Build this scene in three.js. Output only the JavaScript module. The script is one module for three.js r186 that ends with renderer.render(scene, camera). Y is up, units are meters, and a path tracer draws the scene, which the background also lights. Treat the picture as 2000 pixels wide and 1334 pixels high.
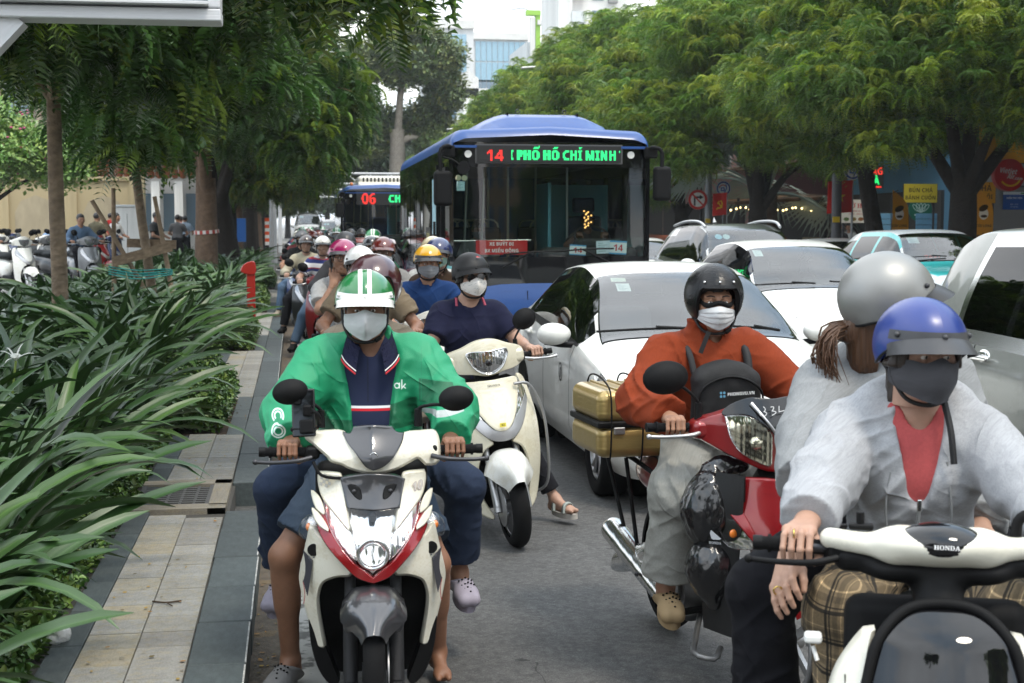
import*as THREE from 'three';
import{mergeGeometries,mergeVertices,toCreasedNormals}from 'three/addons/utils/BufferGeometryUtils.js';
import{RoundedBoxGeometry}from 'three/addons/geometries/RoundedBoxGeometry.js';
import{TessellateModifier}from 'three/addons/modifiers/TessellateModifier.js';

// ---------- camera, sky, sun, exposure ----------
const scene=new THREE.Scene();
const camera=new THREE.PerspectiveCamera(27.0,1024 / 683,.1,2000);
camera.position.set(0,1.75,0);
{const yaw=8.63*Math.PI / 180,pit=4.67*Math.PI / 180;
camera.lookAt(Math.sin(yaw)*Math.cos(pit),1.75 - Math.sin(pit),-Math.cos(yaw)*Math.cos(pit));}
camera.focus=6.6;camera.userData.fStop=7.1;
const renderer=new THREE.WebGLRenderer({antialias:true});
renderer.toneMapping=THREE.LinearToneMapping;
renderer.toneMappingExposure=1.65;
renderer.shadowMap.enabled=true;
let seed=7;
const rnd=()=>{seed=(seed + 0x6d2b79f5)|0;let t=Math.imul(seed ^(seed>>>15),1|seed);t=(t + Math.imul(t ^(t>>>7),61|t))^ t;return((t ^(t>>>14))>>>0)/ 4294967296;};
const rr=(a,b)=>a +(b - a)*rnd();
const pick=(a)=>a[Math.floor(rnd()*a.length)];
const hash=(x,y,z)=>{let h=Math.imul(x,374761393)^ Math.imul(y,668265263)^ Math.imul(z,2147483647 - 61);h=Math.imul(h ^(h>>>13),1274126177);return((h ^(h>>>16))>>>0)/ 4294967296;};
const sm=(t)=>t*t*(3 - 2*t);
function noise3(x,y,z){
const i=Math.floor(x),j=Math.floor(y),k=Math.floor(z),u=sm(x - i),v=sm(y - j),w=sm(z - k),L=(a,b,t)=>a +(b - a)*t;
return L(L(L(hash(i,j,k),hash(i + 1,j,k),u),L(hash(i,j + 1,k),hash(i + 1,j + 1,k),u),v),L(L(hash(i,j,k + 1),hash(i + 1,j,k + 1),u),L(hash(i,j + 1,k + 1),hash(i + 1,j + 1,k + 1),u),v),w)*2 - 1;
}
const fbm=(x,y,z,n=4)=>{let s=0,a=.5;for(let i=0;i<n;i++){s +=a*noise3(x,y,z);x*=2.03;y*=2.03;z*=2.03;a*=.5;}return s;};
const ss=(a,b,x)=>{const t=Math.min(1,Math.max(0,(x - a)/(b - a)));return t*t*(3 - 2*t);};
const clamp=(x,a,b)=>Math.min(b,Math.max(a,x)),lerp=(a,b,t)=>a +(b - a)*t;
{// bright broken overcast
const Wd=1024,Hd=512,d=new Float32Array(Wd*Hd*4);
for(let r=0;r<Hd;r++){const e=((r + .5)/ Hd - .5)*Math.PI,sy=Math.sin(e);
for(let c=0;c<Wd;c++){const a=((c + .5)/ Wd - .5)*2*Math.PI,x=Math.cos(a)*Math.cos(e),z=Math.sin(a)*Math.cos(e),o=(r*Wd + c)*4;
if(sy<0){d[o]=.16;d[o + 1]=.16;d[o + 2]=.155;d[o + 3]=1;continue;}
const k=1 /(sy + .22),n=fbm(x*k*1.3 + 3,z*k*1.3,5,5),g=fbm(x*k*3 + 9,z*k*3,2,4);
const up=Math.max(0,sy),cool=ss(.15,.6,sy),L=lerp(1.12,1.45,up)*(1 + .5*n + .2*g),blue=ss(.12,-.36,n);
d[o]=L*lerp(1,.72,blue)*lerp(1,.93,cool);d[o + 1]=L*lerp(1,.88,blue)*lerp(1,.985,cool);d[o + 2]=L*lerp(1.01,1.06,blue)*lerp(1,1.03,cool);d[o + 3]=1;}}
const t=new THREE.DataTexture(d,Wd,Hd,THREE.RGBAFormat,THREE.FloatType);
t.mapping=THREE.EquirectangularReflectionMapping;t.magFilter=THREE.LinearFilter;t.needsUpdate=true;
scene.background=t;scene.environment=t;
}
const sun=new THREE.DirectionalLight(0xfff4e2,1.4);
sun.name='sun';sun.position.set(14,42,4);sun.target.position.set(3,0,-14);sun.castShadow=true;sun.shadow.radius=24;sun.shadow.mapSize.set(2048,2048);
Object.assign(sun.shadow.camera,{left:-40,right:40,top:60,bottom:-60,near:1,far:150});
scene.add(sun,sun.target);
scene.fog=new THREE.FogExp2(0xdfe6ea,.0004);
// ---------- helpers ----------
const V=(x,y,z)=>new THREE.Vector3(x,y,z),PI=Math.PI,D=PI / 180;
const names={},gcache={},once=(k,f)=>gcache[k]??=f();
function numbered(n){const k=names[n]=(names[n]??-1)+ 1;return k?n + '_' + String(k).padStart(3,'0'):n;}
function thing(name,label,category,pos=[0,0,0],turn=0,group){
const o=new THREE.Group();o.name=numbered(name);o.position.set(...pos);o.rotation.order='YXZ';o.rotation.y=turn;o.userData={label,category};if(group)o.userData.group=group;scene.add(o);return o;
}
function tag(o,label,category,group,kind){if(label)o.userData.label=label;if(category)o.userData.category=category;if(group)o.userData.group=group;if(kind)o.userData.kind=kind;return o;}
function mesh(name,geo,mat,parent){
const g=Array.isArray(geo)?merge(geo):geo,m=new THREE.Mesh(g,mat);m.castShadow=m.receiveShadow=true;m.name=parent?name:numbered(name);if(parent?.frame){parent.frame.add(m);m.applyMatrix4(parent.M);}else(parent??scene).add(m);return m;
}
function structure(name,geo,mat,label){const m=mesh(name,geo,mat);m.userData.kind='structure';if(label)m.userData.label=label;return m;}
function merge(list){
const keep=list.some((g)=>g.attributes.color)?['position','normal','uv','color']:['position','normal','uv'];
const out=list.map((g)=>{let h=g.index?g.toNonIndexed():g.clone();for(const k of Object.keys(h.attributes))if(!keep.includes(k))h.deleteAttribute(k);
const n=h.attributes.position.count;if(!h.attributes.normal)h.computeVertexNormals();
if(!h.attributes.uv)h.setAttribute('uv',new THREE.BufferAttribute(new Float32Array(n*2),2));
if(keep.length>3&&!h.attributes.color)h.setAttribute('color',new THREE.BufferAttribute(new Float32Array(n*3).fill(1),3));return h;});
return mergeGeometries(out);
}
function copy(o,pos,turn,label,group){const c=o.clone();c.name=numbered(o.name.replace(/_\d{3}$/,''));c.userData={...o.userData};if(pos)c.position.set(...pos);if(turn !==undefined)c.rotation.y=turn;if(label)c.userData.label=label;if(group)c.userData.group=group;scene.add(c);return c;}
const mv=(g,x,y,z)=>g.translate(x,y,z);
function place(g,[x,y,z],rot=[0,0,0],s=[1,1,1]){return g.applyMatrix4(new THREE.Matrix4().compose(V(x,y,z),new THREE.Quaternion().setFromEuler(new THREE.Euler(...rot)),V(...s)));}
const box=(w,h,d,x=0,y=0,z=0,rot)=>place(new THREE.BoxGeometry(w,h,d),[x,y,z],rot);
const rbox=(w,h,d,r,x=0,y=0,z=0,rot,seg=2)=>place(new RoundedBoxGeometry(w,h,d,seg,Math.min(r,w / 2.01,h / 2.01,d / 2.01)),[x,y,z],rot);
const cyl=(r0,r1,h,x=0,y=0,z=0,rot,n=16)=>place(new THREE.CylinderGeometry(r0,r1,h,n),[x,y,z],rot);
const ball=(r,x=0,y=0,z=0,s=[1,1,1],n=16,rot)=>place(new THREE.SphereGeometry(r,n,Math.ceil(n*.7)),[x,y,z],rot,s);
const torus=(R,r,x=0,y=0,z=0,rot,n=32,m=10)=>place(new THREE.TorusGeometry(R,r,m,n),[x,y,z],rot);
// tube through points with a radius that may vary: r is a number, a list or a function of t
function tube(pts,r,seg=20,rad=8,flat=1){
const c=new THREE.CatmullRomCurve3(pts.map((p)=>Array.isArray(p)?V(...p):p)),f=c.computeFrenetFrames(seg,false),P=[],N=[],U=[],I=[];
const R=typeof r==='function'?r:Array.isArray(r)?(t)=>{const k=t*(r.length - 1),i=Math.min(r.length - 2,Math.floor(k));return lerp(r[i],r[i + 1],k - i);}:()=>r;
const len=c.getLength();
for(let i=0;i<=seg;i++){const t=i / seg,p=c.getPointAt(t),q=R(t);
for(let j=0;j<=rad;j++){const a=j / rad*2*PI,n=f.normals[i].clone().multiplyScalar(Math.cos(a)).addScaledVector(f.binormals[i],Math.sin(a)*flat);P.push(p.x + n.x*q,p.y + n.y*q,p.z + n.z*q);n.normalize();N.push(n.x,n.y,n.z);U.push(t*len,j / rad*2*PI*Math.max(q,.02));}}
for(let i=0;i<seg;i++)for(let j=0;j<rad;j++){const a=i*(rad + 1)+ j,b=a + rad + 1;I.push(a,a + 1,b,b,a + 1,b + 1);}
for(const [row,t,s] of [[0,0,-1],[seg,1,1]]){const p=c.getPointAt(t),T=c.getTangentAt(t).multiplyScalar(s),k=P.length / 3;P.push(p.x,p.y,p.z);N.push(T.x,T.y,T.z);U.push(0,0);
for(let j=0;j<=rad;j++){const q=(row*(rad + 1)+ j)*3;P.push(P[q],P[q + 1],P[q + 2]);N.push(T.x,T.y,T.z);U.push(0,0);}
for(let j=0;j<rad;j++)s<0?I.push(k,k + 2 + j,k + 1 + j):I.push(k,k + 1 + j,k + 2 + j);}
return geom(P,N,U,I);
}
function geom(P,N,U,I,C){const g=new THREE.BufferGeometry();g.setAttribute('position',new THREE.Float32BufferAttribute(P,3));if(U)g.setAttribute('uv',new THREE.Float32BufferAttribute(U,2));if(C)g.setAttribute('color',new THREE.Float32BufferAttribute(C,3));g.setIndex(I);if(N)g.setAttribute('normal',new THREE.Float32BufferAttribute(N,3));else g.computeVertexNormals();return g;}
const bar=(a,b,r,n=8)=>{const A=V(...a),B=V(...b),d=B.clone().sub(A),g=new THREE.CylinderGeometry(r,r,d.length(),n);g.applyQuaternion(new THREE.Quaternion().setFromUnitVectors(V(0,1,0),d.normalize()));const m=A.add(B).multiplyScalar(.5);return g.translate(m.x,m.y,m.z);};
const lathe=(pts,n=24)=>new THREE.LatheGeometry(pts.map((p)=>new THREE.Vector2(...p)),n);
function extr(pts,depth,bevel=0,holes=[],seg=1){const s=new THREE.Shape(pts.map((p)=>new THREE.Vector2(...p)));for(const h of holes)s.holes.push(new THREE.Path(h.map((p)=>new THREE.Vector2(...p))));return new THREE.ExtrudeGeometry(s,{depth,bevelEnabled:bevel>0,bevelSize:bevel,bevelThickness:bevel,bevelOffset:-bevel,bevelSegments:2,curveSegments:seg});}
// smooth an outline (list of [x,y]) with a closed spline; a third entry of 1 keeps a corner
function smooth(pts,n=4){
const out=[],L=pts.length;
for(let i=0;i<L;i++){const p0=pts[(i + L - 1)% L],p1=pts[i],p2=pts[(i + 1)% L],p3=pts[(i + 2)% L],a=p1[2]?p1:p0,d=p2[2]?p2:p3;
for(let k=0;k<n;k++){const t=k / n,t2=t*t,t3=t2*t,f=(c)=>.5*(2*p1[c] +(p2[c] - a[c])*t +(2*a[c] - 5*p1[c] + 4*p2[c] - d[c])*t2 +(-a[c] + 3*p1[c] - 3*p2[c] + d[c])*t3);out.push([f(0),f(1)]);}}
return out;
}
const mirror=(pts)=>pts.map(([x,y,c])=>[-x,y,c]).reverse();
// a moulded panel: an outline in the x-y plane pushed onto the surface z = zf(x, y), with thickness and a rounded rim
function panel(pts,zf,t=.006,edge=.025,rim=.003){
let p=pts.map((q)=>new THREE.Vector2(q[0],q[1]));if(THREE.ShapeUtils.isClockWise(p))p.reverse();
const q=[];p.forEach((a,i)=>{const b=p[(i + 1)% p.length],n=Math.max(1,Math.ceil(a.distanceTo(b)/ edge));for(let k=0;k<n;k++)q.push(a.clone().lerp(b,k / n));});
let g=new THREE.ShapeGeometry(new THREE.Shape(q));g.deleteAttribute('normal');g.deleteAttribute('uv');
g=new TessellateModifier(edge,6).modify(g.toNonIndexed());g=mergeVertices(g,1e-5);
const a=g.attributes.position,n=a.count,P=[],U=[],I=Array.from(g.index.array);
for(let i=0;i<n;i++){const x=a.getX(i),y=a.getY(i);P.push(x,y,zf(x,y));U.push(x,y);}
const front=geom(P,null,U,I);
const m=q.length,SP=[],SU=[],SI=[];
for(let i=0;i<=m;i++){const c=q[i % m],z=zf(c.x,c.y),pr=q[(i + m - 1)% m],nx=q[(i + 1)% m],T=nx.clone().sub(pr).normalize(),ox=T.y*rim,oy=-T.x*rim;
SP.push(c.x,c.y,z,c.x + ox,c.y + oy,z - Math.min(rim,t*.5),c.x + ox,c.y + oy,z - t);for(let k=0;k<3;k++)SU.push(i*edge,k);}
for(let i=0;i<m;i++)for(let k=0;k<2;k++){const A=i*3 + k,B=A + 3;SI.push(A,A + 1,B,B,A + 1,B + 1);}
return merge([front,geom(SP,null,SU,SI)]);
}
// the same for star-shaped outlines, as rings round the middle: perfectly smooth skin
function dome(pts,zf,t=.03,c=null,n=12){
let q=pts.map((p)=>[p[0],p[1]]);const ar=q.reduce((a,p,i)=>{const r=q[(i + 1)% q.length];return a + p[0]*r[1] - r[0]*p[1];},0);if(ar<0)q=q.reverse();
const m=c??[q.reduce((a,p)=>a + p[0],0)/ q.length,q.reduce((a,p)=>a + p[1],0)/ q.length],rows=[];q.push(q[0]);
for(let i=0;i<=n;i++){const k=Math.max(.002,i / n);rows.push(q.map(([x,y])=>{const X=lerp(m[0],x,k),Y=lerp(m[1],y,k);return [X,Y,zf(X,Y)];}));}
rows.push(q.map(([x,y])=>[x +(x - m[0])*.012,y +(y - m[1])*.012,zf(x,y)- .004]));rows.push(q.map(([x,y])=>[x +(x - m[0])*.014,y +(y - m[1])*.014,zf(x,y)- t]));
return loft(rows);
}
// loft: rows of 3D points (all the same length) joined into a smooth skin
function loft(rows,closed=false,uvs=1){
const P=[],U=[],I=[],n=rows[0].length,m=rows.length;
for(let i=0;i<m;i++)for(let j=0;j<n;j++){P.push(...rows[i][j]);U.push(i /(m - 1)*uvs,j /(n - 1)*uvs);}
const J=closed?n:n - 1;
for(let i=0;i<m - 1;i++)for(let j=0;j<J;j++){const a=i*n + j,b=i*n +(j + 1)% n;I.push(a,a + n,b,b,a + n,b + n);}
return geom(P,null,U,I);
}
const grid=(nu,nv,f)=>{const rows=[];for(let i=0;i<=nu;i++){const r=[];for(let j=0;j<=nv;j++)r.push(f(i / nu,j / nv));rows.push(r);}return loft(rows);};
// curve through knots [[x,y],...] (monotone-ish hermite)
function curve(k){return(x)=>{if(x<=k[0][0])return k[0][1];const n=k.length;if(x>=k[n - 1][0])return k[n - 1][1];let i=0;while(x>k[i + 1][0])i++;const [x0,y0]=k[i],[x1,y1]=k[i + 1],h=x1 - x0,t=(x - x0)/ h;
const sl=(j)=>j<=0||j>=n - 1?(j<=0?(k[1][1] - k[0][1])/(k[1][0] - k[0][0]):(k[n - 1][1] - k[n - 2][1])/(k[n - 1][0] - k[n - 2][0])):(()=>{const a=(k[j][1] - k[j - 1][1])/(k[j][0] - k[j - 1][0]),b=(k[j + 1][1] - k[j][1])/(k[j + 1][0] - k[j][0]);return a*b<=0?0:2*a*b /(a + b);})();
const m0=sl(i)*h,m1=sl(i + 1)*h,t2=t*t,t3=t2*t;return(2*t3 - 3*t2 + 1)*y0 +(t3 - 2*t2 + t)*m0 +(-2*t3 + 3*t2)*y1 +(t3 - t2)*m1;};}

// ---------- textures ----------
function tex(w,h,f,srgb=true,rx=1,ry=1){
const d=new Uint8Array(w*h*4);for(let y=0;y<h;y++)for(let x=0;x<w;x++){const c=f(x / w,y / h,x,y),o=(y*w + x)*4;if(Array.isArray(c)){d[o]=clamp(c[0],0,255);d[o + 1]=clamp(c[1],0,255);d[o + 2]=clamp(c[2],0,255);}else d[o]=d[o + 1]=d[o + 2]=clamp(c,0,255);d[o + 3]=255;}
const t=new THREE.DataTexture(d,w,h);t.wrapS=t.wrapT=THREE.RepeatWrapping;t.magFilter=THREE.LinearFilter;t.repeat.set(rx,ry);if(srgb)t.colorSpace=THREE.SRGBColorSpace;t.needsUpdate=true;return t;
}
// tileable noise in [0,1] at f cells per tile
const tn=(u,v,f,s=0)=>{const x=u*f,y=v*f,i=Math.floor(x),j=Math.floor(y),a=sm(x - i),b=sm(y - j),h=(p,q)=>hash(((p % f)+ f)% f + s*57,((q % f)+ f)% f,s);return lerp(lerp(h(i,j),h(i + 1,j),a),lerp(h(i,j + 1),h(i + 1,j + 1),a),b);};
const tf=(u,v,f,n=4,s=0)=>{let r=0,a=.5,w=0;for(let i=0;i<n;i++){r +=a*tn(u,v,f,s + i);w +=a;f*=2;a*=.55;}return r / w;};
const rep=(t,x,y=x)=>{const c=t.clone();c.repeat.set(x,y);c.needsUpdate=true;return c;};
function canvasTex(w,h,draw,srgb=true){const c=document.createElement('canvas');c.width=w;c.height=h;const g=c.getContext('2d');draw(g,w,h);const t=new THREE.CanvasTexture(c);if(srgb)t.colorSpace=THREE.SRGBColorSpace;t.magFilter=THREE.LinearFilter;t.wrapS=t.wrapT=THREE.ClampToEdgeWrapping;return t;}
const grain=tex(256,256,(u,v)=>70 + 185*tf(u,v,32,4,3),false);
const patch=tex(256,256,(u,v)=>60 + 190*tf(u,v,4,6,9),false);
const std=(o)=>{const m=new THREE.MeshStandardMaterial(o);return m;};
const phys=(o)=>new THREE.MeshPhysicalMaterial(o);
const lin=(r,g,b)=>new THREE.Color().setRGB(r,g,b);
// paint with a film of road dust in small irregular specks
const toned=(r,g,b,m)=>{const c=new THREE.Color(`rgb(${r},${g},${b})`);return c.multiplyScalar(1 / m);};
const dustTex=tex(256,256,(u,v)=>{const n=tf(u,v,6,5,21),k=tf(u,v,64,2,5),d=ss(.5,.75,n*.7 + k*.4);return [240 - 26*d,240 - 32*d,240 - 46*d];},false),cleanTex=tex(256,256,(u,v)=>{const n=tf(u,v,6,5,21),k=tf(u,v,64,2,5),d=ss(.55,.8,n*.7 + k*.4);return 240 - 24*d;},false);
const paint=(r,g,b,dust=.25,o={})=>phys({map:dust?rep(dust>.13?dustTex:cleanTex,2.3):null,color:toned(r,g,b,dust?.94:1),roughness:.35,clearcoat:.8,clearcoatRoughness:.06,...o});
const M={
rubber:phys({specularIntensity:.3,color:lin(.009,.009,.0095),roughness:.8,bumpMap:rep(grain,20),bumpScale:.0008}),
blackPlastic:phys({specularIntensity:.35,color:lin(.006,.006,.0065),roughness:.5,bumpMap:rep(grain,30),bumpScale:.0003}),
mattePlastic:phys({specularIntensity:.3,color:lin(.008,.008,.0085),roughness:.65,bumpMap:rep(grain,30),bumpScale:.0004}),
glossBlack:phys({color:lin(.005,.005,.006),roughness:.03,clearcoat:.2,clearcoatRoughness:.03}),
darkCavity:phys({specularIntensity:.3,color:lin(.008,.008,.008),roughness:.9}),
chrome:std({color:lin(.72,.72,.71),metalness:1,roughness:.18}),
alu:std({color:lin(.5,.5,.5),metalness:1,roughness:.42,bumpMap:rep(grain,14),bumpScale:.0003}),
castAlu:std({color:lin(.28,.28,.28),metalness:.9,roughness:.55,bumpMap:rep(grain,20),bumpScale:.0008}),
steelDark:std({color:lin(.07,.07,.075),metalness:.8,roughness:.45}),
reflector:std({color:lin(.8,.8,.8),metalness:1,roughness:.12,bumpMap:rep(tex(128,128,(u,v)=>128 + 70*Math.sin(u*6.283*6)+ 55*Math.sin(v*6.283*3 + u*9),false),9),bumpScale:.0009}),
lens:phys({color:0xffffff,transmission:1,roughness:.03,ior:1.5,thickness:0}),
lensAged:phys({color:lin(.95,.93,.82),transmission:1,roughness:.08,ior:1.5,thickness:0}),
amber:phys({color:lin(.75,.2,.02),roughness:.2,clearcoat:1}),
redLens:phys({color:lin(.45,.01,.01),roughness:.15,clearcoat:1}),
seat:phys({specularIntensity:.35,color:lin(.009,.011,.012),roughness:.6,bumpMap:rep(grain,12),bumpScale:.0008}),
white:std({color:0xe8e8e4,roughness:.5}),
skin:null,
};
const glassTint=(r,g,b,o={})=>phys({color:lin(r,g,b),transmission:1,roughness:.01,ior:1.52,thickness:0,...o});
function decal(name,w,h,texture,parent,pos,rot=[0,0,0],o={}){const m=mesh(name,new THREE.PlaneGeometry(w,h),std({map:texture,roughness:.5,transparent:true,alphaTest:.4,...o}),parent);m.position.set(...pos);m.rotation.set(...rot);return m;}
// letters with stacked marks that the fonts lack: plain letter plus drawn strokes
function vtext(g,str,x,y,px,wide){
const L1=(c)=>c.charCodeAt(0)<0x180,parts=[...str].map((c)=>{if(L1(c))return [c,''];const n=c.normalize('NFD');let b=n[0],m=n.slice(1);for(const k of m){const q=(b + k).normalize('NFC');if(q.length===1&&q.charCodeAt(0)<0x100){b=q;m=m.replace(k,'');break;}}return [b,m];});
const ws=parts.map(([b])=>g.measureText(b).width),al=g.textAlign,tot=ws.reduce((a,b)=>a + b,0);let cx=al==='center'?x - tot / 2:x;g.textAlign='left';g.strokeStyle=g.fillStyle;g.lineWidth=px*.085;
parts.forEach(([b,m],i)=>{g.fillText(b,cx,y);const mx=cx + ws[i] / 2,up=b.charCodeAt(0)>0x7f,lo=b===b.toLowerCase()&&b !==b.toUpperCase(),top=y - px*(lo?.32:.45)-(up?px*.16:0),o=up?px*.2:0;g.beginPath();for(const k of m){const c=k.charCodeAt(0);if(c===0x301){g.moveTo(mx + o,top);g.lineTo(mx + o + px*.14,top - px*.12);}else if(c===0x300){g.moveTo(mx + o,top);g.lineTo(mx + o - px*.14 +(up?px*.1:0),top - px*.12);}else if(c===0x309){g.moveTo(mx + o - px*.04,top - px*.12);g.quadraticCurveTo(mx + o + px*.12,top - px*.12,mx + o,top);}else if(c===0x323){g.moveTo(mx - px*.04,y + px*.48);g.lineTo(mx + px*.05,y + px*.48);}else if(c===0x31b){g.moveTo(cx + ws[i]*.8,y - px*.3);g.quadraticCurveTo(cx + ws[i]*1.02,y - px*.32,cx + ws[i]*.98,y - px*.46);}else{g.moveTo(mx - px*.12,top - px*.04);g.lineTo(mx + px*.12,top - px*.04);}}g.stroke();cx +=ws[i];});g.textAlign=al;}
const textTex=(lines,o={})=>canvasTex(o.w??512,o.h??128,(g,w,h)=>{if(o.bg){g.fillStyle=o.bg;g.fillRect(0,0,w,h);}if(o.pre)o.pre(g,w,h);for(const [s,x,y,px,col,font,wide,al] of lines){g.fillStyle=col;g.font=`${font ?? 'bold'} ${px}px ${o.face ?? 'sans-serif'}`;g.textAlign=al??'center';g.textBaseline='middle';g.save();g.translate(x,y);g.scale(wide??1,1);if(o.slant)g.transform(1,0,-o.slant,1,0,0);vtext(g,s,0,0,px);g.restore();}});

// ---------- signed-distance modelling ----------
const cap=(a,b,ra,rb=ra,k=.02)=>{const A=a.isVector3?a:V(...a),B=b.isVector3?b:V(...b),d=B.clone().sub(A);return{t:0,ax:A.x,ay:A.y,az:A.z,dx:d.x,dy:d.y,dz:d.z,l2:Math.max(1e-9,d.lengthSq()),ra,rb,k};};
const ell=(c,r,k=.02,q)=>{const C=c.isVector3?c:V(...c);const e={t:1,cx:C.x,cy:C.y,cz:C.z,rx:r[0],ry:r[1],rz:r[2],k};if(q){const m=new THREE.Matrix4().makeRotationFromQuaternion(q.clone().invert()).elements;e.m=[m[0],m[4],m[8],m[1],m[5],m[9],m[2],m[6],m[10]];}return e;};
const rbx=(c,r,rad,k=.02,q)=>({...ell(c,r,k,q),t:2,rad});
const clipped=(p,point,normal)=>{p.clips=[...(p.clips??[]),[point,normal]];return p;};
function dist(p,x,y,z){
let d;
if(p.t===0){const px=x - p.ax,py=y - p.ay,pz=z - p.az;let h=(px*p.dx + py*p.dy + pz*p.dz)/ p.l2;h=h<0?0:h>1?1:h;const qx=px - p.dx*h,qy=py - p.dy*h,qz=pz - p.dz*h;d=Math.sqrt(qx*qx + qy*qy + qz*qz)-(p.ra +(p.rb - p.ra)*h);}
else{let a=x - p.cx,b=y - p.cy,c=z - p.cz;if(p.m){const m=p.m,a0=a,b0=b,c0=c;a=m[0]*a0 + m[1]*b0 + m[2]*c0;b=m[3]*a0 + m[4]*b0 + m[5]*c0;c=m[6]*a0 + m[7]*b0 + m[8]*c0;}
if(p.t===1){const u=a / p.rx,v=b / p.ry,w=c / p.rz,k0=Math.sqrt(u*u + v*v + w*w),k1=Math.sqrt((u / p.rx)**2 +(v / p.ry)**2 +(w / p.rz)**2);d=k1>1e-9?k0*(k0 - 1)/ k1:-Math.min(p.rx,p.ry,p.rz);}
else{const u=Math.abs(a)- p.rx + p.rad,v=Math.abs(b)- p.ry + p.rad,w=Math.abs(c)- p.rz + p.rad,U=u>0?u:0,Q=v>0?v:0,T=w>0?w:0;d=Math.sqrt(U*U + Q*Q + T*T)+ Math.min(0,Math.max(u,v,w))- p.rad;}}
if(p.clips)for(const [c,n] of p.clips){const e=(x - c.x)*n.x +(y - c.y)*n.y +(z - c.z)*n.z;if(e>d)d=e;}
return d;
}
// prims joined smoothly; p.sub subtracts; noise(x,y,z) added at the end
function evalField(add,sub,extra){return(x,y,z)=>{let d=1e3;for(let i=0;i<add.length;i++){const p=add[i],e=dist(p,x,y,z),k=p.k;if(e - d>k)continue;const h=k>0?Math.max(k - Math.abs(d - e),0)/ k:0;d=Math.min(d,e)- h*h*k*.25;}if(extra&&d<.08)d +=extra(x,y,z,d);for(let i=0;i<sub.length;i++){const p=sub[i],e=-dist(p,x,y,z),k=p.k;if(d - e>k)continue;const h=Math.max(k - Math.abs(d - e),0)/(k||1);d=Math.max(d,e)+ h*h*k*.25;}return d;};}
function field(prims,extra){const add=prims.filter((p)=>!p.sub),sub=prims.filter((p)=>p.sub),f=evalField(add,sub,extra);
f.local=(x,y,z,r)=>{const es=add.map((p)=>dist(p,x,y,z)),m=Math.min(...es),A=add.filter((p,i)=>es[i]<m + 2.6*r + p.k + .02),B=sub.filter((p)=>dist(p,x,y,z)<2.2*r + p.k + .02);return evalField(A,B,extra);};
return f;}
function bounds(prims,pad){const lo=[1e9,1e9,1e9],hi=[-1e9,-1e9,-1e9];for(const p of prims){if(p.sub)continue;const pts=p.t===0?[[p.ax,p.ay,p.az,p.ra],[p.ax + p.dx,p.ay + p.dy,p.az + p.dz,p.rb]]:[[p.cx,p.cy,p.cz,p.m||p.t===2?Math.hypot(p.rx,p.ry,p.rz):0,p.m||p.t===2?0:1]];
for(const [x,y,z,r,e] of pts)[x,y,z].forEach((v,i)=>{const q=(e?[p.rx,p.ry,p.rz][i]:r)+ pad;lo[i]=Math.min(lo[i],v - q);hi[i]=Math.max(hi[i],v + q);});}return [lo,hi];}
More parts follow.
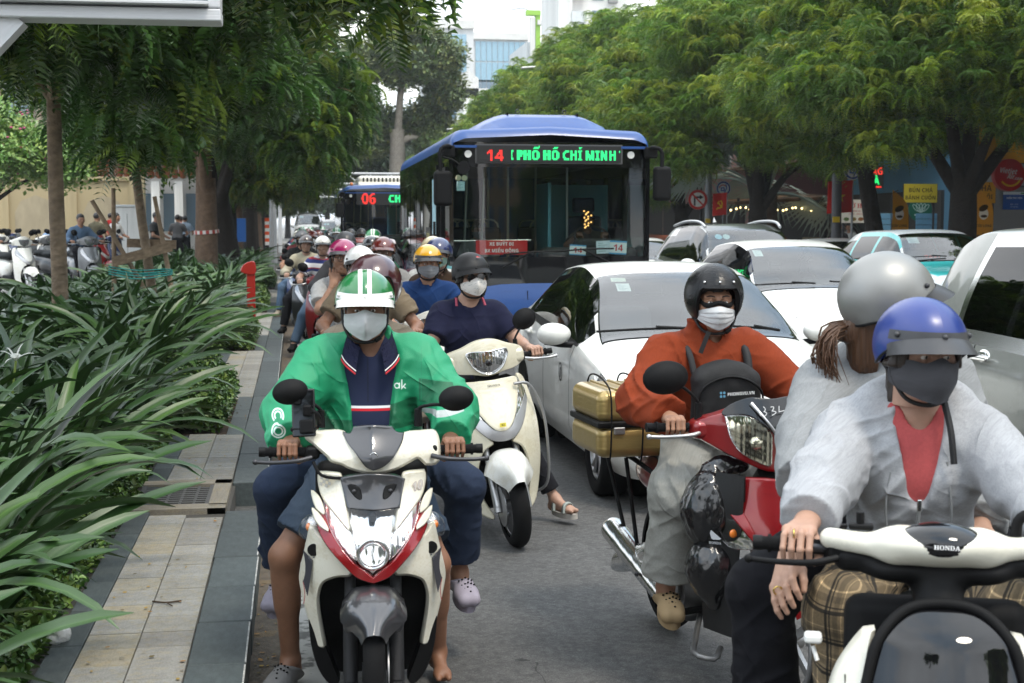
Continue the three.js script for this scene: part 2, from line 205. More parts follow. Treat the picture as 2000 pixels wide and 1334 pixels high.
// surface nets
function netMesh(f,lo,hi,h,uvf){
const n=[0,1,2].map((i)=>Math.ceil((hi[i] - lo[i])/ h)+ 2),[nx,ny,nz]=n,S=new Float32Array(nx*ny*nz).fill(1),BL=6;
const half=BL*h*.5*1.75 + h*2.5,nbx=Math.ceil(nx / BL),nby=Math.ceil(ny / BL),LF=[];
for(let K=0;K<nz;K +=BL)for(let J=0;J<ny;J +=BL)for(let I=0;I<nx;I +=BL){
const cx=lo[0] +(I + BL / 2)*h,cy=lo[1] +(J + BL / 2)*h,cz=lo[2] +(K + BL / 2)*h,c=f(cx,cy,cz),far=Math.abs(c)>half*1.3,g=far||!f.local?f:f.local(cx,cy,cz,BL*h*.87);if(!far)LF[Math.floor(I / BL)+ nbx*(Math.floor(J / BL)+ nby*Math.floor(K / BL))]=g;
for(let k=K;k<Math.min(nz,K + BL);k++)for(let j=J;j<Math.min(ny,J + BL);j++)for(let i=I;i<Math.min(nx,I + BL);i++)S[i + nx*(j + ny*k)]=far?c:g(lo[0] + i*h,lo[1] + j*h,lo[2] + k*h);
}
const id=new Int32Array(nx*ny*nz).fill(-1),P=[],N=[],U=[],I=[],st=[1,nx,nx*ny];
for(let k=0;k<nz - 1;k++)for(let j=0;j<ny - 1;j++)for(let i=0;i<nx - 1;i++){
const b=i + nx*(j + ny*k);let m=0,x=0,y=0,z=0;const s0=S[b]<0;let same=true;
for(let c=1;c<8;c++)if((S[b +(c&1)+(c&2?nx:0)+(c&4?nx*ny:0)]<0)!==s0){same=false;break;}
if(same)continue;
for(let e=0;e<12;e++){const ax=e>>2,u=e&1,v=(e>>1)&1,A=[0,0,0];A[(ax + 1)% 3]=u;A[(ax + 2)% 3]=v;const a=b + A[0] + A[1]*nx + A[2]*nx*ny,sa=S[a],sb=S[a + st[ax]];if((sa<0)===(sb<0))continue;A[ax]=sa /(sa - sb);x +=A[0];y +=A[1];z +=A[2];m++;}
x=lo[0] +(i + x / m)*h;y=lo[1] +(j + y / m)*h;z=lo[2] +(k + z / m)*h;
const f2=LF[Math.floor(i / BL)+ nbx*(Math.floor(j / BL)+ nby*Math.floor(k / BL))]??f,q=h*.5;let gx=f2(x + q,y,z)- f2(x - q,y,z),gy=f2(x,y + q,z)- f2(x,y - q,z),gz=f2(x,y,z + q)- f2(x,y,z - q);const l=Math.hypot(gx,gy,gz)||1;gx /=l;gy /=l;gz /=l;
const d0=clamp(f2(x,y,z),-h,h)*.8;x -=gx*d0;y -=gy*d0;z -=gz*d0;
id[b]=P.length / 3;P.push(x,y,z);N.push(gx,gy,gz);const uv=uvf?uvf(x,y,z,gx,gy,gz):[x + z*.6,y + z*.35];U.push(uv[0],uv[1]);
}
for(let k=1;k<nz - 1;k++)for(let j=1;j<ny - 1;j++)for(let i=1;i<nx - 1;i++){const b=i + nx*(j + ny*k),s=S[b]<0;
for(let ax=0;ax<3;ax++){if((S[b + st[ax]]<0)===s)continue;const u=st[(ax + 1)% 3],v=st[(ax + 2)% 3],a0=id[b],a1=id[b - u],a2=id[b - u - v],a3=id[b - v];if(a0<0||a1<0||a2<0||a3<0)continue;s?I.push(a0,a1,a2,a0,a2,a3):I.push(a0,a2,a1,a0,a3,a2);}}
return geom(P,N,U,I);
}
function blob(prims,h,extra,uvf){const [lo,hi]=bounds(prims,h*2.5 +(extra?.02:0));return netMesh(field(prims,extra),lo,hi,h,uvf);}
// ---------- ground, road, kerb, walkway ----------
const flat=(x0,x1,z0,z1,y,s=1)=>{const g=new THREE.PlaneGeometry(x1 - x0,z1 - z0,1,1).rotateX(-PI / 2).translate((x0 + x1)/ 2,y,(z0 + z1)/ 2),p=g.attributes.position,u=g.attributes.uv;for(let i=0;i<p.count;i++)u.setXY(i,p.getX(i)*s,p.getZ(i)*s);return g;};
const asphaltMap=tex(1024,1024,(u,v)=>{const st=hash(Math.floor(u*1024),Math.floor(v*1024),1),st2=hash(Math.floor(u*512),Math.floor(v*512),4),a=tf(u,v,5,5,2),b=tf(u,v,90,3,7);const streak=tf(u,v*.25,16,3,31);
let c=80 +(b - .5)*34 +(a - .5)*14 +(streak - .5)*8 +(st>.88?24:st<.2?-18:0)+(st2>.93?15:0);const cr=Math.abs(tf(u,v,4,4,40)- .5);if(cr<.006&&tf(u,v,3,2,44)>.56)c -=26;return [c*1.0,c*.995,c*.985];});
const asphaltBump=tex(512,512,(u,v)=>255*(.5*tf(u,v,128,2,3)+ .5*hash(Math.floor(u*512),Math.floor(v*512),8)),false);
const asphalt=std({map:rep(asphaltMap,.45),roughness:.88,bumpMap:rep(asphaltBump,.9),bumpScale:.004});
const ROADR=12.4;
structure('ground',flat(-320,320,-520,120,-.02),std({map:rep(tex(256,256,(u,v)=>{const c=118 + 40*(tf(u,v,8,5,2)- .5);return [c,c*.98,c*.94];}),.2),roughness:.95}));
structure('road',flat(-.6,ROADR + .2,-420,40,0),asphalt);
const lineWear=tex(256,512,(u,v)=>{const n=tf(u,v,24,4,3),k=tf(u,v,5,4,6);const w=n*.6 + k*.5;const c=w>.52?lerp(178,160,n):lerp(92,150,ss(.4,.52,w));return [c,c,c*.97];});
const linePaint=std({map:rep(lineWear,1.1),roughness:.8,color:lin(.8,.8,.8)});
structure('edge_line',flat(-.03,.12,-120,12,.004),linePaint);
const laneG=[];for(const x of [4.05,7.4,10.0])for(let z=2;z>-110;z -=6)laneG.push(flat(x - .06,x + .06,z - 2.5,z,.004));
structure('lane_marking',laneG,linePaint);
// gutter grit along the kerb, a strip of brown sand and leaf crumbs
structure('gutter',flat(-.2,-.03,-110,12,.003),std({map:rep(tex(512,512,(u,v)=>{const n=tf(u,v,40,3,12),k=tf(u,v,6,4,13),h=hash(Math.floor(u*512),Math.floor(v*512),2);let c=[88 + 30*(n - .5),80 + 30*(n - .5),70 + 28*(n - .5)];if(k>.56)c=c.map((q,i)=>q + [16,10,0][i]);if(h>.985)c=[150,108,58];return c;}),1.1),roughness:.95,bumpMap:rep(grain,6),bumpScale:.004}));
const slateTex=tex(256,256,(u,v)=>{const n=tf(u,v,6,5,2),g=tf(u,v,70,2,5),h=hash(Math.floor(u*256),Math.floor(v*256),2);return 200 + 150*(n - .5)+ 100*(g - .5)+(h>.985?55:0);},false);
const slate=(s)=>std({map:rep(slateTex,1.7),color:lin(.07,.087,.089).multiplyScalar(.8 + s*.12),roughness:.62,bumpMap:rep(grain,7),bumpScale:.0012});
const slates=[1,2,3].map(slate);
const chipEdge=std({map:rep(tex(128,128,(u,v)=>{const n=tf(u,v,12,4,5);const c=n>.46?172 + 30*n:110;return [c,c,c*.98];}),4),roughness:.8});
const kerb=new THREE.Group();kerb.name='kerb';kerb.userData={kind:'structure'};scene.add(kerb);
{const L=.57,G=[0,1,2].map((k)=>rbox(.213,.2,L - .004,.008,0,0,0)),sheared=new THREE.BoxGeometry(.006,.009,L - .03);
let i=0;for(let z=.5;z>-46;z -=L){if(Math.abs(z + 8.05)<.01)z=-8.93;const c=z - L / 2;const m=mesh('kerb_stone',G[i % 3],slates[Math.floor(rnd()*3)],kerb);m.position.set(-.303 + rr(-.003,.003),.05 + rr(-.002,.002),c);m.rotation.y=rr(-.004,.004);
const e=mesh('worn_edge',sheared,chipEdge,m);e.position.set(.1035,.0955,0);i++;}
const far=mesh('kerb_run',[box(.213,.2,100,-.303,.05,-96)],slates[1],kerb);tag(far,null,null,null,'stuff');mesh('kerb_run',box(.213,.2,10,-.303,.05,5.5),slates[1],kerb);
mesh('inlet_wall',box(.35,.12,.9,-.585,.05,-8.5),std({color:lin(.12,.12,.11),roughness:.9}),kerb);}
// walkway
const walk=new THREE.Group();walk.name='pavement';walk.userData={kind:'structure'};scene.add(walk);
const stoneTex=[1,2].map((s)=>tex(256,256,(u,v)=>{const n=tf(u,v,4,5,s),st=tf(u,v*.4,60,2,s + 1),h=hash(Math.floor(u*256),Math.floor(v*256),s),y=ss(.52,.7,tf(u,v,5,4,s + 6)),c=1 + .5*(n - .5)+ .5*(st - .5)+(h>.9?.12:h<.1?-.16:0);return [205*c + y*12,205*c + y*2,205*c - y*22];},false));
const stone=(r,g,b,s)=>std({map:rep(stoneTex[s % 2],1.3),color:toned(r,g,b,.93),roughness:.8,bumpMap:rep(grain,8),bumpScale:.0016});
const stones=[stone(150,149,144,1),stone(157,155,149,4),stone(146,144,137,7),stone(156,149,132,11),stone(152,148,136,15),stone(138,136,131,19)];
const bedrock=std({color:lin(.06,.057,.05),roughness:.95});
mesh('base_slab',[box(.62,.14,140,-.70,.06,-61)],bedrock,walk);
const tileSecs=[[1.5,8.05],[9.0,11.1],[13.3,18.4],[21,26.5],[30,36],[40,46]];
{const gs=[.2,.225,.25].map((d)=>rbox(.2,.05,d - .004,.003));
for(const [a,b] of tileSecs)for(const [x,w] of [[-.515,0],[-.719,3]])for(let z=a +(w?.07:0);z<b - .1;){const k=Math.floor(rnd()*3),d=[.2,.225,.25][k];if(z + d>b + .03)break;const mi=w?pick([3,4,3,1,0,4]):pick([0,1,2,0,5,1]),t=mesh('paving_tile',gs[k],stones[mi],walk);t.position.set(x,.126 + rr(-.0012,.0012),-(z + d / 2));t.rotation.set(rr(-.004,.004),rr(-.004,.004),rr(-.004,.004));z +=d;}
const bg=rbox(.118,.05,.495,.004),sb=rbox(.13,.05,.495,.004);
for(let z=1.5;z<46;z +=.5){const inTile=tileSecs.some(([a,b])=>z>a - .2&&z<b - .2)||(z>7.8&&z<9);const m=mesh('border_stone',inTile?bg:sb,slates[Math.floor(rnd()*3)],walk);m.position.set(inTile?-.882:-.478,.127 + rr(-.001,.001),-(z + .25));}
const conc=stone(140,134,122,23);mesh('drain_surround',[box(.1,.1,.92,-.46,.115,-8.52),box(.53,.1,.14,-.675,.115,-8.13),box(.53,.1,.14,-.675,.115,-8.91)],conc,walk);
const gratG=[];for(let i=0;i<9;i++)gratG.push(box(.42,.03,.028,-.72,.14,-8.25 - i*.065));for(let i=0;i<6;i++)gratG.push(box(.016,.026,.62,-.92 + i*.08,.14,-8.52));gratG.push(box(.03,.034,.64,-.52,.142,-8.52),box(.03,.034,.64,-.925,.142,-8.52));
tag(mesh('drain_grate',gratG,std({color:lin(.1,.1,.1),metalness:.4,roughness:.7,bumpMap:rep(grain,10),bumpScale:.001})),'grey cast iron drain grate set in the paved strip','drain grate');
const gg=[];for(let i=0;i<6;i++)gg.push(box(.16,.02,.02,-.1,.004,-8.2 - i*.09));gg.push(box(.02,.02,.55,-.18,.005,-8.43),box(.02,.02,.55,-.03,.005,-8.43));tag(mesh('gutter_grate',gg,M.steelDark),'small dark gutter grating in the road beside the kerb inlet','drain grate');
}
structure('planter_soil',[flat(-3.5,-.94,-130,0,.125),flat(-.98,-.54,-13.3,-11.1,.134),flat(-.98,-.54,-21,-18.4,.134),flat(-.98,-.54,-30,-26.5,.134)],std({map:rep(tex(256,256,(u,v)=>{const n=tf(u,v,20,4,5);return [62 + 40*(n - .5),50 + 34*(n - .5),38 + 28*(n - .5)];}),1.5),roughness:1,bumpMap:rep(grain,4),bumpScale:.01}));
structure('plaza',[flat(-60,-3.6,-140,20,.4),mv(new THREE.PlaneGeometry(160,.3).rotateY(PI / 2),-3.6,.25,-60)],std({map:rep(tex(512,512,(u,v)=>{const c=150 + 36*(tf(u,v,6,5,3)- .5)+ 20*(tf(u,v,80,2,9)- .5),j=(u*8 % 1<.02||v*8 % 1<.02)?.78:1;return [c*j,c*j*.99,c*j*.97];}),.25),roughness:.85}));
structure('far_sidewalk',[box(14,.16,260,ROADR + 7.1,.06,-120)],std({map:rep(tex(256,256,(u,v)=>{const c=128 + 40*(tf(u,v,6,5,3)- .5),j=(u*6 % 1<.04||v*6 % 1<.04)?.75:1;return [c*j,c*j*.97,c*j*.92];}),.4),roughness:.9}));
structure('far_kerb',box(.24,.18,260,ROADR - .03,.075,-120),slates[2]);
// fallen leaves and twigs on the paving
{const tw=std({color:lin(.06,.04,.025),roughness:.9});
tag(mesh('fallen_twig',[tube([[-.62,.157,-6.1],[-.56,.16,-6.06],[-.5,.157,-6.09]],.004,8,5),tube([[-.56,.16,-6.06],[-.53,.16,-6.0]],.003,4,5)],tw),'thin brown forked twig lying on the paving tiles','twig');
const lm=[lin(.28,.14,.03),lin(.33,.22,.05),lin(.12,.09,.03)].map((c)=>std({color:c,roughness:.8})),lg=place(new THREE.CircleGeometry(.011,6),[0,0,0],[-PI / 2,0,0],[1,1,.55]);
const parts=[[],[],[]];for(let i=0;i<420;i++){const near=i<300,x=near?rr(-.19,-.02):rr(-.8,-.42),z=-rr(4.2,15);if(!near&&z<-8&&z>-9)continue;const g=lg.clone().rotateX(rr(-.3,.3)).rotateY(rr(0,6)).scale(rr(.4,1.2),1,rr(.4,1.2));parts[i % 3].push(g.translate(x,(near?.008:.156)+ rr(0,.004),z));}
parts.forEach((p,i)=>tag(mesh('leaf_litter',p,lm[i]),['dry orange leaf crumbs scattered in the gutter and on tiles','pale yellow leaf crumbs scattered in the gutter and on tiles','dark brown leaf crumbs scattered in the gutter and on tiles'][i],'litter',null,'stuff'));
const bag=blob([ell([0,.02,0],[.05,.035,.04],.02),ell([.03,.03,.02],[.03,.025,.03],.02)],.006,(x,y,z)=>.012*fbm(x*40,y*40,z*40,3));const bm=tag(mesh('plastic_bag',bag,phys({color:0xffffff,transmission:.55,roughness:.3,thickness:0})),'crumpled clear plastic bag lying under the lily leaves','bag');bm.position.set(-.93,.165,-5.55);
}

// ---------- lilies ----------
const leafMap=tex(64,256,(u,v)=>{const st=.5 + .5*Math.sin(u*6.283*11),n=tf(u,v,8,3,4),mid=Math.exp(-(((u - .5)/ .05)**2));return [50 + 8*st + 20*(n - .5)+ 12*mid,78 + 10*st + 24*(n - .5)+ 13*mid,36 + 5*st + 12*(n - .5)+ 6*mid];});
const leafMats=[[.78,.86,.8],[1,1,1],[1.25,1.2,.95],[.6,.72,.62]].map(([r,g,b])=>phys({map:leafMap,color:lin(r,g,b),roughness:.4,transmission:.1,thickness:0,side:THREE.DoubleSide}));
const yellowLeaf=phys({color:lin(.55,.36,.06),roughness:.6,side:THREE.DoubleSide});
// strap leaf: starts at a lean a0 from the vertical and bends over by `droop` along its length
function strap(len,wid,a0,droop,twist=0,seg=12){
const P=[],U=[],I=[];let r=0,y=0;
for(let i=0;i<=seg;i++){const t=i / seg,a=a0 + droop*t**1.6,w=wid*Math.min(1,.45 + t*2.2)*Math.sqrt(Math.max(0,1 - t**3.2))*.5 + .0012,tw=twist*t,c=Math.cos(tw),s=Math.sin(tw);
for(const k of [-1,-.5,0,.5,1]){const lift=Math.abs(k)*w*.32,X=k*w*c - lift*s,n=k*w*s + lift*c;P.push(r - n*Math.cos(a),y + n*Math.sin(a),X);U.push(.5 + k*.5,t);}
r +=Math.sin(a)*len / seg;y +=Math.cos(a)*len / seg;}
for(let i=0;i<seg;i++)for(let k=0;k<4;k++){const a=i*5 + k,b=a + 5;I.push(a,b,a + 1,a + 1,b,b + 1);}
return geom(P,null,U,I);
}
const straps=[];for(let i=0;i<16;i++)straps.push(strap(rr(.85,1.25),rr(.058,.085),rr(.1,.65),rr(.8,2.0),rr(-.7,.7),12));
for(let i=0;i<6;i++)straps.push(strap(rr(.65,.95),rr(.056,.075),rr(.05,.3),rr(.3,.7),rr(-.4,.4),10));
const LILY='spider lilies in the roadside bed',lilyLabel='clump of dark green strap-leaved spider lily in the roadside bed';
const flowerMat=phys({color:lin(.85,.86,.8),roughness:.6,transmission:.2,thickness:0,side:THREE.DoubleSide}),stalkMat=std({color:lin(.22,.3,.06),roughness:.6});
const petalG=(()=>{const g=[];for(let i=0;i<6;i++)g.push(strap(.12,.009,.5 +(i % 2)*.3,1.3,0,6).rotateY(i*PI / 3));g.push(lathe([[.001,0],[.012,.02],[.03,.035]],10));return merge(g);})();
function lily(x,z,n,s,bias,indiv,flower){
const t=thing('lily_plant',lilyLabel,'plant',[x,.12,z],0,LILY),all=[];
for(let i=0;i<n;i++){const si=Math.floor(rnd()*straps.length);let az=rr(0,2*PI);if(rnd()<bias)az=rr(-1.25,1.0);const k=s*rr(.8,1.12),px=rr(-.05,.05),pz=rr(-.05,.05);
if(indiv){const m=mesh('leaf',straps[si],leafMats[Math.floor(rnd()**1.2*4)],t);m.position.set(px,0,pz);m.rotation.y=az;m.rotation.order='YXZ';m.rotation.x=rr(-.15,.15);m.scale.setScalar(k);}
else all.push(straps[si].clone().scale(k,k,k).rotateX(rr(-.15,.15)).rotateY(az).translate(px,0,pz));}
if(!indiv)mesh('foliage',all,pick(leafMats.slice(0,3)),t);
if(flower){const h=rr(.75,.95),f=thing?mesh('flower',petalG,flowerMat,t):0;f.position.set(.1,h,.06);f.rotation.set(rr(-.5,.5),rr(0,3),rr(-.7,.1));mesh('flower_stalk',tube([[0,0,0],[.04,h*.5,.02],[.1,h,.06]],.007,8,6),stalkMat,t);}
return t;
}
{let c=0;for(let z=-2.7;z>-9.6;z -=.4)for(let x=-1.32;x>-2.4 - Math.max(0,(-z - 6)*.28);x -=.42){const px=x / -z;if(px<-.36)continue;c++;const edge=x>-1.5;lily(x + rr(-.1,.1),z + rr(-.1,.1),edge?22:17,rr(.9,1.08),edge?.62:.42,true,c % 23===9);}
const protos=[];for(let i=0;i<5;i++){const p=lily(-1.4 - i*.4,-10.0,24,rr(.95,1.1),.35,false,false);protos.push(p);}
for(let z=-10.4;z>-44;z -=z>-20?.42:.62)for(let x=-1.3;x>-3.4;x -=z>-20?.45:.6){if(x / -z<-.42)continue;const p=protos[Math.floor(rnd()*5)],q=copy(p,[x + rr(-.12,.12),.12,z + rr(-.15,.15)],rr(0,6.28));const k=rr(.88,1.15);q.scale.set(k,k*rr(.9,1.1),k);}
for(let z=-2.4;z>-10;z -=.5)for(let x=-1.4;x>-3.4;x -=.5){const k=x / -z;if(k>-.38||k<-.9)continue;copy(protos[Math.floor(rnd()*5)],[x + rr(-.12,.12),.12,z + rr(-.15,.15)],rr(0,6.28));}
const yl=thing('dry_leaf','single yellowed dying strap leaf hanging at the front corner of the bed','leaf',[-1.08,.3,-4.85]);mesh('blade',strap(.3,.045,2.2,.8,.3),yellowLeaf,yl).rotation.y=.4;}

// ---------- leafy ground cover ----------
const ovalLeaf=(l,w)=>{const P=[0,0,0,w*.42,.006,l*.3,w*.5,.008,l*.55,w*.3,.002,l*.82,0,-.004,l,-w*.3,.002,l*.82,-w*.5,.008,l*.55,-w*.42,.006,l*.3,0,-.001,l*.5];const I=[];for(let i=0;i<8;i++)I.push(8,i,(i + 1)% 8);return geom(P,null,new Array(18).fill(.5),I);};
const sprigG=(()=>{const g=[];for(let i=0;i<7;i++){const t=i / 6;g.push(ovalLeaf(.046 - t*.012,.028 - t*.006).rotateX(-.2 - t*.5).rotateY(i*2.4).translate(0,t*.07,0));}return merge(g);})();
const coverMat=phys({color:0xffffff,roughness:.45,transmission:.15,thickness:0,side:THREE.DoubleSide});
function instanced(name,g,mat,list,parent){const m=new THREE.InstancedMesh(g,mat,list.length),q=new THREE.Quaternion(),e=new THREE.Euler(),mm=new THREE.Matrix4();m.name=parent?name:numbered(name);m.castShadow=m.receiveShadow=true;
list.forEach(([p,r,s,c],i)=>{e.set(...r);q.setFromEuler(e);m.setMatrixAt(i,mm.compose(V(...p),q,Array.isArray(s)?V(...s):V(s,s,s)));m.setColorAt(i,c);});(parent??scene).add(m);return m;}
const green=(r,g,b,v=.3)=>{const k=1 + rr(-v,v);return lin(r*k*rr(.85,1.2),g*k,b*k*rr(.8,1.2));};
{const list=[],put=(x,y,z,s)=>list.push([[x,y,z],[rr(-.9,.9),rr(0,6.3),rr(-.9,.9)],s,rnd()<.3?green(.16,.26,.05):green(.06,.13,.025)]);
for(let i=0;i<9500;i++){const z=-rr(2.6,26);const sh=tileSecs.some(([a,b])=>-z>a&&-z<b);const x=rr(-1.42,-.97),hh=.34*ss(-.94,-1.2,x)*(.75 + .5*noise3(x*5,0,z*4));put(x,.13 + hh*Math.sqrt(rnd()),z,rr(.7,1.25));}
for(const [a,b] of [[11.2,13.2],[18.5,20.9],[26.6,29.8],[36.1,39.8]]){const n=Math.round((b - a)*1700);for(let i=0;i<n;i++){const z=-rr(a,b),x=rr(-1.25,-.56),e=Math.min(1,(x + 1.6)*2,(-.52 - x)*6,(b + z)*6,(-z - a)*6),hh=.42*Math.sqrt(Math.max(.05,e))*(.85 + .25*noise3(x*6,1,z*5));put(x,.13 + hh*rnd()**.35,z,rr(.8,1.3));}}
tag(instanced('ground_cover',sprigG,coverMat,list),'low leafy green shrubs filling the edge of the lily bed','shrub',null,'stuff');}
// ---------- trees ----------
const barkTex=tex(128,256,(u,v)=>{const n=tf(u,v*.5,14,4,3),k=tf(u,v,5,3,7);return 190*(1 + .9*(n - .5)+ .5*(k - .5));},false),barkBump=tex(128,256,(u,v)=>255*tf(u,v*.4,18,4,5),false);
const bark=(r,g,b)=>std({map:rep(barkTex,1.6,2),color:toned(r,g,b,.75),roughness:.95,bumpMap:rep(barkBump,1.6,2),bumpScale:.02});
const barks={young:bark(124,108,90),old:bark(104,84,68),dark:bark(40,34,29),pale:bark(158,148,136)};
// a compound leaf: a midrib with paired leaflets that droop
function frond(L,pairs,pl,pw,droop,seedv){const P=[],I=[],put=(x,y,z)=>{P.push(x,y,z);return P.length / 3 - 1;};
const at=(t)=>{const a=droop*t;return [Math.cos(a*.6)*L*t,-Math.sin(a*.6)*L*t*t];};
for(let i=0;i<pairs;i++){const t=(i + .8)/ pairs,[x,y]=at(t),k=Math.sin(PI*(.12 + .8*t))**.6,l=pl*k;for(const s of [-1,1]){const fx=.35 + .2*hash(i,s,seedv),dy=-.25 - .3*hash(i,s + 5,seedv),a=put(x - pw*.2,y,0),b=put(x + l*fx*.5 + pw*.5,y + .004,s*l*.5),c=put(x + l*fx,y + l*dy,s*l),d=put(x + l*fx*.5 - pw*.6,y + dy*l*.3,s*l*.52);I.push(a,b,c,a,c,d);}}
const [ex,ey]=at(1);const n0=put(0,0,-.003),n1=put(0,0,.003),n2=put(...at(.5),.003),n3=put(...at(.5),-.003),n4=put(ex,ey,0);I.push(n0,n1,n2,n0,n2,n3,n3,n2,n4);
return geom(P,null,new Array(P.length / 3*2).fill(.5),I);}
function spray(n,L,pairs,pl,pw,droop,spread){const g=[];for(let i=0;i<n;i++)g.push(frond(L*rr(.75,1.15),pairs,pl,pw,droop*rr(.6,1.3),i).rotateX(rr(-.4,.4)).rotateZ(rr(-.2,.55)*spread).rotateY(i / n*6.283 + rr(-.4,.4)));return merge(g);}
const SPRAY={flame:[0,1,2].map(()=>spray(6,.5,15,.13,.026,1.3,1)),tam:[0,1,2].map(()=>spray(9,.34,12,.055,.02,1.5,1.4)),broad:[0,1].map(()=>{const g=[];for(let i=0;i<26;i++)g.push(ovalLeaf(rr(.2,.32),rr(.1,.15)).rotateX(rr(-1,.5)).rotateY(rr(0,6.3)).translate(rr(-.5,.5),rr(-.3,.3),rr(-.5,.5)));return merge(g);})};
const leafM=(o={})=>phys({color:0xffffff,roughness:.5,transmission:.35,thickness:0,side:THREE.DoubleSide,...o});
const LEAF={flame:leafM(),tam:leafM(),broad:leafM({roughness:.6})};
// limbs from the trunk top to every lobe, sprays of leaves through the lobes (denser at the outside)
function tree(name,label,group,[x,y,z],o){
const t=thing(name,label,'tree',[x,y,z],o.turn??0,group),h=o.fork,r0=o.r,lean=o.lean??[0,0],tg=[];
const top=V(lean[0],h,lean[1]);
tg.push(tube([[0,-.05,0],[lean[0]*.3 + rr(-.03,.03),h*.35,lean[1]*.3],[lean[0]*.7,h*.7,lean[1]*.7],top],[r0*1.35,r0*1.02,r0*.95,r0*.85],16,12));
mesh('trunk',tg,o.bark,t);
const limbs=[];let li=0;for(const [lx,ly,lz,R,ry] of o.lobes){const main=o.lobes.length<8||li++ % 3===0,e=V(lx,ly - ry*.1,lz),m=top.clone().lerp(e,.5).add(V(rr(-.2,.2),rr(.1,.4),rr(-.2,.2)));if(main)limbs.push(tube([top.clone().add(V(0,-r0*1.5,0)),m,e],[r0*.55,r0*.34,r0*.1],10,7));
for(let i=0;i<5;i++){const a=rr(0,6.28),f=V(lx + Math.cos(a)*R*.75,ly + rr(-.5,.6)*ry,lz + Math.sin(a)*R*.75);limbs.push(tube([m.clone().lerp(e,.5),e.clone().lerp(f,.5).add(V(0,.15,0)),f],[r0*.16,r0*.08,.006],7,5));}}
mesh('limbs',limbs,o.bark,t);
const per=SPRAY[o.kind].length,lists=Array.from({length:per},()=>[]);
for(const [lx,ly,lz,R,ry,n] of o.lobes)for(let i=0;i<n;i++){const a=rr(0,6.28),c=rr(-1,1),q=Math.sqrt(1 - c*c),k=rnd()**.4,wob=.82 + .36*fbm(Math.cos(a)*q*1.6 + lx,c*1.6,Math.sin(a)*q*1.6 + lz,2);const X=lx + Math.cos(a)*q*R*k*wob,Y=ly + c*ry*k*wob,Z=lz + Math.sin(a)*q*R*k*wob;if(o.floor&&Y<o.floor)continue;
const [r,g,b]=rnd()<(o.tip??.15)?o.c2:o.c1;lists[i % per].push([[X,Y,Z],[rr(-.4,.4),-a + rr(-1,1),rr(-.5,.25)],(o.ls??1)*rr(.75,1.25),green(r,g,b,.25)]);}
lists.forEach((l,i)=>l.length&&tag(instanced('crown',SPRAY[o.kind][i],LEAF[o.kind],l,t),null,null,null,'stuff'));
return t;
}
const ring=(n,R,y,r,ry,cnt,ph=0)=>Array.from({length:n},(_,i)=>{const a=i / n*6.283 + ph;return [Math.cos(a)*R*rr(.8,1.2),y + rr(-.4,.4),Math.sin(a)*R*rr(.8,1.2),r*rr(.85,1.15),ry*rr(.85,1.15),cnt];});
const FL={kind:'flame',c1:[.055,.14,.018],c2:[.2,.31,.03],tip:.22};
const LG='street trees in the lily bed';
const t0=tree('flame_tree','slender young tree with a straight grey trunk rising from the lilies at far left',LG,[-2.2,.1,-13.8],{...FL,bark:barks.young,r:.075,fork:2.9,lobes:[[.2,4.0,.4,1.3,.8,170],[-1.3,3.6,.2,1.1,.7,130],[1.3,3.9,.3,1.1,.75,150],[.1,3.5,1.3,1.1,.65,130],[.3,3.7,-1.2,1.1,.8,120],[0,5.1,0,1.6,.9,170],[.9,3.15,.5,.7,.4,40]]});
tree('flame_tree','young leaning tree held up by wooden stakes among the lilies',LG,[-1.72,.1,-18.2],{...FL,bark:barks.young,r:.06,fork:2.6,lean:[-.25,0],lobes:[[-.3,3.3,.3,1.1,.7,130],[.8,3.7,.2,1.2,.8,150],[-1.2,3.9,0,1.2,.8,130],[.2,4.7,-.3,1.6,.9,160],[-.2,2.75,.7,.7,.4,40]]});
tree('flame_tree','leafy tree overhanging the bed from beyond the left edge, only hanging fronds in view',LG,[-2.9,.1,-8.2],{...FL,bark:barks.old,r:.12,fork:3.1,lobes:[[.6,4.2,.6,1.3,.6,120],[2.3,3.95,-.4,1.0,.45,80],[1.0,3.75,-1.2,1.2,.55,110],[-.6,4.0,-1.4,1.2,.6,100],[0,5,0,2,.8,120],[3.0,4.15,-.7,.7,.35,40],[3.25,3.22,-.5,.5,.22,34],[2.6,3.4,-.6,.6,.3,30]]});
const bigLobes=(k=1)=>[[.6,5.2,.5,1.7,1.1,260*k],[2.0,4.3,.4,1.6,1.1,260*k],[-1.8,4.6,.6,1.6,1.1,220*k],[.4,4.2,1.9,1.6,1.0,240*k],[.3,4.6,-1.8,1.6,1.1,180*k],[1.2,6.2,0,2.0,1.1,220*k],[-.8,6.5,0,1.9,1.1,200*k],[1.9,3.2,1.0,.9,.6,90*k]];
const t3=tree('flame_tree','thick trunked tree with a striped tape tied round its trunk',LG,[-1.78,.1,-29.5],{...FL,bark:barks.old,r:.23,fork:2.6,lobes:bigLobes()});
const t4=tree('flame_tree','leaning dark trunked tree directly behind the taped tree',LG,[-1.5,.1,-35],{...FL,bark:barks.dark,r:.3,fork:2.4,lean:[-.35,0],lobes:bigLobes(1.1)});
const t5=tree('flame_tree','bushy tree with yellowish leaf tips hanging low over the queue of riders',LG,[-1.9,.1,-43],{...FL,c1:[.09,.17,.025],c2:[.3,.34,.04],tip:.35,bark:barks.dark,r:.2,fork:2.3,lobes:[...bigLobes(.9),[2.2,3.2,.5,1.2,.8,160],[.6,3.0,.8,1.2,.7,140]]});
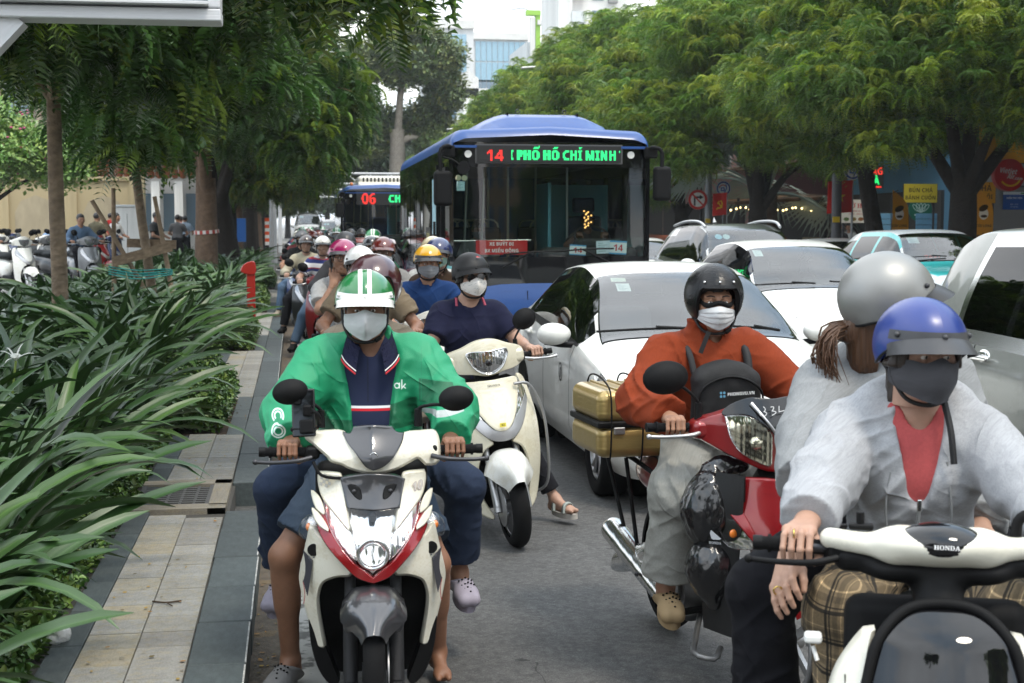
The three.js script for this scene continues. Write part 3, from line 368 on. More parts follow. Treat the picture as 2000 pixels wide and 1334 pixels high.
[[-2,-50,3],[-1.8,-58,4],[-1.9,-67,5],[-2,-78,3],[-1.8,-92,4],[-2,-108,5],[-2.2,-128,3]].forEach(([x,z,k],i)=>copy([0,0,0,t3,t4,t5][k],[x,.1,z],i*1.3,'street tree in the receding row beyond the first big trees on the left','distant street trees on the left'));
copy(t0,[-2.6,.1,3.5],1,'young street tree growing behind the photographer, seen only in reflections','trees behind the viewer');[[-3.4,12],[-3.2,20],[-3.6,29],[-3,40]].forEach(([x,z],i)=>copy(t3,[x,.1,z],i*2,'big street tree behind the photographer on the left, seen only in reflections','trees behind the viewer'));
{const m=std({map:rep(tex(128,128,(u)=>(u*4 % 1)<.5?[170,60,50]:[210,205,200]),3,1),roughness:.7});tag(mesh('tape_band',[cyl(.252,.252,.07,-1.78,1.62,-29.5,[.05,0,.06],24)],m),'red and white striped tape tied round the thick tree trunk','tape');}
// stakes round the leaning young tree
{const w=std({map:rep(tex(64,256,(u,v)=>{const n=tf(u,v*.3,16,4,2);return [128 + 66*(n - .5),110 + 60*(n - .5),90 + 50*(n - .5)];}),1),roughness:.9,bumpMap:rep(grain,3),bumpScale:.004}),teal=std({color:lin(.03,.3,.28),roughness:.6});
const st=thing('tree_stakes','wooden support stakes bound with teal cord round the young leaning tree','support',[-1.8,.1,-18.2]);
for(const [a,b] of [[[-.42,0,.35],[-.38,2.1,.3]],[[.42,0,.2],[-.62,1.95,.42]],[[.42,.0,.4],[.1,2.0,.25]],[[.0,0,-.5],[-.1,1.8,-.2]]])mesh('stake',tube([a,[(a[0] + b[0])/ 2 + .01,(a[1] + b[1])/ 2,(a[2] + b[2])/ 2],b],[.034,.03,.026],8,7),w,st);
mesh('crossboard',box(.72,.12,.035,-.05,1.3,.36,[0,.1,.26]),w,st);mesh('crossboard',box(.6,.11,.035,.02,1.42,-.1,[0,0,-.04]),w,st);
mesh('cord',[0,1,2,3].map((i)=>tube([[-.45,1.06 + i*.03,.36],[-.1,1.0 + i*.035,.42],[.28,1.05 + i*.022,.38],[.22,1.05,.1],[-.3,1.06,.1],[-.45,1.06 + i*.03,.36]],.008,20,5)),teal,st);}
// right side: feathery tamarinds
const TA={kind:'tam',c1:[.13,.25,.022],c2:[.32,.42,.04],tip:.35,ls:1.2},RG='tamarind street trees on the right pavement';
const tamLobes=(k,n,lo=4.4,side=0)=>[...ring(5,2.4*k,lo + .6,1.9*k,1.2*k,n,side),...ring(4,1.6*k,lo + 2.3,2.1*k,1.3*k,n,1),[.2,lo + 4,.1,2.2*k,1.4*k,n],[-2.9*k,lo - .1,.6,1.5*k,.9,Math.round(n*.8)]];
const r1=tree('tamarind_tree','dark forked tamarind beside the round red airline sign, nearest on the right',RG,[13.75,.14,-28],{...TA,c1:[.1,.205,.02],bark:barks.dark,r:.3,fork:2.6,lobes:[...tamLobes(1.05,420,4.5),[-1.9,3.5,.8,1.0,.7,130],[.2,4.0,1.6,1.2,.8,150],[-3.2,4.4,.5,1.2,.8,130],[1.2,3.7,1.0,.8,.6,70]]});
const r2=tree('tamarind_tree','tamarind with a slanting dark trunk behind the white cars, second on the right',RG,[13.6,.14,-31.6],{...TA,c1:[.11,.215,.02],bark:barks.dark,r:.21,fork:3,lean:[-.55,0],lobes:[...tamLobes(.95,380,4.7,1),[-1.5,3.5,.6,1.1,.8,150],[.6,3.7,1.0,.9,.7,100],[-3.0,4.2,.5,1.1,.7,120]]});
const r3=tree('tamarind_tree','tamarind with three upright dark limbs in front of the fan palm',RG,[13.63,.14,-41],{...TA,bark:barks.dark,r:.3,fork:2.4,lobes:[...tamLobes(1.1,460,4.7,2),[-2.4,3.6,.8,1.2,.8,170],[1.8,3.7,.8,1.2,.8,150],[-.4,3.9,1.8,1.2,.7,140]]});
const r4=tree('tamarind_tree','tamarind behind the no right turn sign, beside the bus mirror',RG,[13.5,.14,-49],{...TA,bark:barks.dark,r:.28,fork:2.2,lobes:[...tamLobes(1.1,460,4.6,.5),[-1.5,3.0,.5,1.4,1.0,220]]});
[[12.9,-57,4],[13.2,-66,3],[12.9,-75,4],[13.1,-85,3],[12.8,-97,4],[13,-112,3],[12.6,-130,4]].forEach(([x,z,k],i)=>{const c=copy(k===3?r3:r4,[x,.14,z],i*1.9,'tamarind crown in the receding row of trees above the buses','distant tamarind trees on the right');c.scale.setScalar([1.05,1.1,1.05,1.0,1.0,.95,.95][i]);});
copy(r3,[14.5,.14,-19],2.2,'tamarind standing just beyond the right edge of the view',RG);copy(r4,[13.8,.14,-6],.7,'big tamarind growing to the right of the photographer, seen in reflections','trees behind the viewer');[[12.8,9],[13,17],[12.7,26],[13,36],[12.8,47]].forEach(([x,z],i)=>copy(i % 2?r4:r3,[x,.14,z],i*1.7,'big tamarind behind the photographer on the right, seen only in reflections','trees behind the viewer'));
// giant tree at the far end
tree('giant_tree','towering tree with a pale trunk and rounded crown at the end of the street','far trees',[7.3,0,-103],{kind:'broad',c1:[.1,.16,.045],c2:[.22,.27,.07],tip:.35,ls:1.3,bark:barks.pale,r:.62,fork:8.6,lobes:[[.6,15.0,0,3.0,2.0,600],[2.6,13.6,.4,2.5,1.9,500],[-2.4,13.2,0,2.4,1.6,420],[.6,13,1.5,2.6,1.8,420],[3.4,11.2,0,1.5,1.3,220],[-3.0,10.6,.3,1.7,1.4,240],[-1.2,8.5,-1.4,2.4,2.2,320],[2.2,9.2,-1.5,2.2,1.9,300],[-2.6,7.6,.4,1.4,1.0,140],[2.6,7.4,0,1.4,1.2,170]]});
tree('giant_tree','broken lower trunk and foliage of an old tree left of the towering tree','far trees',[5.7,0,-112],{kind:'broad',c1:[.05,.1,.03],c2:[.12,.17,.05],tip:.25,ls:1.3,bark:barks.pale,r:.45,fork:4.5,lobes:[[-1.5,9,0,2.4,2.2,360],[.5,6.6,.5,2.2,1.6,260],[-3,6,0,2.2,1.8,300],[-1,3.6,1,1.8,1.2,160]]});
tree('giant_tree','rounded yellow-green tree peeping out behind the roof of bus fourteen','far trees',[9.8,0,-84],{kind:'tam',c1:[.17,.27,.04],c2:[.3,.37,.06],ls:1.4,bark:barks.dark,r:.3,fork:2.8,lobes:[[0,5.1,0,2.4,1.3,620],[-1.6,4.5,.6,1.7,1.1,420],[1.8,5.6,.2,2.0,1.4,460]]});
for(let i=0;i<9;i++)tree('broadleaf_tree','hazy green tree closing the far end of the street','hazy trees closing the street',[-8 + i*3.2 + rr(-1,1),0,-165 -(i % 3)*14],{kind:'broad',c1:[.055,.105,.035],c2:[.12,.18,.06],ls:2,bark:barks.dark,r:.35,fork:4,lobes:[[0,9 + rr(-1.5,2),0,3.4,3.2,260],[rr(-1,1),5.5,1,3.4,2.6,240]]});
// bougainvillea-like flowering tree by the yellow wall
{const t=tree('flowering_tree','bright green small tree dotted with pink flowers by the yellow wall',null,[-9.3,.4,-46],{kind:'broad',c1:[.17,.32,.06],c2:[.26,.4,.09],tip:.4,ls:.62,bark:barks.dark,r:.14,fork:2.2,lobes:[[0,4.1,0,1.9,1.3,420],[1.6,3.5,.3,1.5,1.0,300],[-1.5,3.6,.2,1.6,1.1,300],[.3,3.3,1.2,1.6,1.0,260],[2.3,3.1,.6,.9,.7,120]]});
const fl=[];for(let i=0;i<60;i++){const a=rr(-.2,3.4),c=rr(-.7,.9);fl.push(ball(.05,Math.cos(a)*2.7*Math.sqrt(1 - c*c),3.7 + c*1.3,Math.sin(a)*1.9*Math.sqrt(1 - c*c),[1,.7,1],5));}tag(mesh('flowers',fl,std({color:lin(.42,.05,.16),roughness:.7}),t),'scattered pink blossoms',null,null,'stuff');}
// fan palm
{const t=thing('fan_palm','silvery blue fan palm behind the three-limbed tamarind','palm',[14.9,.14,-44]);t.scale.setScalar(1.75);const pm=phys({color:lin(.42,.5,.43),roughness:.6,transmission:.15,thickness:0,side:THREE.DoubleSide});
mesh('trunk',tube([[0,0,0],[.02,.7,0],[0,1.5,0]],.2,8,12),barks.old,t);
for(let i=0;i<15;i++){const az=i*2.399,el=lerp(-.35,1.15,(i*.618)% 1),L=rr(1.2,1.6),b=V(0,1.5,0),e=V(Math.cos(az)*Math.cos(el)*L,1.5 + Math.sin(el)*L + .1,Math.sin(az)*Math.cos(el)*L),P=[],I=[],R=rr(.85,1.05);
for(let k=0;k<34;k++){const a=(k / 33 - .5)*4.6,n=P.length / 3,f=R*(.75 + .25*Math.cos(a*.6));for(const [da,q,y] of [[0,.02,0],[-.05,.62,.04],[.05,.62,-.02],[0,1,-.16 - .06*(k % 2)]])P.push(Math.cos(a + da)*f*q,y*q +(k % 2)*.02,Math.sin(a + da)*f*q);I.push(n,n + 1,n + 2,n + 1,n + 3,n + 2);}
const g=geom(P,null,new Array(P.length / 3*2).fill(0),I);g.applyMatrix4(new THREE.Matrix4().compose(e,new THREE.Quaternion().setFromEuler(new THREE.Euler(0,-az,el - .5,'YXZ')),V(1,1,1)));mesh('fan_leaf',g,pm,t);mesh('stalk',tube([b,b.clone().lerp(e,.5).add(V(0,.12,0)),e],[.03,.02,.015],8,5),pm,t);}}
// ---------- cars ----------
const tyreG=(R,w,r)=>lathe([[r,-w*.42],[r + .01,-w*.5],[R - .035,-w*.53],[R - .012,-w*.47],[R,-w*.36],[R,-w*.06],[R - .006,-w*.05],[R - .006,w*.05],[R,w*.06],[R,w*.36],[R - .012,w*.47],[R - .035,w*.53],[r + .01,w*.5],[r,w*.42]],48);
const darkAlloy=std({color:lin(.04,.04,.042),metalness:.7,roughness:.35}),alloy=std({color:lin(.42,.42,.43),metalness:.95,roughness:.28});
function carWheel(parent,x,y,z,R,side){
const w=new THREE.Group();w.name='wheel';w.position.set(x,y,z);w.rotation.set(0,0,side>0?-PI / 2:PI / 2);parent.add(w);// local +y points outwards
const r=R*.67;mesh('tyre',tyreG(R,.19,r),M.rubber,w);
const g=[lathe([[r - .02,-.08],[r,.078],[r - .014,.08],[r - .03,.05],[r - .04,-.06]],40)],s=[cyl(.045,.05,.03,0,.06,0,undefined,20)];
for(let i=0;i<5;i++){const a=i*2*PI / 5;for(const k of [-.17,.17])s.push(tube([[Math.cos(a)*.03,.058,Math.sin(a)*.03],[Math.cos(a + k*.6)*r*.55,.062,Math.sin(a + k*.6)*r*.55],[Math.cos(a + k)*(r - .02),.07,Math.sin(a + k)*(r - .02)]],[.02,.014,.013],6,6));}
mesh('rim',[...g,...s],alloy,w);mesh('hub_web',[cyl(r - .03,r - .03,.01,0,.02,0,undefined,32),...Array.from({length:5},(_,i)=>{const a=i*2*PI / 5;return box(r*.72,.012,.05,Math.cos(a)*r*.5,.05,Math.sin(a)*r*.5,[0,-a,0]);})],darkAlloy,w);
return w;
}
const frit=phys({color:lin(.02,.02,.021),roughness:.04,ior:2.1});
const carGlass=glassTint(.5,.56,.56,{ior:2.1}),privacy=glassTint(.04,.045,.045,{ior:1.5});
const cabin=std({color:lin(.03,.03,.032),roughness:.85}),cabinLight=std({color:lin(.16,.155,.15),roughness:.9});
const sticker=(w,h,col)=>once('sticker' + col,()=>canvasTex(64,64,(g)=>{g.fillStyle=col;g.fillRect(0,0,64,64);g.fillStyle='rgba(110,140,140,.7)';for(let i=0;i<5;i++)g.fillRect(8,10 + i*10,20 +(i*17)% 28,3);}));
function car(name,label,o){
const t=thing(name,label,o.category??'car',[o.x,0,o.z],o.turn??0,o.group),L=o.L,N1=9,N2=8,N3=9,NV=N1 + N2 + N3,yC=curve(o.yC),yB=curve(o.yB),wB=curve(o.wB),wT=curve(o.wT),cr=curve(o.crown),[wf,wr]=o.wheels,R=o.R;
const low=(u)=>{let y=o.clear;for(const c of [wf,wr]){const d=Math.abs(u - c),a=R + .055;if(d<a)y=Math.max(y,R + Math.sqrt(a*a - d*d)*.98);}return y;};
const bow=(u)=>o.bow*ss(0,.5,u)*(1 - ss(L - .8,L,u));
const S=(u,j)=>{const b=wB(u),yb=yB(u),tw=wT(u),yc=yC(u),yt=yc - cr(u),yl=Math.min(low(u),yb - .08);let x,y;
if(j<=N1){const q=j / N1,y0=Math.max(yl,0);y=lerp(y0,yb,q);const k=(y - o.clear)/(yb - o.clear);x=b - .07*(1 - ss(0,.22,k))+ .012*Math.sin(PI*clamp(k,0,1))- .03*ss(.86,1,k);}
else if(j<=N1 + N2){const q=(j - N1)/ N2,e=ss(.8,1,q)*.0;const x0=b - .03;x=lerp(x0,tw,q)+ .03*Math.sin(PI*q)*ss(.1,.4,yt - yb);y=lerp(yb,yt,q)+ .0*e;}
else{const q=(j - N1 - N2)/ N3,a=q*PI / 2;x=tw*Math.cos(a);y=yt +(yc - yt)*Math.sin(a)**.9;if(q===1)x=0;}
const z=L / 2 - u + bow(u)*(1 -(x / Math.max(.3,b))**2)- o.bow;return [x,y,z];};
const rows=[];const reg=o.regions(N1,N2,NV),keys=new Set();for(let u=0;u<=L + 1e-6;u +=.035)keys.add(+u.toFixed(4));for(const r of reg){keys.add(r.u0);keys.add(r.u1);}keys.add(L);for(const c of [wf,wr]){keys.add(+(c - R - .055).toFixed(4));keys.add(+(c + R + .055).toFixed(4));}
const us=[...keys].sort((a,b)=>a - b);
const sub=(list,flip)=>{const P=[],I=[],idm=new Map();const vid=(i,j)=>{const k=i*100 + j;if(!idm.has(k)){const p=S(us[i],j);idm.set(k,P.length / 3);P.push(flip?-p[0]:p[0],p[1],p[2]);}return idm.get(k);};
for(const [i,j] of list){const a=vid(i,j),b=vid(i + 1,j),c=vid(i,j + 1),d=vid(i + 1,j + 1);flip?I.push(a,b,c,c,b,d):I.push(a,c,b,b,c,d);}if(!I.length)return null;const U=[];for(let i=0;i<P.length;i +=3)U.push(P[i] + P[i + 2],P[i + 1] + P[i]*.3);return geom(P,null,U,I);};
const bodyCells=[],lists=reg.map(()=>[]);
for(let i=0;i<us.length - 1;i++)for(let j=0;j<NV;j++){const k=reg.findIndex((r)=>us[i]>=r.u0 - 1e-6&&us[i + 1]<=r.u1 + 1e-6&&j>=r.j0&&j<r.j1);(k<0?bodyCells:lists[k]).push([i,j]);}
const shell=[sub(bodyCells),sub(bodyCells,true)];
const front=[],rear=[];for(const [u,f] of [[0,front],[L,rear]]){const P=[];for(let j=0;j<=NV;j++)P.push(S(u,j));for(let j=NV - 1;j>=0;j--){const p=S(u,j);P.push([-p[0],p[1],p[2]]);}const c=[0,.45,P[0][2] +(u?0:0)],pos=[],I=[];pos.push(...c);P.forEach((p)=>pos.push(...p));P.push(P[0]);for(let k=1;k<P.length;k++){const n=k %(P.length - 1)+ 1;u?I.push(0,n,k):I.push(0,k,n);}f.push(geom(pos,null,new Array(pos.length / 3*2).fill(0),I));}
mesh('body',[...shell,...front,...rear].map((g)=>g),o.paint,t);
reg.forEach((r,k)=>{for(const fl of r.both?[0]:[0,1]){const g=r.both?merge([sub(lists[k]),sub(lists[k],true)]):sub(lists[k],!!fl);if(g){const m=mesh(r.name,g,r.mat??o.paint,t);if(r.label)m.userData.label=r.label;r.on?.(m,fl?-1:1,S);}}});
for(const [c,i] of [[wf,0],[wr,1]])for(const s of [-1,1])carWheel(t,s*(wB(c)- .115),R,L / 2 - c,R,s);
// underside, wheel wells and cabin
mesh('underbody',[box(2*wB(L / 2)- .36,.1,L - .5,0,o.clear + .05,0),...[wf,wr].map((c)=>cyl(R + .05,R + .05,2*wB(c)- .55,0,R + .04,L / 2 - c,[0,0,PI / 2],24))],M.darkCavity,t);
const zc=L / 2 - o.cowl;
mesh('dashboard',[rbox(1.3,.22,.5,.08,0,o.belt - .12,zc - .35),box(1.34,.5,.1,0,o.belt - .4,zc - .1),box(1.5,.06,L*.55,0,o.clear + .14,-.1)],cabin,t);
const seat=(x,z)=>[rbox(.5,.62,.14,.06,x,o.belt - .1,z,[-.18,0,0]),rbox(.27,.17,.1,.045,x,o.belt + .32,z - .1,[-.15,0,0]),rbox(.5,.16,.5,.06,x,o.belt - .42,z + .2)];
for(const x of [-.37,.37])mesh('seat',seat(x,zc - 1.0),o.seatMat??cabinLight,t);mesh('rear_bench',[rbox(1.25,.62,.16,.06,0,o.belt - .08,zc - 1.95,[-.2,0,0]),rbox(.25,.16,.1,.04,-.35,o.belt + .3,zc - 2.02),rbox(.25,.16,.1,.04,.35,o.belt + .3,zc - 2.02)],o.seatMat??cabinLight,t);
mesh('steering_wheel',torus(.18,.016,.37,o.belt - .02,zc - .58,[-.35,0,0],24,8),cabin,t);
return{t,S,N1,N2,NV,yC,zof:(u)=>L / 2 - u,o};
}
function seam(c,u,j0,j1,r=.003,s=1){const p=[];for(let j=j0;j<=j1;j++){const q=c.S(u,j);p.push([q[0]*s,q[1],q[2]]);}return tube(p,r,14,5);}
function mirrorPod(c,side,x,y,z,mat,base=M.blackPlastic){
const m=mesh('side_mirror',blob([ell([side*x,y,z],[.115,.075,.085],.03),ell([side*(x + .03),y - .005,z - .02],[.09,.07,.06],.03),{...rbx([side*x,y,z - .14],[.2,.2,.08],.01),sub:1,k:.01}],.012),mat,c.t);
mesh('mirror_foot',[tube([[side*(x - .14),y - .08,z - .02],[side*(x - .06),y - .075,z - .01],[side*(x + .07),y - .062,z]],[.022,.022,.012],8,8)],base,m);mesh('mirror_glass',new THREE.CircleGeometry(.075,20).scale(1.2,.75,1).rotateY(PI).translate(side*x,y,z - .064),std({color:lin(.6,.62,.64),metalness:1,roughness:.05}),m);return m;
}
function wipers(c,u0){const y0=c.yC(u0),z0=c.zof(u0);for(const [x,l,a] of [[-.12,.62,.06],[.5,.42,.05]]){const p=(dx,h)=>{const q=c.S(u0 + .05 + h,c.NV - 2);return [x + dx,c.yC(u0 + .03)+ .03 + h*.3 - Math.abs(x + dx)**2*.07,c.zof(u0)+ c.o.bow*0 - .02 - Math.abs(x + dx)**2*.1];};mesh('wiper',[tube([p(0,0),p(-l*.5,.02),p(-l,.05)],.009,10,5),tube([p(.04,-.02),p(-l*.35,.05)],.011,6,5)],M.blackPlastic,c.t);}}
const whitePaint=paint(226,226,221,.12),sedanPaint=paint(228,228,222,.1);
const headlampMats={black:phys({color:lin(.015,.015,.017),roughness:.15,clearcoat:1,clearcoatRoughness:.02}),clear:phys({color:lin(.32,.33,.34),metalness:.7,roughness:.15,clearcoat:1})};
const sedanRegions=(wt)=>(N1,N2,NV)=>{const R=[],a=N1 + N2;const g=(name,u0,u1,j0,j1,mat,x)=>R.push({name,u0,u1,j0,j1,mat,...x});
g('windshield',1.27,2.0,a + 1,NV,carGlass,{both:1});g('windshield_band',1.2,1.27,a,NV,frit,{both:1});g('windshield_band',2.0,2.04,a,NV,frit,{both:1});g('windshield_band',1.27,2.0,a,a + 1,frit);
g('rear_window',3.3,3.85,a + 1,NV,privacy,{both:1});
g('side_window',1.55,2.42,N1 + 1,a - 1,privacy);g('side_window',2.5,3.2,N1 + 1,a - 1,privacy);g('side_window',3.26,3.5,N1 + 1,a - 2,privacy);
g('window_trim',1.36,3.56,N1,N1 + 1,M.blackPlastic);g('window_trim',2.42,2.5,N1 + 1,a - 1,M.glossBlack);g('window_trim',3.2,3.26,N1 + 1,a - 1,M.glossBlack);g('window_trim',1.36,1.55,N1 + 1,a - 1,M.glossBlack);g('window_trim',1.55,3.56,a - 1,a,M.glossBlack);
g('door',1.42,2.44,1,N1,undefined,{on:wt?.door});g('door',2.455,3.3,1,N1,undefined,{on:wt?.door2});g('door_gap',2.44,2.455,1,N1,M.darkCavity);g('door_gap',1.41,1.42,1,N1,M.darkCavity);
g('headlight',.1,.62,N1 - 2,N1,wt?.lamp??headlampMats.black);g('hood',.2,1.17,a,NV,undefined,{both:1});g('hood_gap',1.17,1.2,a,NV,M.darkCavity,{both:1});g('hood_gap',.19,.2,a,NV,M.darkCavity,{both:1});return R;};
const sedanShape={L:4.42,yC:[[0,.62],[.08,.74],[.3,.83],[.8,.93],[1.2,1.01],[1.55,1.2],[2.02,1.405],[2.6,1.475],[3.2,1.435],[3.6,1.28],[3.95,1.13],[4.3,1.1],[4.42,.98]],yB:[[0,.56],[.2,.68],[.7,.83],[1.3,.91],[2.5,.95],[3.6,1.0],[4.42,.95]],wB:[[0,.62],[.1,.74],[.35,.83],[.9,.862],[3.4,.865],[4.1,.83],[4.42,.74]],wT:[[0,.5],[.2,.64],[.8,.7],[1.2,.7],[2.02,.575],[2.8,.56],[3.3,.575],[3.95,.66],[4.42,.6]],crown:[[0,.04],[.8,.055],[1.2,.06],[2.02,.05],[3,.045],[4.42,.04]],wheels:[.88,3.43],R:.305,clear:.2,bow:.16,cowl:1.22,belt:.95};
function carExtras(c,o={}){const t=c.t,S=c.S;
wipers(c,o.cowlU??1.22);
const hs=o.handles??[2.28,3.14];for(const s of [-1,1])for(const u of hs){const p=S(u,c.N1 - 2);mesh('door_handle',[rbox(.03,.028,.2,.012,s*(p[0] + .018),p[1] + .015,p[2]),ball(.045,s*(p[0] - .012),p[1] + .015,p[2],[.4,.7,1.1],12)],o.handleMat??c.o.paint,t);}
for(const s of [-1,1]){const p=S(o.mirU??1.52,c.N1);mirrorPod(c,s,p[0] + .13,p[1] + .075,p[2] + .03,o.mirMat??c.o.paint);}
}
// nearest white sedan
{const c=car('sedan_car','white sedan with black and silver alloy wheels stopped behind the cream scooter',{...sedanShape,x:2.74,z:-10.3,turn:.0,paint:sedanPaint,regions:sedanRegions()});carExtras(c);
// front corner: bumper seam, headlight inner light, fog recess, door emblem, stickers
for(const s of [-1,1]){const p=c.S(.42,c.N1 - 1);mesh('lamp_chrome',[tube([.12,.3,.5,.66].map((u)=>{const q=c.S(u,c.N1 - 2);return [s*(q[0] + .003),q[1] + .01,q[2]];}),.009,10,6)],M.chrome,c.t);mesh('headlight_projector',[ball(.045,s*(p[0] - .05),p[1] - .02,p[2] + .06,[1,1,.8],16)],M.reflector,c.t);
mesh('fog_recess',[rbox(.2,.16,.1,.03,s*.62,.42,2.06,[0,s*.5,0])],M.blackPlastic,c.t);}
for(const s of [-1,1])mesh('bumper_seam',seam(c,.66,2,c.N1 - 2,.003,s),M.darkCavity,c.t);
mesh('grille',[rbox(.9,.16,.06,.03,0,.42,2.16),rbox(.5,.06,.05,.02,0,.62,2.17)],M.blackPlastic,c.t);
const badge=canvasTex(128,128,(g)=>{g.lineWidth=11;g.strokeStyle='#222';g.beginPath();g.arc(64,64,52,0,7);g.stroke();g.lineWidth=9;g.beginPath();g.ellipse(60,68,20,32,.5,0,7);g.stroke();g.beginPath();g.moveTo(60,100);g.lineTo(72,34);g.stroke();});
const pp=c.S(1.72,c.N1 - 2);decal('door_emblem',.15,.15,badge,c.t,[-(pp[0] + .006),pp[1] - .06,pp[2]],[0,-PI / 2,0]);
const st=[c.S(1.92,c.NV - 5),c.S(1.8,c.NV - 5)];const sk=sticker(1,1,'#e8efe8');decal('windshield_sticker',.1,.1,sk,c.t,[-(st[1][0] - .05),st[1][1] - .005,st[1][2] - .07],[-1.02,0,0]);decal('windshield_sticker',.11,.05,sticker(1,1,'#dfe8cf'),c.t,[-(st[0][0] - .02),st[0][1] - .005,st[0][2] - .05],[-1.02,0,0]);
}
// white car in the next lane
{const shape={...sedanShape,yC:sedanShape.yC.map(([u,y])=>[u,y*1.075]),yB:sedanShape.yB.map(([u,y])=>[u,y*1.06]),bow:.14};
const c=car('taxi_car','white taxi with a green lit display in its side window',{...shape,x:5.6,z:-15.6,paint:whitePaint,regions:sedanRegions()});carExtras(c);
const st=c.S(1.9,c.NV - 6);decal('windshield_sticker',.1,.13,sticker(1,1,'#dcebe4'),c.t,[-(st[0] - .03),st[1] - .01,st[2] - .05],[-1.02,0,0]);decal('window_strip',.36,.045,textTex([['XE HOP DONG',128,22,26,'#777']],{w:256,h:44,bg:'#f0f0ec'}),c.t,[-(st[0] - .1),st[1] + .085,st[2] - .17],[-1.02,0,0]);
const dots=canvasTex(128,128,(g)=>{g.fillStyle='#001006';g.fillRect(0,0,128,128);g.fillStyle='#1cff8a';for(let j=0;j<16;j++)for(let i=0;i<16;i++){const n=tf(i / 16,j / 16,8,2,3),q=(j % 6<4)&&n>.47;if(q){g.beginPath();g.arc(4 + i*8,4 + j*8,2.8,0,7);g.fill();}}});
const p=c.S(1.75,c.N1 + 4);const d=mesh('led_display',new THREE.PlaneGeometry(.34,.22),std({color:0,emissive:0xffffff,emissiveMap:dots,emissiveIntensity:1.4}),c.t);d.position.set(-(p[0] + .012),p[1] - .01,p[2]);d.rotation.set(0,-PI / 2,0);d.rotateX(-.25);}
// sport utility with a dark roof
const suvShape={L:4.75,yC:[[0,.8],[.1,.98],[.4,1.07],[1.0,1.14],[1.35,1.2],[1.75,1.5],[2.05,1.69],[2.6,1.78],[3.8,1.76],[4.3,1.66],[4.6,1.25],[4.75,1.0]],yB:[[0,.75],[.3,.92],[1.3,1.06],[3,1.1],[4.3,1.16],[4.75,1.0]],wB:[[0,.7],[.12,.82],[.5,.91],[1.2,.93],[4,.92],[4.75,.84]],wT:[[0,.6],[.4,.74],[1.3,.76],[2.05,.64],[3,.63],[4.3,.62],[4.75,.66]],crown:[[0,.04],[1.2,.06],[2.05,.05],[4.75,.05]],wheels:[.95,3.7],R:.37,clear:.27,bow:.14,cowl:1.36,belt:1.1};
const suvRegions=(roof,trim,dk)=>(N1,N2,NV)=>{const R=[],a=N1 + N2,g=(name,u0,u1,j0,j1,mat,x)=>R.push({name,u0,u1,j0,j1,mat,...x});
g('windshield',1.42,2.0,a + 1,NV,carGlass,{both:1});g('windshield_band',1.36,1.42,a,NV,frit,{both:1});g('windshield_band',2.0,2.03,a,NV,frit,{both:1});g('windshield_band',1.42,2.0,a,a + 1,frit);
g('rear_window',4.36,4.58,a + 1,NV,privacy,{both:1});if(roof)g('roof_panel',2.03,4.3,a + 1,NV,roof,{both:1});
g('side_window',1.68,2.55,N1 + 1,a - 1,privacy);g('side_window',2.65,3.5,N1 + 1,a - 1,privacy);g('side_window',3.58,4.2,N1 + 1,a - 2,privacy);
g('window_trim',1.5,4.25,N1,N1 + 1,trim??M.chrome);g('window_trim',2.55,2.65,N1 + 1,a - 1,trim??M.glossBlack);g('window_trim',3.5,3.58,N1 + 1,a - 1,trim??M.glossBlack);g('window_trim',1.5,1.68,N1 + 1,a - 1,M.glossBlack);g('window_trim',1.68,3.58,a - 1,a,trim??M.glossBlack);
g('door',1.5,2.59,1,N1);g('door',2.605,3.5,1,N1);g('door_gap',2.59,2.605,1,N1,M.darkCavity);g('headlight',.1,.6,N1 - 2,N1,headlampMats.clear);g('hood',.25,1.33,a,NV,dk,{both:1});g('hood_gap',1.33,1.36,a,NV,M.darkCavity,{both:1});return R;};
{const c=car('suv_car','white sport utility with a black roof and silver roof rails',{...suvShape,x:7.2,z:-22.6,paint:paint(214,216,214,.1),regions:suvRegions(paint(28,32,28,0))});carExtras(c,{cowlU:1.38,mirU:1.66,handles:[2.44,3.36]});
for(const s of [-1,1])mesh('roof_rail',[tube([[s*.63,1.72,.2],[s*.645,1.79,.0],[s*.645,1.81,-.9],[s*.63,1.74,-1.7]],.024,16,8)],std({color:lin(.55,.56,.57),metalness:.3,roughness:.4}),c.t);mesh('antenna',[place(new THREE.ConeGeometry(.04,.12,8),[0,1.84,-1.4],[-.5,0,0])],M.alu,c.t);
const st=c.S(1.9,c.NV - 6);for(const dx of [0,.13]){const m=mesh('windshield_sticker',new THREE.CircleGeometry(.06,20),std({color:dx?0xc8e4df:0x9fd8e6,roughness:.5}),c.t);m.position.set(-(st[0] - .1)+ dx,st[1] - .02,st[2] - .03);m.rotation.x=-.85;}}
{const c=car('sedan_car','white car with a dark side window half hidden behind the black-roofed utility',{...sedanShape,x:11.5,z:-29.2,turn:.0,paint:whitePaint,regions:sedanRegions()});carExtras(c);}
{const c=car('taxi_car','white taxi with red lettering behind its windshield, beside the bus',{...sedanShape,x:7.7,z:-31.4,paint:whitePaint,regions:sedanRegions()});carExtras(c);decal('taxi_sign',.42,.12,textTex([['TAXI',128,34,58,'#ff4630','bold',1.3]],{w:256,h:68}),c.t,[-.3,1.17,.68],[-.5,0,0],{emissive:0xff3020,emissiveIntensity:.25});decal('windshield_sticker',.16,.12,sticker(1,1,'#dfeff0'),c.t,[-.05,1.33,.5],[-.95,0,0]);decal('windshield_sticker',.22,.09,sticker(1,1,'#8fd2dd'),c.t,[-.42,1.3,.5],[-.95,0,0]);}
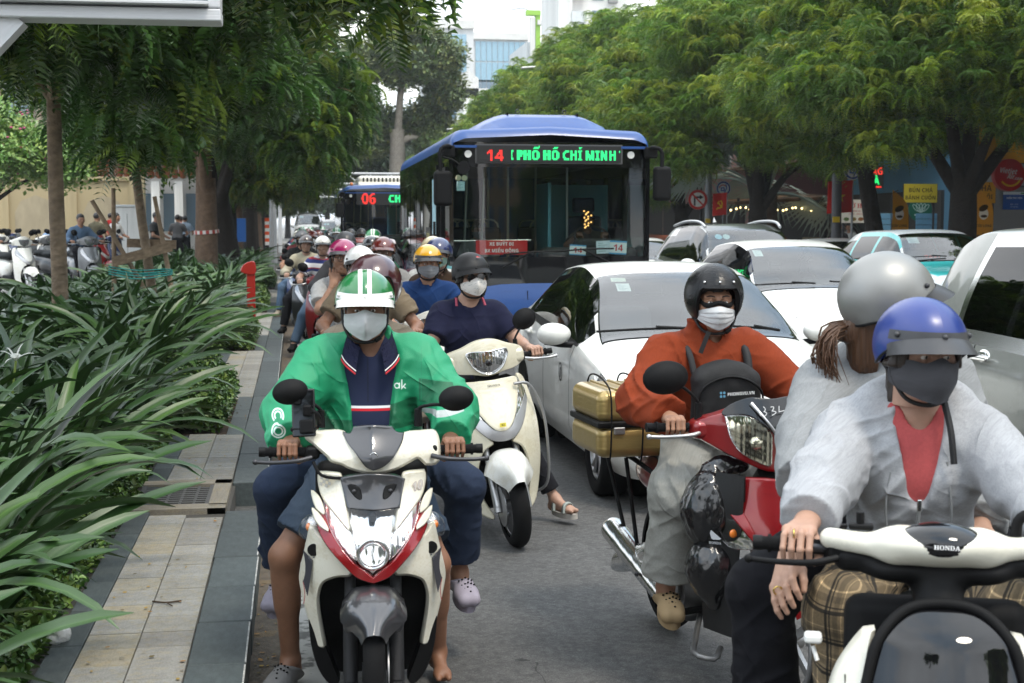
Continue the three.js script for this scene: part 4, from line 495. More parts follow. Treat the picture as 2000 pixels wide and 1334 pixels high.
{const teal=paint(56,186,182,.06),c=car('taxi_car','white and teal electric taxi at the right beyond the silver helmet',{...suvShape,L:4.45,wheels:[.9,3.45],yC:suvShape.yC.map(([u,y])=>[u*.94,y*.945]),yB:suvShape.yB.map(([u,y])=>[u,y*.97]),x:10.75,z:-23.1,turn:.0,paint:paint(222,224,222,.08),regions:suvRegions(null,teal,teal)});carExtras(c,{cowlU:1.38,mirU:1.66,handles:[2.44,3.3]});
const st=c.S(1.8,c.NV - 6);decal('windshield_sticker',.2,.16,sticker(1,1,'#dcefe8'),c.t,[-(st[0] - .12),st[1] - .01,st[2] - .02],[-.9,0,0]);decal('taxi_sign',.4,.1,textTex([['TAXI',128,34,58,'#ff6a58','bold',1.4]],{w:256,h:68}),c.t,[-.28,1.23,.72],[-.6,0,0],{emissive:0xff3020,emissiveIntensity:.2});
const front=mesh('bumper',[rbox(1.5,.28,.14,.06,0,.66,2.16),rbox(1.2,.2,.12,.05,0,.94,2.12,[-.4,0,0])],teal,c.t);for(const s of [-1,1])mesh('headlight',[ball(.13,s*.62,.8,2.12,[1.1,.55,.5],16)],headlampMats.clear,c.t);void front;}
// silver people carrier cut by the right edge
{const mpv=paint(138,140,134,.12,{metalness:.35,roughness:.4}),sh={...suvShape,L:5.1,wheels:[.95,3.95],yC:[[0,.8],[.1,.95],[.9,1.12],[1.2,1.18],[1.8,1.55],[2.3,1.72],[3,1.77],[4.5,1.75],[4.8,1.66],[5.0,1.3],[5.1,1.0]],yB:[[0,.75],[1.2,1.02],[3,1.05],[4.6,1.09],[5.1,1.0]],wB:[[0,.7],[.12,.84],[.5,.95],[4.5,.96],[4.9,.9],[5.1,.82]],wT:[[0,.6],[1.2,.78],[2.3,.7],[4.6,.69],[5.1,.7]],crown:suvShape.crown,R:.34,clear:.22};
const reg=(N1,N2,NV)=>{const a=N1 + N2,R=[],g=(name,u0,u1,j0,j1,mat,x)=>R.push({name,u0,u1,j0,j1,mat,...x});g('windshield',1.3,2.2,a + 1,NV,carGlass,{both:1});g('side_window',2.0,2.8,N1 + 1,a - 1,privacy);g('side_window',2.86,3.8,N1 + 1,a - 1,privacy);g('side_window',3.86,4.36,N1 + 1,a - 1,privacy);g('window_trim',1.8,4.42,N1,N1 + 1,M.chrome);g('window_trim',4.36,4.42,N1 + 1,a,M.chrome);g('window_trim',2.8,2.86,N1 + 1,a - 1,M.glossBlack);g('window_trim',3.8,3.86,N1 + 1,a - 1,M.glossBlack);g('window_trim',1.8,4.36,a - 1,a,M.chrome);g('door',2.88,4.14,1,N1);g('door_gap',4.14,4.152,1,N1,M.darkCavity);g('door_gap',2.868,2.88,1,N1,M.darkCavity);g('rear_window',4.7,4.95,a + 1,NV,privacy,{both:1});return R;};
const c=car('minivan_car','silver grey people carrier with chrome window trim cut by the right edge',{...sh,x:4.72,z:-5.75,turn:.02,paint:mpv,regions:reg});carExtras(c,{cowlU:1.28,mirU:1.72,handles:[2.72],handleMat:M.chrome});for(const s of [-1,1])mesh('headlight',rbox(.34,.16,.16,.06,s*.62,.78,2.42,[0,s*.35,0],4),headlampMats.clear,c.t);mesh('grille',[rbox(1.0,.3,.08,.03,0,.5,2.56),rbox(.8,.07,.07,.02,0,.76,2.53)],M.blackPlastic,c.t);for(let i=0;i<4;i++)mesh('grille_bar',rbox(.96,.018,.03,.006,0,.41 + i*.06,2.6),M.chrome,c.t);for(const u of [4.02]){const p=c.S(u,c.N1 - 2);mesh('door_handle',[rbox(.03,.032,.22,.014,-(p[0] + .02),p[1] + .02,p[2]),ball(.06,-(p[0] - .02),p[1] + .02,p[2],[.4,.8,1.2],14)],M.chrome,c.t);}}
// red car between the buses
{const c=car('suv_car','dark red car waiting between the two buses',{...suvShape,x:1.25,z:-25.6,turn:.0,paint:paint(120,14,18,.05),regions:suvRegions()});carExtras(c,{cowlU:1.38,mirU:1.66,handles:[2.44,3.36]});c.t.scale.set(.82,.86,.9);}
// ---------- buses ----------
// lettering as a matrix of light dots
function dotText(cols,rows,draw,px=10,on=.35){const c=document.createElement('canvas');c.width=cols;c.height=rows;const g=c.getContext('2d');g.fillStyle='#000';g.fillRect(0,0,cols,rows);draw(g,cols,rows);const d=g.getImageData(0,0,cols,rows).data;
return canvasTex(cols*px,rows*px,(q)=>{q.fillStyle='#050505';q.fillRect(0,0,cols*px,rows*px);for(let y=0;y<rows;y++)for(let x=0;x<cols;x++){const o=(y*cols + x)*4,m=Math.max(d[o],d[o + 1],d[o + 2])/ 255;q.fillStyle=m>on?`rgb(${d[o] / m},${d[o + 1] / m},${d[o + 2] / m})`:'#1a1a1a';q.beginPath();q.arc((x + .5)*px,(y + .5)*px,px*(m>on?.47:.25),0,7);q.fill();}});}
const ledMat=(t,k=1.5)=>std({color:0x000000,emissive:0xffffff,emissiveMap:t,emissiveIntensity:k,roughness:.5});
function bus(label,o){
const t=thing('city_bus',label,'bus',[o.x,0,o.z],o.turn??0),hw=1.27,L=o.L??8.6,blue=o.blue,black=M.glossBlack;
// roof and side shell: a rounded arch section swept along the length
const arch=(x0,y0,y1,r,n=8)=>{const p=[];for(let i=0;i<=n;i++){const a=i / n*PI / 2;p.push([x0 - r + Math.cos(a)*r,y0 +(y1 - y0)*Math.sin(a)]);}return p;};
const sec=[...arch(hw,2.72,2.94,.2),[0,2.99]],full=[...sec,...sec.slice(0,-1).reverse().map(([x,y])=>[-x,y])];
const roof=[];for(const [z,k,dy] of [[.02,.965,-.12],[-.02,.985,-.05],[-.1,1,-.01],[-.3,1,0],[-L + .2,1,0],[-L,.98,-.08]])roof.push(full.map(([x,y])=>[x*k,Math.max(2.7,y + dy*ss(2.72,2.94,y)),z]));
mesh('roof',[loft(roof.map((r)=>r.slice().reverse())),box(2*hw*.965,.03,.05,0,2.72,-.02)],blue,t);
mesh('roof_lining',box(2*hw - .1,.04,L - .2,0,2.62,-L / 2),cabinLight,t);
// side walls: lower skirt, window band, upper band
for(const s of [-1,1]){const x=s*hw;
mesh('side_skirt',box(.05,.85,L,x - s*.025,.72,-L / 2),o.skirt,t);mesh('window_header',box(.05,.3,L - .04,x - s*.025,2.57,-L / 2),black,t);
const zs=[.06,1.35,2.55,3.75,4.95,6.15,7.35,L - .1];for(let i=0;i<zs.length;i++)mesh('pillar',box(.052,1.3,.1,x - s*.027,1.78,-zs[i]),black,t);
for(let i=0;i<zs.length - 1;i++)mesh('side_window',box(.012,1.28,zs[i + 1] - zs[i] - .1,x - s*.012,1.78,-(zs[i] + zs[i + 1])/ 2),glassTint(.22,.27,.25),t);}
mesh('door_frame',[box(.03,2.2,.06,-hw - .008,1.45,-1.42),box(.03,2.2,.04,-hw - .008,1.45,-.82),box(.03,.06,1.2,-hw - .008,2.45,-.85),box(.02,.5,.18,-hw - .012,1.55,-1.8)],M.blackPlastic,t);
decal('side_notice',.5,.75,textTex([['BẾN',128,120,40,'#3f7c90'],['XE',128,180,40,'#3f7c90']],{w:256,h:384,bg:'#a9d2de'}),t,[-hw - .006,2.0,-1.9],[0,-PI / 2,0]);decal('side_notice',.7,.6,textTex([['LỘ TRÌNH',128,40,36,'#cfc070'],['BẾN THÀNH',128,90,26,'#e8e8e8'],['MIỀN ĐÔNG',128,130,26,'#e8e8e8']],{w:256,h:200,bg:'#20242a'}),t,[-hw - .006,1.42,-2.8],[0,-PI / 2,0]);
mesh('rear_wall',box(2*hw - .06,2.3,.06,0,1.5,-L + .04),blue,t);mesh('floor',box(2*hw - .08,.12,L - .1,0,.5,-L / 2),cabin,t);
for(const z of [-2.2,-L + 1.9])for(const s of [-1,1])carWheel(t,s*1.12,.46,z,.46,s);
// front mask: gloss black frame with an opening for the windscreen
const yb=o.glassLow??1.36,zf=(x)=>.03 - .055*(x / hw)**2 - .1*Math.max(0,Math.abs(x)/ hw - .85)**2*8;
const P=(x0,x1,y0,y1,dz=0)=>grid(14,4,(u,v)=>{const x=lerp(x0,x1,u),y=lerp(y0,y1,v);return [x,y,zf(x)+ dz - .05*(y - 1)*.5];});
mesh('front_mask',[P(-1.26,1.26,2.47,2.78),P(-1.26,-1.22,yb,2.47),P(1.22,1.26,yb,2.47)],black,t);mesh('lower_mask',[P(-1.26,1.26,.95,yb)],black,t);
const blueLow=grid(20,8,(u,v)=>{const x=lerp(-1.26,1.26,u),y=lerp(.32,.98 + .05*(1 -(2*u - 1)**2)- .12*Math.max(0,Math.abs(2*u - 1)- .5),v);return [x,y,zf(x)+ .05*Math.sin(PI*clamp(v,0,1))+ .015];});mesh('front_bumper',[blueLow],blue,t);mesh('bumper_seam',[box(.008,.6,.01,-.3,.64,.075)],M.darkCavity,t);
const ws=mesh('windshield',[P(-1.22,1.22,yb,2.47,.001)],glassTint(.58,.66,.64),t);if(o.split)mesh('glass_divider',[box(.03,1.1,.02,.02,1.9,.0)],black,t);void ws;
for(const s of [-1,1]){mesh('clearance_light',[cyl(.045,.045,.02,s*1.03,2.63,zf(1.03)- .03,[PI / 2,0,0],24)],std({color:lin(.7,.7,.66),roughness:.3}),t);mesh('headlight',[ball(.12,s*.95,.62,zf(.95)+ .05,[1.4,.8,.5],16)],headlampMats.clear,t);}
// wipers
for(const [a,b,c] of [[[-.62,1.22,.06],[-.25,1.42,.05],[.55,1.45,.05]],[[.75,1.28,.06],[.4,1.45,.05],[-.2,1.47,.05]]])mesh('wiper',[tube([a,b],.013,6,6),tube([[b[0] - .35,b[1] - .03,.05],b,[b[0] + .4,b[1] + .01,.05]],.011,8,5)],M.blackPlastic,t);
// mirrors
for(const s of [-1,1]){const g=mesh('side_mirror',[rbox(.225,.43,.13,.05,s*(s>0?1.4:1.36),s>0?2.27:2.2,.1)],M.mattePlastic,t);mesh('mirror_arm',[tube([[s*1.22,2.68,-.06],[s*1.3,2.72,.1],[s*1.38,2.68,.12],[s*1.39,2.4,.12]],.025,14,8),rbox(.16,.14,.08,.02,s*1.28,2.66,.0)],M.mattePlastic,g);}
mesh('round_mirror',[place(new THREE.CylinderGeometry(.085,.06,.05,24),[-1.1,2.45,.17],[1.4,0,.5]),tube([[-1.36,2.58,.12],[-1.25,2.55,.15],[-1.12,2.46,.16]],.012,8,6)],M.mattePlastic,t);
// interior: seats, grab poles, driver cab, dash
const seatBlue=std({color:lin(.02,.03,.07),roughness:.8}),pole=std({color:lin(.5,.5,.5),metalness:.9,roughness:.3});
for(let i=0;i<4;i++)for(const x of [-.98,-.55,.6,1.0]){if(x>0&&i<1)continue;mesh('seat',[rbox(.4,.75,.1,.05,x,1.35,-1.9 - i*1.1,[-.1,0,0]),rbox(.4,.1,.4,.04,x,1.0,-1.65 - i*1.1)],seatBlue,t);mesh('grab_rail',[tube([[x - .17,1.6,-1.95 - i*1.1],[x - .14,1.8,-1.97 - i*1.1],[x + .14,1.8,-1.97 - i*1.1],[x + .17,1.6,-1.95 - i*1.1]],.014,12,6)],pole,t);}
for(const [x,z] of [[-.75,-1.2],[-.3,-1.6],[-.35,-3.2],[.35,-3.2],[-.95,-1.45],[.4,-1.0]])mesh('grab_pole',[bar([x,.55,z],[x +(x<-.5?.08:0),2.6,z],.017)],pole,t);
mesh('front_rail',[bar([-1.18,1.55,-.3],[-.2,1.56,-.3],.014),bar([-1.0,1.45,-.4],[-.9,1.0,-.4],.014)],pole,t);
mesh('driver_partition',[box(.04,1.3,.9,.12,1.65,-1.2),box(.9,1.2,.04,.66,1.7,-1.75)],std({color:lin(.16,.42,.5),roughness:.5}),t);mesh('dashboard',[rbox(1.25,.3,.45,.1,.55,1.32,-.35),rbox(.5,.2,.3,.06,.65,1.48,-.45)],cabin,t);mesh('steering_wheel',[torus(.23,.016,.66,1.6,-.62,[-.9,0,0],28,8)],cabin,t);mesh('driver_seat',[rbox(.48,.75,.12,.05,.68,1.5,-1.25,[-.1,0,0]),rbox(.3,.2,.1,.04,.68,2.02,-1.3),rbox(.48,.12,.46,.04,.68,1.12,-1.0)],seatBlue,t);
return{t,hw,L,zf};
}
const busBlue=paint(20,70,136,.12,{roughness:.45,clearcoat:.35,clearcoatRoughness:.15}),busSkirt=paint(38,60,88,.25);
{const b=bus('blue city bus with route fourteen on its lit display and a red notice',{x:3.15,z:-17.55,L:8.4,blue:busBlue,skirt:busSkirt}),t=b.t;
// roof pod
const pod=[];for(const [z,k,h] of [[-.35,.7,.0],[-.55,.8,.17],[-.9,.86,.235],[-3.2,.86,.24],[-3.6,.84,.15],[-3.8,.8,0]]){const r=[];for(let i=0;i<=16;i++){const u=i / 8 - 1,e=Math.max(0,Math.abs(u)- .45)/ .55;r.push([-u*k*1.12,2.95 + Math.max(0,h)*(1 - e**1.6)-(e>.99?.06:0),z]);}pod.push(r);}
mesh('roof_pod',[loft(pod.map((r)=>r.slice().reverse()))],busBlue,t);mesh('pod_seam',[box(.012,.2,2.4,.5,3.1,-2.0),box(.012,.2,2.4,-.42,3.1,-2.0)],M.darkCavity,t);
for(const x of [-.28,.34])mesh('lifting_eye',[torus(.024,.006,x,3.225,-.9,[0,0,0],14,6)],M.steelDark,t);
const led=dotText(132,15,(g)=>{g.textBaseline='middle';g.font='bold 15px sans-serif';g.fillStyle='#ff2a20';g.fillText('14',8,8);g.fillStyle='#25ff8c';g.font='bold 12px sans-serif';g.save();g.beginPath();g.rect(31,0,100,15);g.clip();g.save();g.translate(29,9.4);g.scale(.86,1);g.textAlign='left';vtext(g,'I PHỐ HỒ CHÍ MINH TR',0,0,12);g.restore();g.restore();},8);
const panelM=mesh('led_display',new THREE.PlaneGeometry(1.82,.205),ledMat(led,1.25),t);panelM.position.set(-.015,2.632,.012);panelM.rotation.x=-.025;mesh('display_frame',[box(1.86,.24,.02,-.015,2.632,-.012)],std({color:lin(.08,.08,.08),roughness:.6}),t);
decal('route_notice',.65,.18,textTex([['XE BUÝT ĐI',256,36,46,'#fff'],['BX MIỀN ĐÔNG',256,102,46,'#fff']],{w:512,h:140,bg:'#cf1d22'}),t,[-.61,1.475,-.045],[0,0,0]);
const n14=textTex([['14',64,50,66,'#c8202a']],{w:128,h:96,bg:'#eef2f2',pre:(g)=>{g.fillStyle='#5aa6d8';g.fillRect(0,0,128,12);g.fillRect(0,86,128,10);}});decal('route_plate',.21,.13,n14,t,[.36,1.44,-.06],[0,0,-.06]);decal('route_plate',.22,.17,n14,t,[.88,1.47,-.06],[0,0,-.05]);decal('route_plate',.2,.16,sticker(1,1,'#dfeaf2'),t,[.7,1.475,-.07],[0,0,.05]);
for(const x of [-1.15,-1.075]){const m=mesh('round_sticker',new THREE.CircleGeometry(.036,20),std({color:lin(.6,.58,.4),roughness:.6}),t);m.position.set(x,2.335,-.056);}decal('notice_sticker',.1,.115,sticker(1,1,'#bfe2ea'),t,[-1.12,2.235,-.053]);
// warm dashboard string lights
mesh('string_lights',Array.from({length:16},(_,i)=>ball(.012,.48 +(i % 3)*.03 - .02*Math.sin(i),1.72 + i*.014,-.2,[1,1,1],6)),std({color:0x000000,emissive:0xffc070,emissiveIntensity:1.6}),t);}
{const b=bus('blue bus number zero six with a slotted white roof unit, farther back',{x:2.68,z:-43,L:9,blue:busBlue,skirt:busSkirt,split:true,glassLow:1.2}),t=b.t;
mesh('roof_pod',[rbox(1.9,.3,3.2,.12,.15,3.1,-2.2),rbox(1.9,.16,.7,.1,.15,3.02,-.7,[.3,0,0])],paint(226,222,208,.1),t);mesh('pod_slots',Array.from({length:14},(_,i)=>box(.05,.14,.02,-.62 + i*.115,3.12,-.59)),M.darkCavity,t);
mesh('marker_lamp',[ball(.05,-1.0,2.98,-.2,[1,1.2,1],10)],M.amber,t);
const led=dotText(84,16,(g)=>{g.textBaseline='middle';g.font='bold 17px sans-serif';g.fillStyle='#ff3024';g.fillText('06',6,9);g.fillStyle='#2cff90';g.font='bold 12px sans-serif';g.textAlign='left';vtext(g,'CHỢ LỚN',40,9,12);},8);const p=mesh('led_display',new THREE.PlaneGeometry(2.0,.4),ledMat(led,1.25),t);p.position.set(.14,2.56,.008);p.rotation.x=-.025;}
// ---------- motorbikes ----------
// bike axes: origin on the ground midway between the wheels, +z forwards, y up
function bikeWheel(t,z,R,w,rimMat=alloy,discSide=0,x=0){
const g=new THREE.Group();g.name='wheel';g.position.set(x,R,z);g.rotation.z=PI / 2;t.add(g);const r=R*.72;
const prof=[];for(let i=0;i<=12;i++){const a=lerp(-1.9,1.9,i / 12);prof.push([R - w*.5 + Math.cos(a)*w*.5,Math.sin(a)*w*.5]);}
const grooves=[];for(let i=0;i<22;i++){const a=i / 22*2*PI;for(const s of [-1,1])grooves.push(place(new THREE.BoxGeometry(.012,.004,w*.34),[Math.cos(a + s*.06)*(R - .0035),s*w*.2,Math.sin(a + s*.06)*(R - .0035)],[s*.5 - PI / 2,-a - s*.06,0]));}
mesh('tyre',lathe(prof,44),M.rubber,g);
const s=[lathe([[r - .022,-w*.3],[r + .004,-w*.34],[r + .004,w*.34],[r - .022,w*.3],[r - .022,-w*.3]],36),cyl(.035,.035,w*1.1,0,0,0,undefined,14)];for(let i=0;i<6;i++){const a=i*PI / 3;s.push(box(r - .03,w*.22,.03,Math.cos(a)*r*.5,0,Math.sin(a)*r*.5,[0,-a,0]));}
mesh('rim',s,rimMat,g);if(discSide)mesh('brake_disc',[cyl(.11,.11,.005,0,discSide*(w*.5 + .012),0,undefined,28)],M.alu,g);void grooves;return g;
}
function bikeMirror(t,s,base,head,size=[.085,.058,.022],tilt=.12,mat=M.mattePlastic){
const m=mesh('mirror',blob([ell(head,size,.01,new THREE.Quaternion().setFromEuler(new THREE.Euler(0,0,s*tilt))),ell([head[0],head[1],head[2] + .008],[size[0]*.75,size[1]*.75,size[2]*1.3],.01,new THREE.Quaternion().setFromEuler(new THREE.Euler(0,0,s*tilt)))],.008),mat,t);
const mid=[lerp(base[0],head[0],.42)+ s*.012,lerp(base[1],head[1],.75),lerp(base[2],head[2],.5)];mesh('mirror_stalk',[tube([base,[base[0],base[1] + .05,base[2]],mid,[head[0] - s*size[0]*.55,head[1] - size[1]*.6,head[2] - .004]],.0062,16,7),cyl(.013,.015,.06,base[0],base[1] + .02,base[2],undefined,12)],M.blackPlastic,m);
mesh('mirror_glass',new THREE.CircleGeometry(1,24).scale(size[0]*.86,size[1]*.86,1).rotateY(PI).rotateZ(s*tilt).translate(head[0],head[1],head[2] - size[2]*.96),std({color:lin(.55,.57,.6),metalness:1,roughness:.06}),m);return m;
}
// grips and levers: s side, g the centre of the grip
function grip(t,s,g,back=.1,leverMat=M.steelDark,len=.12){
const a=[g[0] - s*len*.5,g[1],g[2] + back*len*.5],b=[g[0] + s*len*.5,g[1],g[2] - back*len*.5],e=[g[0] + s*(len*.5 + .028),g[1],g[2] - back*(len*.5 + .028)];
const m=mesh('grip',[bar(a,b,.017,14),bar(b,e,.0155,14),bar([b[0] - s*.004,b[1],b[2]],[b[0] + s*.004,b[1],b[2]],.021,14)],M.rubber,t);mesh('bar_end',[bar([e[0] - s*.012,e[1],e[2]],[e[0] + s*.01,e[1],e[2]],.0172,14)],M.blackPlastic,m);
mesh('brake_lever',[tube([[a[0] - s*.02,a[1] - .012,a[2] + .05],[a[0] + s*.03,a[1] - .02,a[2] + .068],[b[0] + s*.0,b[1] - .028,b[2] + .058],[b[0] + s*.045,b[1] - .026,b[2] + .05]],[.009,.008,.007,.007],12,8),ball(.0105,b[0] + s*.047,b[1] - .026,b[2] + .05,[1,1,1],10)],leverMat,t);
mesh('switch_housing',[rbox(.05,.045,.055,.014,a[0] - s*.022,a[1],a[2] + .006)],M.blackPlastic,t);
}
const fork=(t,x,z0,y0,z1,y1,r,mat)=>{for(const s of [-1,1])mesh('fork_leg',[bar([s*x,y0,z0],[s*x,y1,z1],r,14),bar([s*x,lerp(y0,y1,.55),lerp(z0,z1,.55)],[s*x,y1 - .03,z1],r*1.25,14)],mat,t);};
const lens=(t,name,pts,zf,back,o={})=>{const p=mesh(name,panel(pts,(x,y)=>zf(x,y)- back,.004,.02),o.reflector??M.reflector,t);mesh('lens_cover',panel(pts,zf,.003,.02),o.lens??M.lens,p);return p;};
const cream=paint(222,216,194,.2),whiteScoot=paint(226,226,220,.16),silverPaint=std({color:lin(.5,.5,.51),metalness:.75,roughness:.36});
const both=(half,n=5)=>{const r=half.filter((p)=>Math.abs(p[0])>1e-6);const first=half[0],last=half[half.length - 1];const mir=mirror(r);return smooth([...(Math.abs(first[0])<1e-6?[first]:[]),...r,...(Math.abs(last[0])<1e-6?[last]:[]),...mir],n);};
// step-through scooter seen on nearly every lane; paint and trim vary
function scooter(label,pos,turn,o={}){
const t=thing('motor_scooter',label,'scooter',pos,turn,o.group),body=o.paint??cream,trim=o.trim??M.mattePlastic,hi=!o.simple,E=hi?.022:.05;
t.rotation.z=o.roll??0;
const zb=(x,y)=>.40 - 2.2*x*x - .9*(y - 1.02)**2*8*.2;
mesh('handlebar_cowl',once('cowl' + hi,()=>merge([dome(both([[0,1.128],[.06,1.12],[.13,1.09],[.205,1.062],[.228,1.03],[.21,.972],[.16,.95],[.09,.942],[0,.925]]),zb,.05,null,hi?14:5),...[-1,1].map((s)=>rbox(.1,.085,.1,.03,s*.18,1.01,.28))])),body,t);
if(hi){const L=both([[0,1.062],[.06,1.067],[.116,1.06],[.1,1.005],[.068,.962],[0,.934]]);lens(t,'headlight',L,(x,y)=>zb(x,y)+ .024 + .4*x*x,.018);mesh('headlight_trim',[tube([...L,L[0]].filter((_,i)=>i % 3===0).map(([x,y])=>[x,y,zb(x,y)+ .016]),.004,40,5)],M.chrome,t);mesh('headlight_bulb',[ball(.02,.0,1.0,zb(0,1)+ .008,[1,1,.7],12)],M.glossBlack,t);}
else mesh('headlight',once('hl',()=>panel(both([[0,1.062],[.06,1.067],[.116,1.06],[.1,1.005],[.068,.962],[0,.934]],2),(x,y)=>zb(x,y)+ .008,.004,.05)),headlampMats.clear,t);
const za=(x,y)=>.43 + .13*ss(.95,.6,y)- .05*ss(.5,.2,y)- 2.9*x*x;
mesh('front_panel',once('fp' + hi,()=>dome(both([[0,.905],[.09,.905],[.152,.892],[.127,.79],[.082,.7],[.04,.652],[0,.64]],hi?5:2),(x,y)=>za(x,y)+ .012,.02,null,hi?12:4)),body,t);
mesh('silver_garnish',once('sg' + hi,()=>merge([1,-1].map((s)=>panel(smooth([[0,.636,1],[.05,.652],[.09,.697],[.15,.752],[.19,.8,1],[.192,.765],[.13,.66],[.065,.598],[0,.585,1]].map(([x,y,c])=>[x*s,y,c]),4),(x,y)=>za(x,y)+ .006,.015,E)))),o.garnish??silverPaint,t);
for(const s of [-1,1]){const pts=smooth([[.157,.888,1],[.196,.812],[.15,.75],[.094,.702,1],[.134,.79]].map(([x,y,c])=>[x*s,y,c]),4);if(hi)lens(t,'turn_signal',pts,(x,y)=>za(x,y)+ .016,.012);else mesh('turn_signal',once('ts' + s,()=>panel(pts,(x,y)=>za(x,y)+ .004,.01,.05)),headlampMats.clear,t);
mesh('side_apron',once('sa' + hi + s,()=>panel(smooth([[.165,.9],[.2,.88],[.225,.78],[.238,.6],[.225,.4],[.18,.22],[.1,.15],[.088,.16,1],[.14,.28],[.15,.42],[.118,.53],[.06,.575,1],[.08,.6],[.19,.74],[.2,.8]].map(([x,y,c])=>[x*s,y,c]),4),(x,y)=>za(x,y)- .004,.03,E,.008)),body,t);}
mesh('inner_shield',once('is',()=>panel(both([[0,.9],[.17,.88],[.215,.6],[.2,.35],[.12,.18],[0,.18]],3),(x,y)=>za(x,y)- .1 - .12*ss(.5,.3,y),.02,.05)),M.darkCavity,t);
// wheels, fork, fender
const R=.235;bikeWheel(t,.6,R,.1,o.rim??alloy,1);bikeWheel(t,-.62,R - .01,.105,o.rim??alloy);
fork(t,.085,.42,.62,.6,R,.017,M.alu);
mesh('front_fender',once('ff' + hi,()=>{const rows=[];for(let i=0;i<=14;i++){const q=i / 14,a=lerp(-.95,.98,q),w=.1 + .035*Math.sin(PI*clamp(q*1.25,0,1))- .05*ss(.75,1,q),r=[];for(let j=0;j<=10;j++){const u=j / 5 - 1,e=Math.abs(u),rad=R + .075 - .13*e**3;r.push([u*w,R + Math.cos(a)*rad,.6 + Math.sin(a)*rad]);}rows.push(r);}return loft(rows);}),o.fender??body,t);
// floor, seat, tail
mesh('floorboard',once('fb',()=>merge([rbox(.34,.09,.46,.03,0,.32,.06),rbox(.3,.12,.5,.03,0,.22,.05)])),M.blackPlastic,t);
mesh('leg_shield',once('ls',()=>merge([rbox(.36,.5,.06,.03,0,.6,.27,[-.22,0,0]),rbox(.14,.2,.12,.04,0,.88,.3)])),trim,t);
mesh('rear_body',once('rb' + hi,()=>blob([ell([0,.5,-.34],[.17,.2,.3],.05),ell([0,.6,-.66],[.13,.12,.3],.06),ell([0,.42,-.2],[.15,.16,.12],.05)],hi?.02:.035)),body,t);
mesh('seat',once('st' + hi,()=>blob([cap([0,.735,-.12],[0,.76,-.7],.075,.07,.06),ell([0,.73,-.3],[.15,.06,.26],.06),ell([0,.755,-.66],[.125,.05,.18],.05)],hi?.018:.03)),M.seat,t);
mesh('tail_light',once('tl',()=>rbox(.16,.07,.05,.02,0,.62,-.93)),M.redLens,t);mesh('exhaust',once('ex',()=>merge([bar([-.16,.28,-.35],[-.18,.34,-.85],.05,12)])),M.steelDark,t);
const G=[.31,1.0,.26];for(const s of [-1,1]){grip(t,s,[s*G[0],G[1],G[2]],.16,M.alu);if(o.mirrors !==0&&!(o.mirrors===1&&s<0))bikeMirror(t,s,[s*.2,1.045,.25],[s*.27,1.2,.24],[.072,.06,.022],.35);}
mesh('handlebar',once('hb',()=>merge([bar([-.27,1.0,.26],[.27,1.0,.26],.012),bar([0,.7,.36],[0,1.0,.27],.03)])),M.steelDark,t);
return t;
}
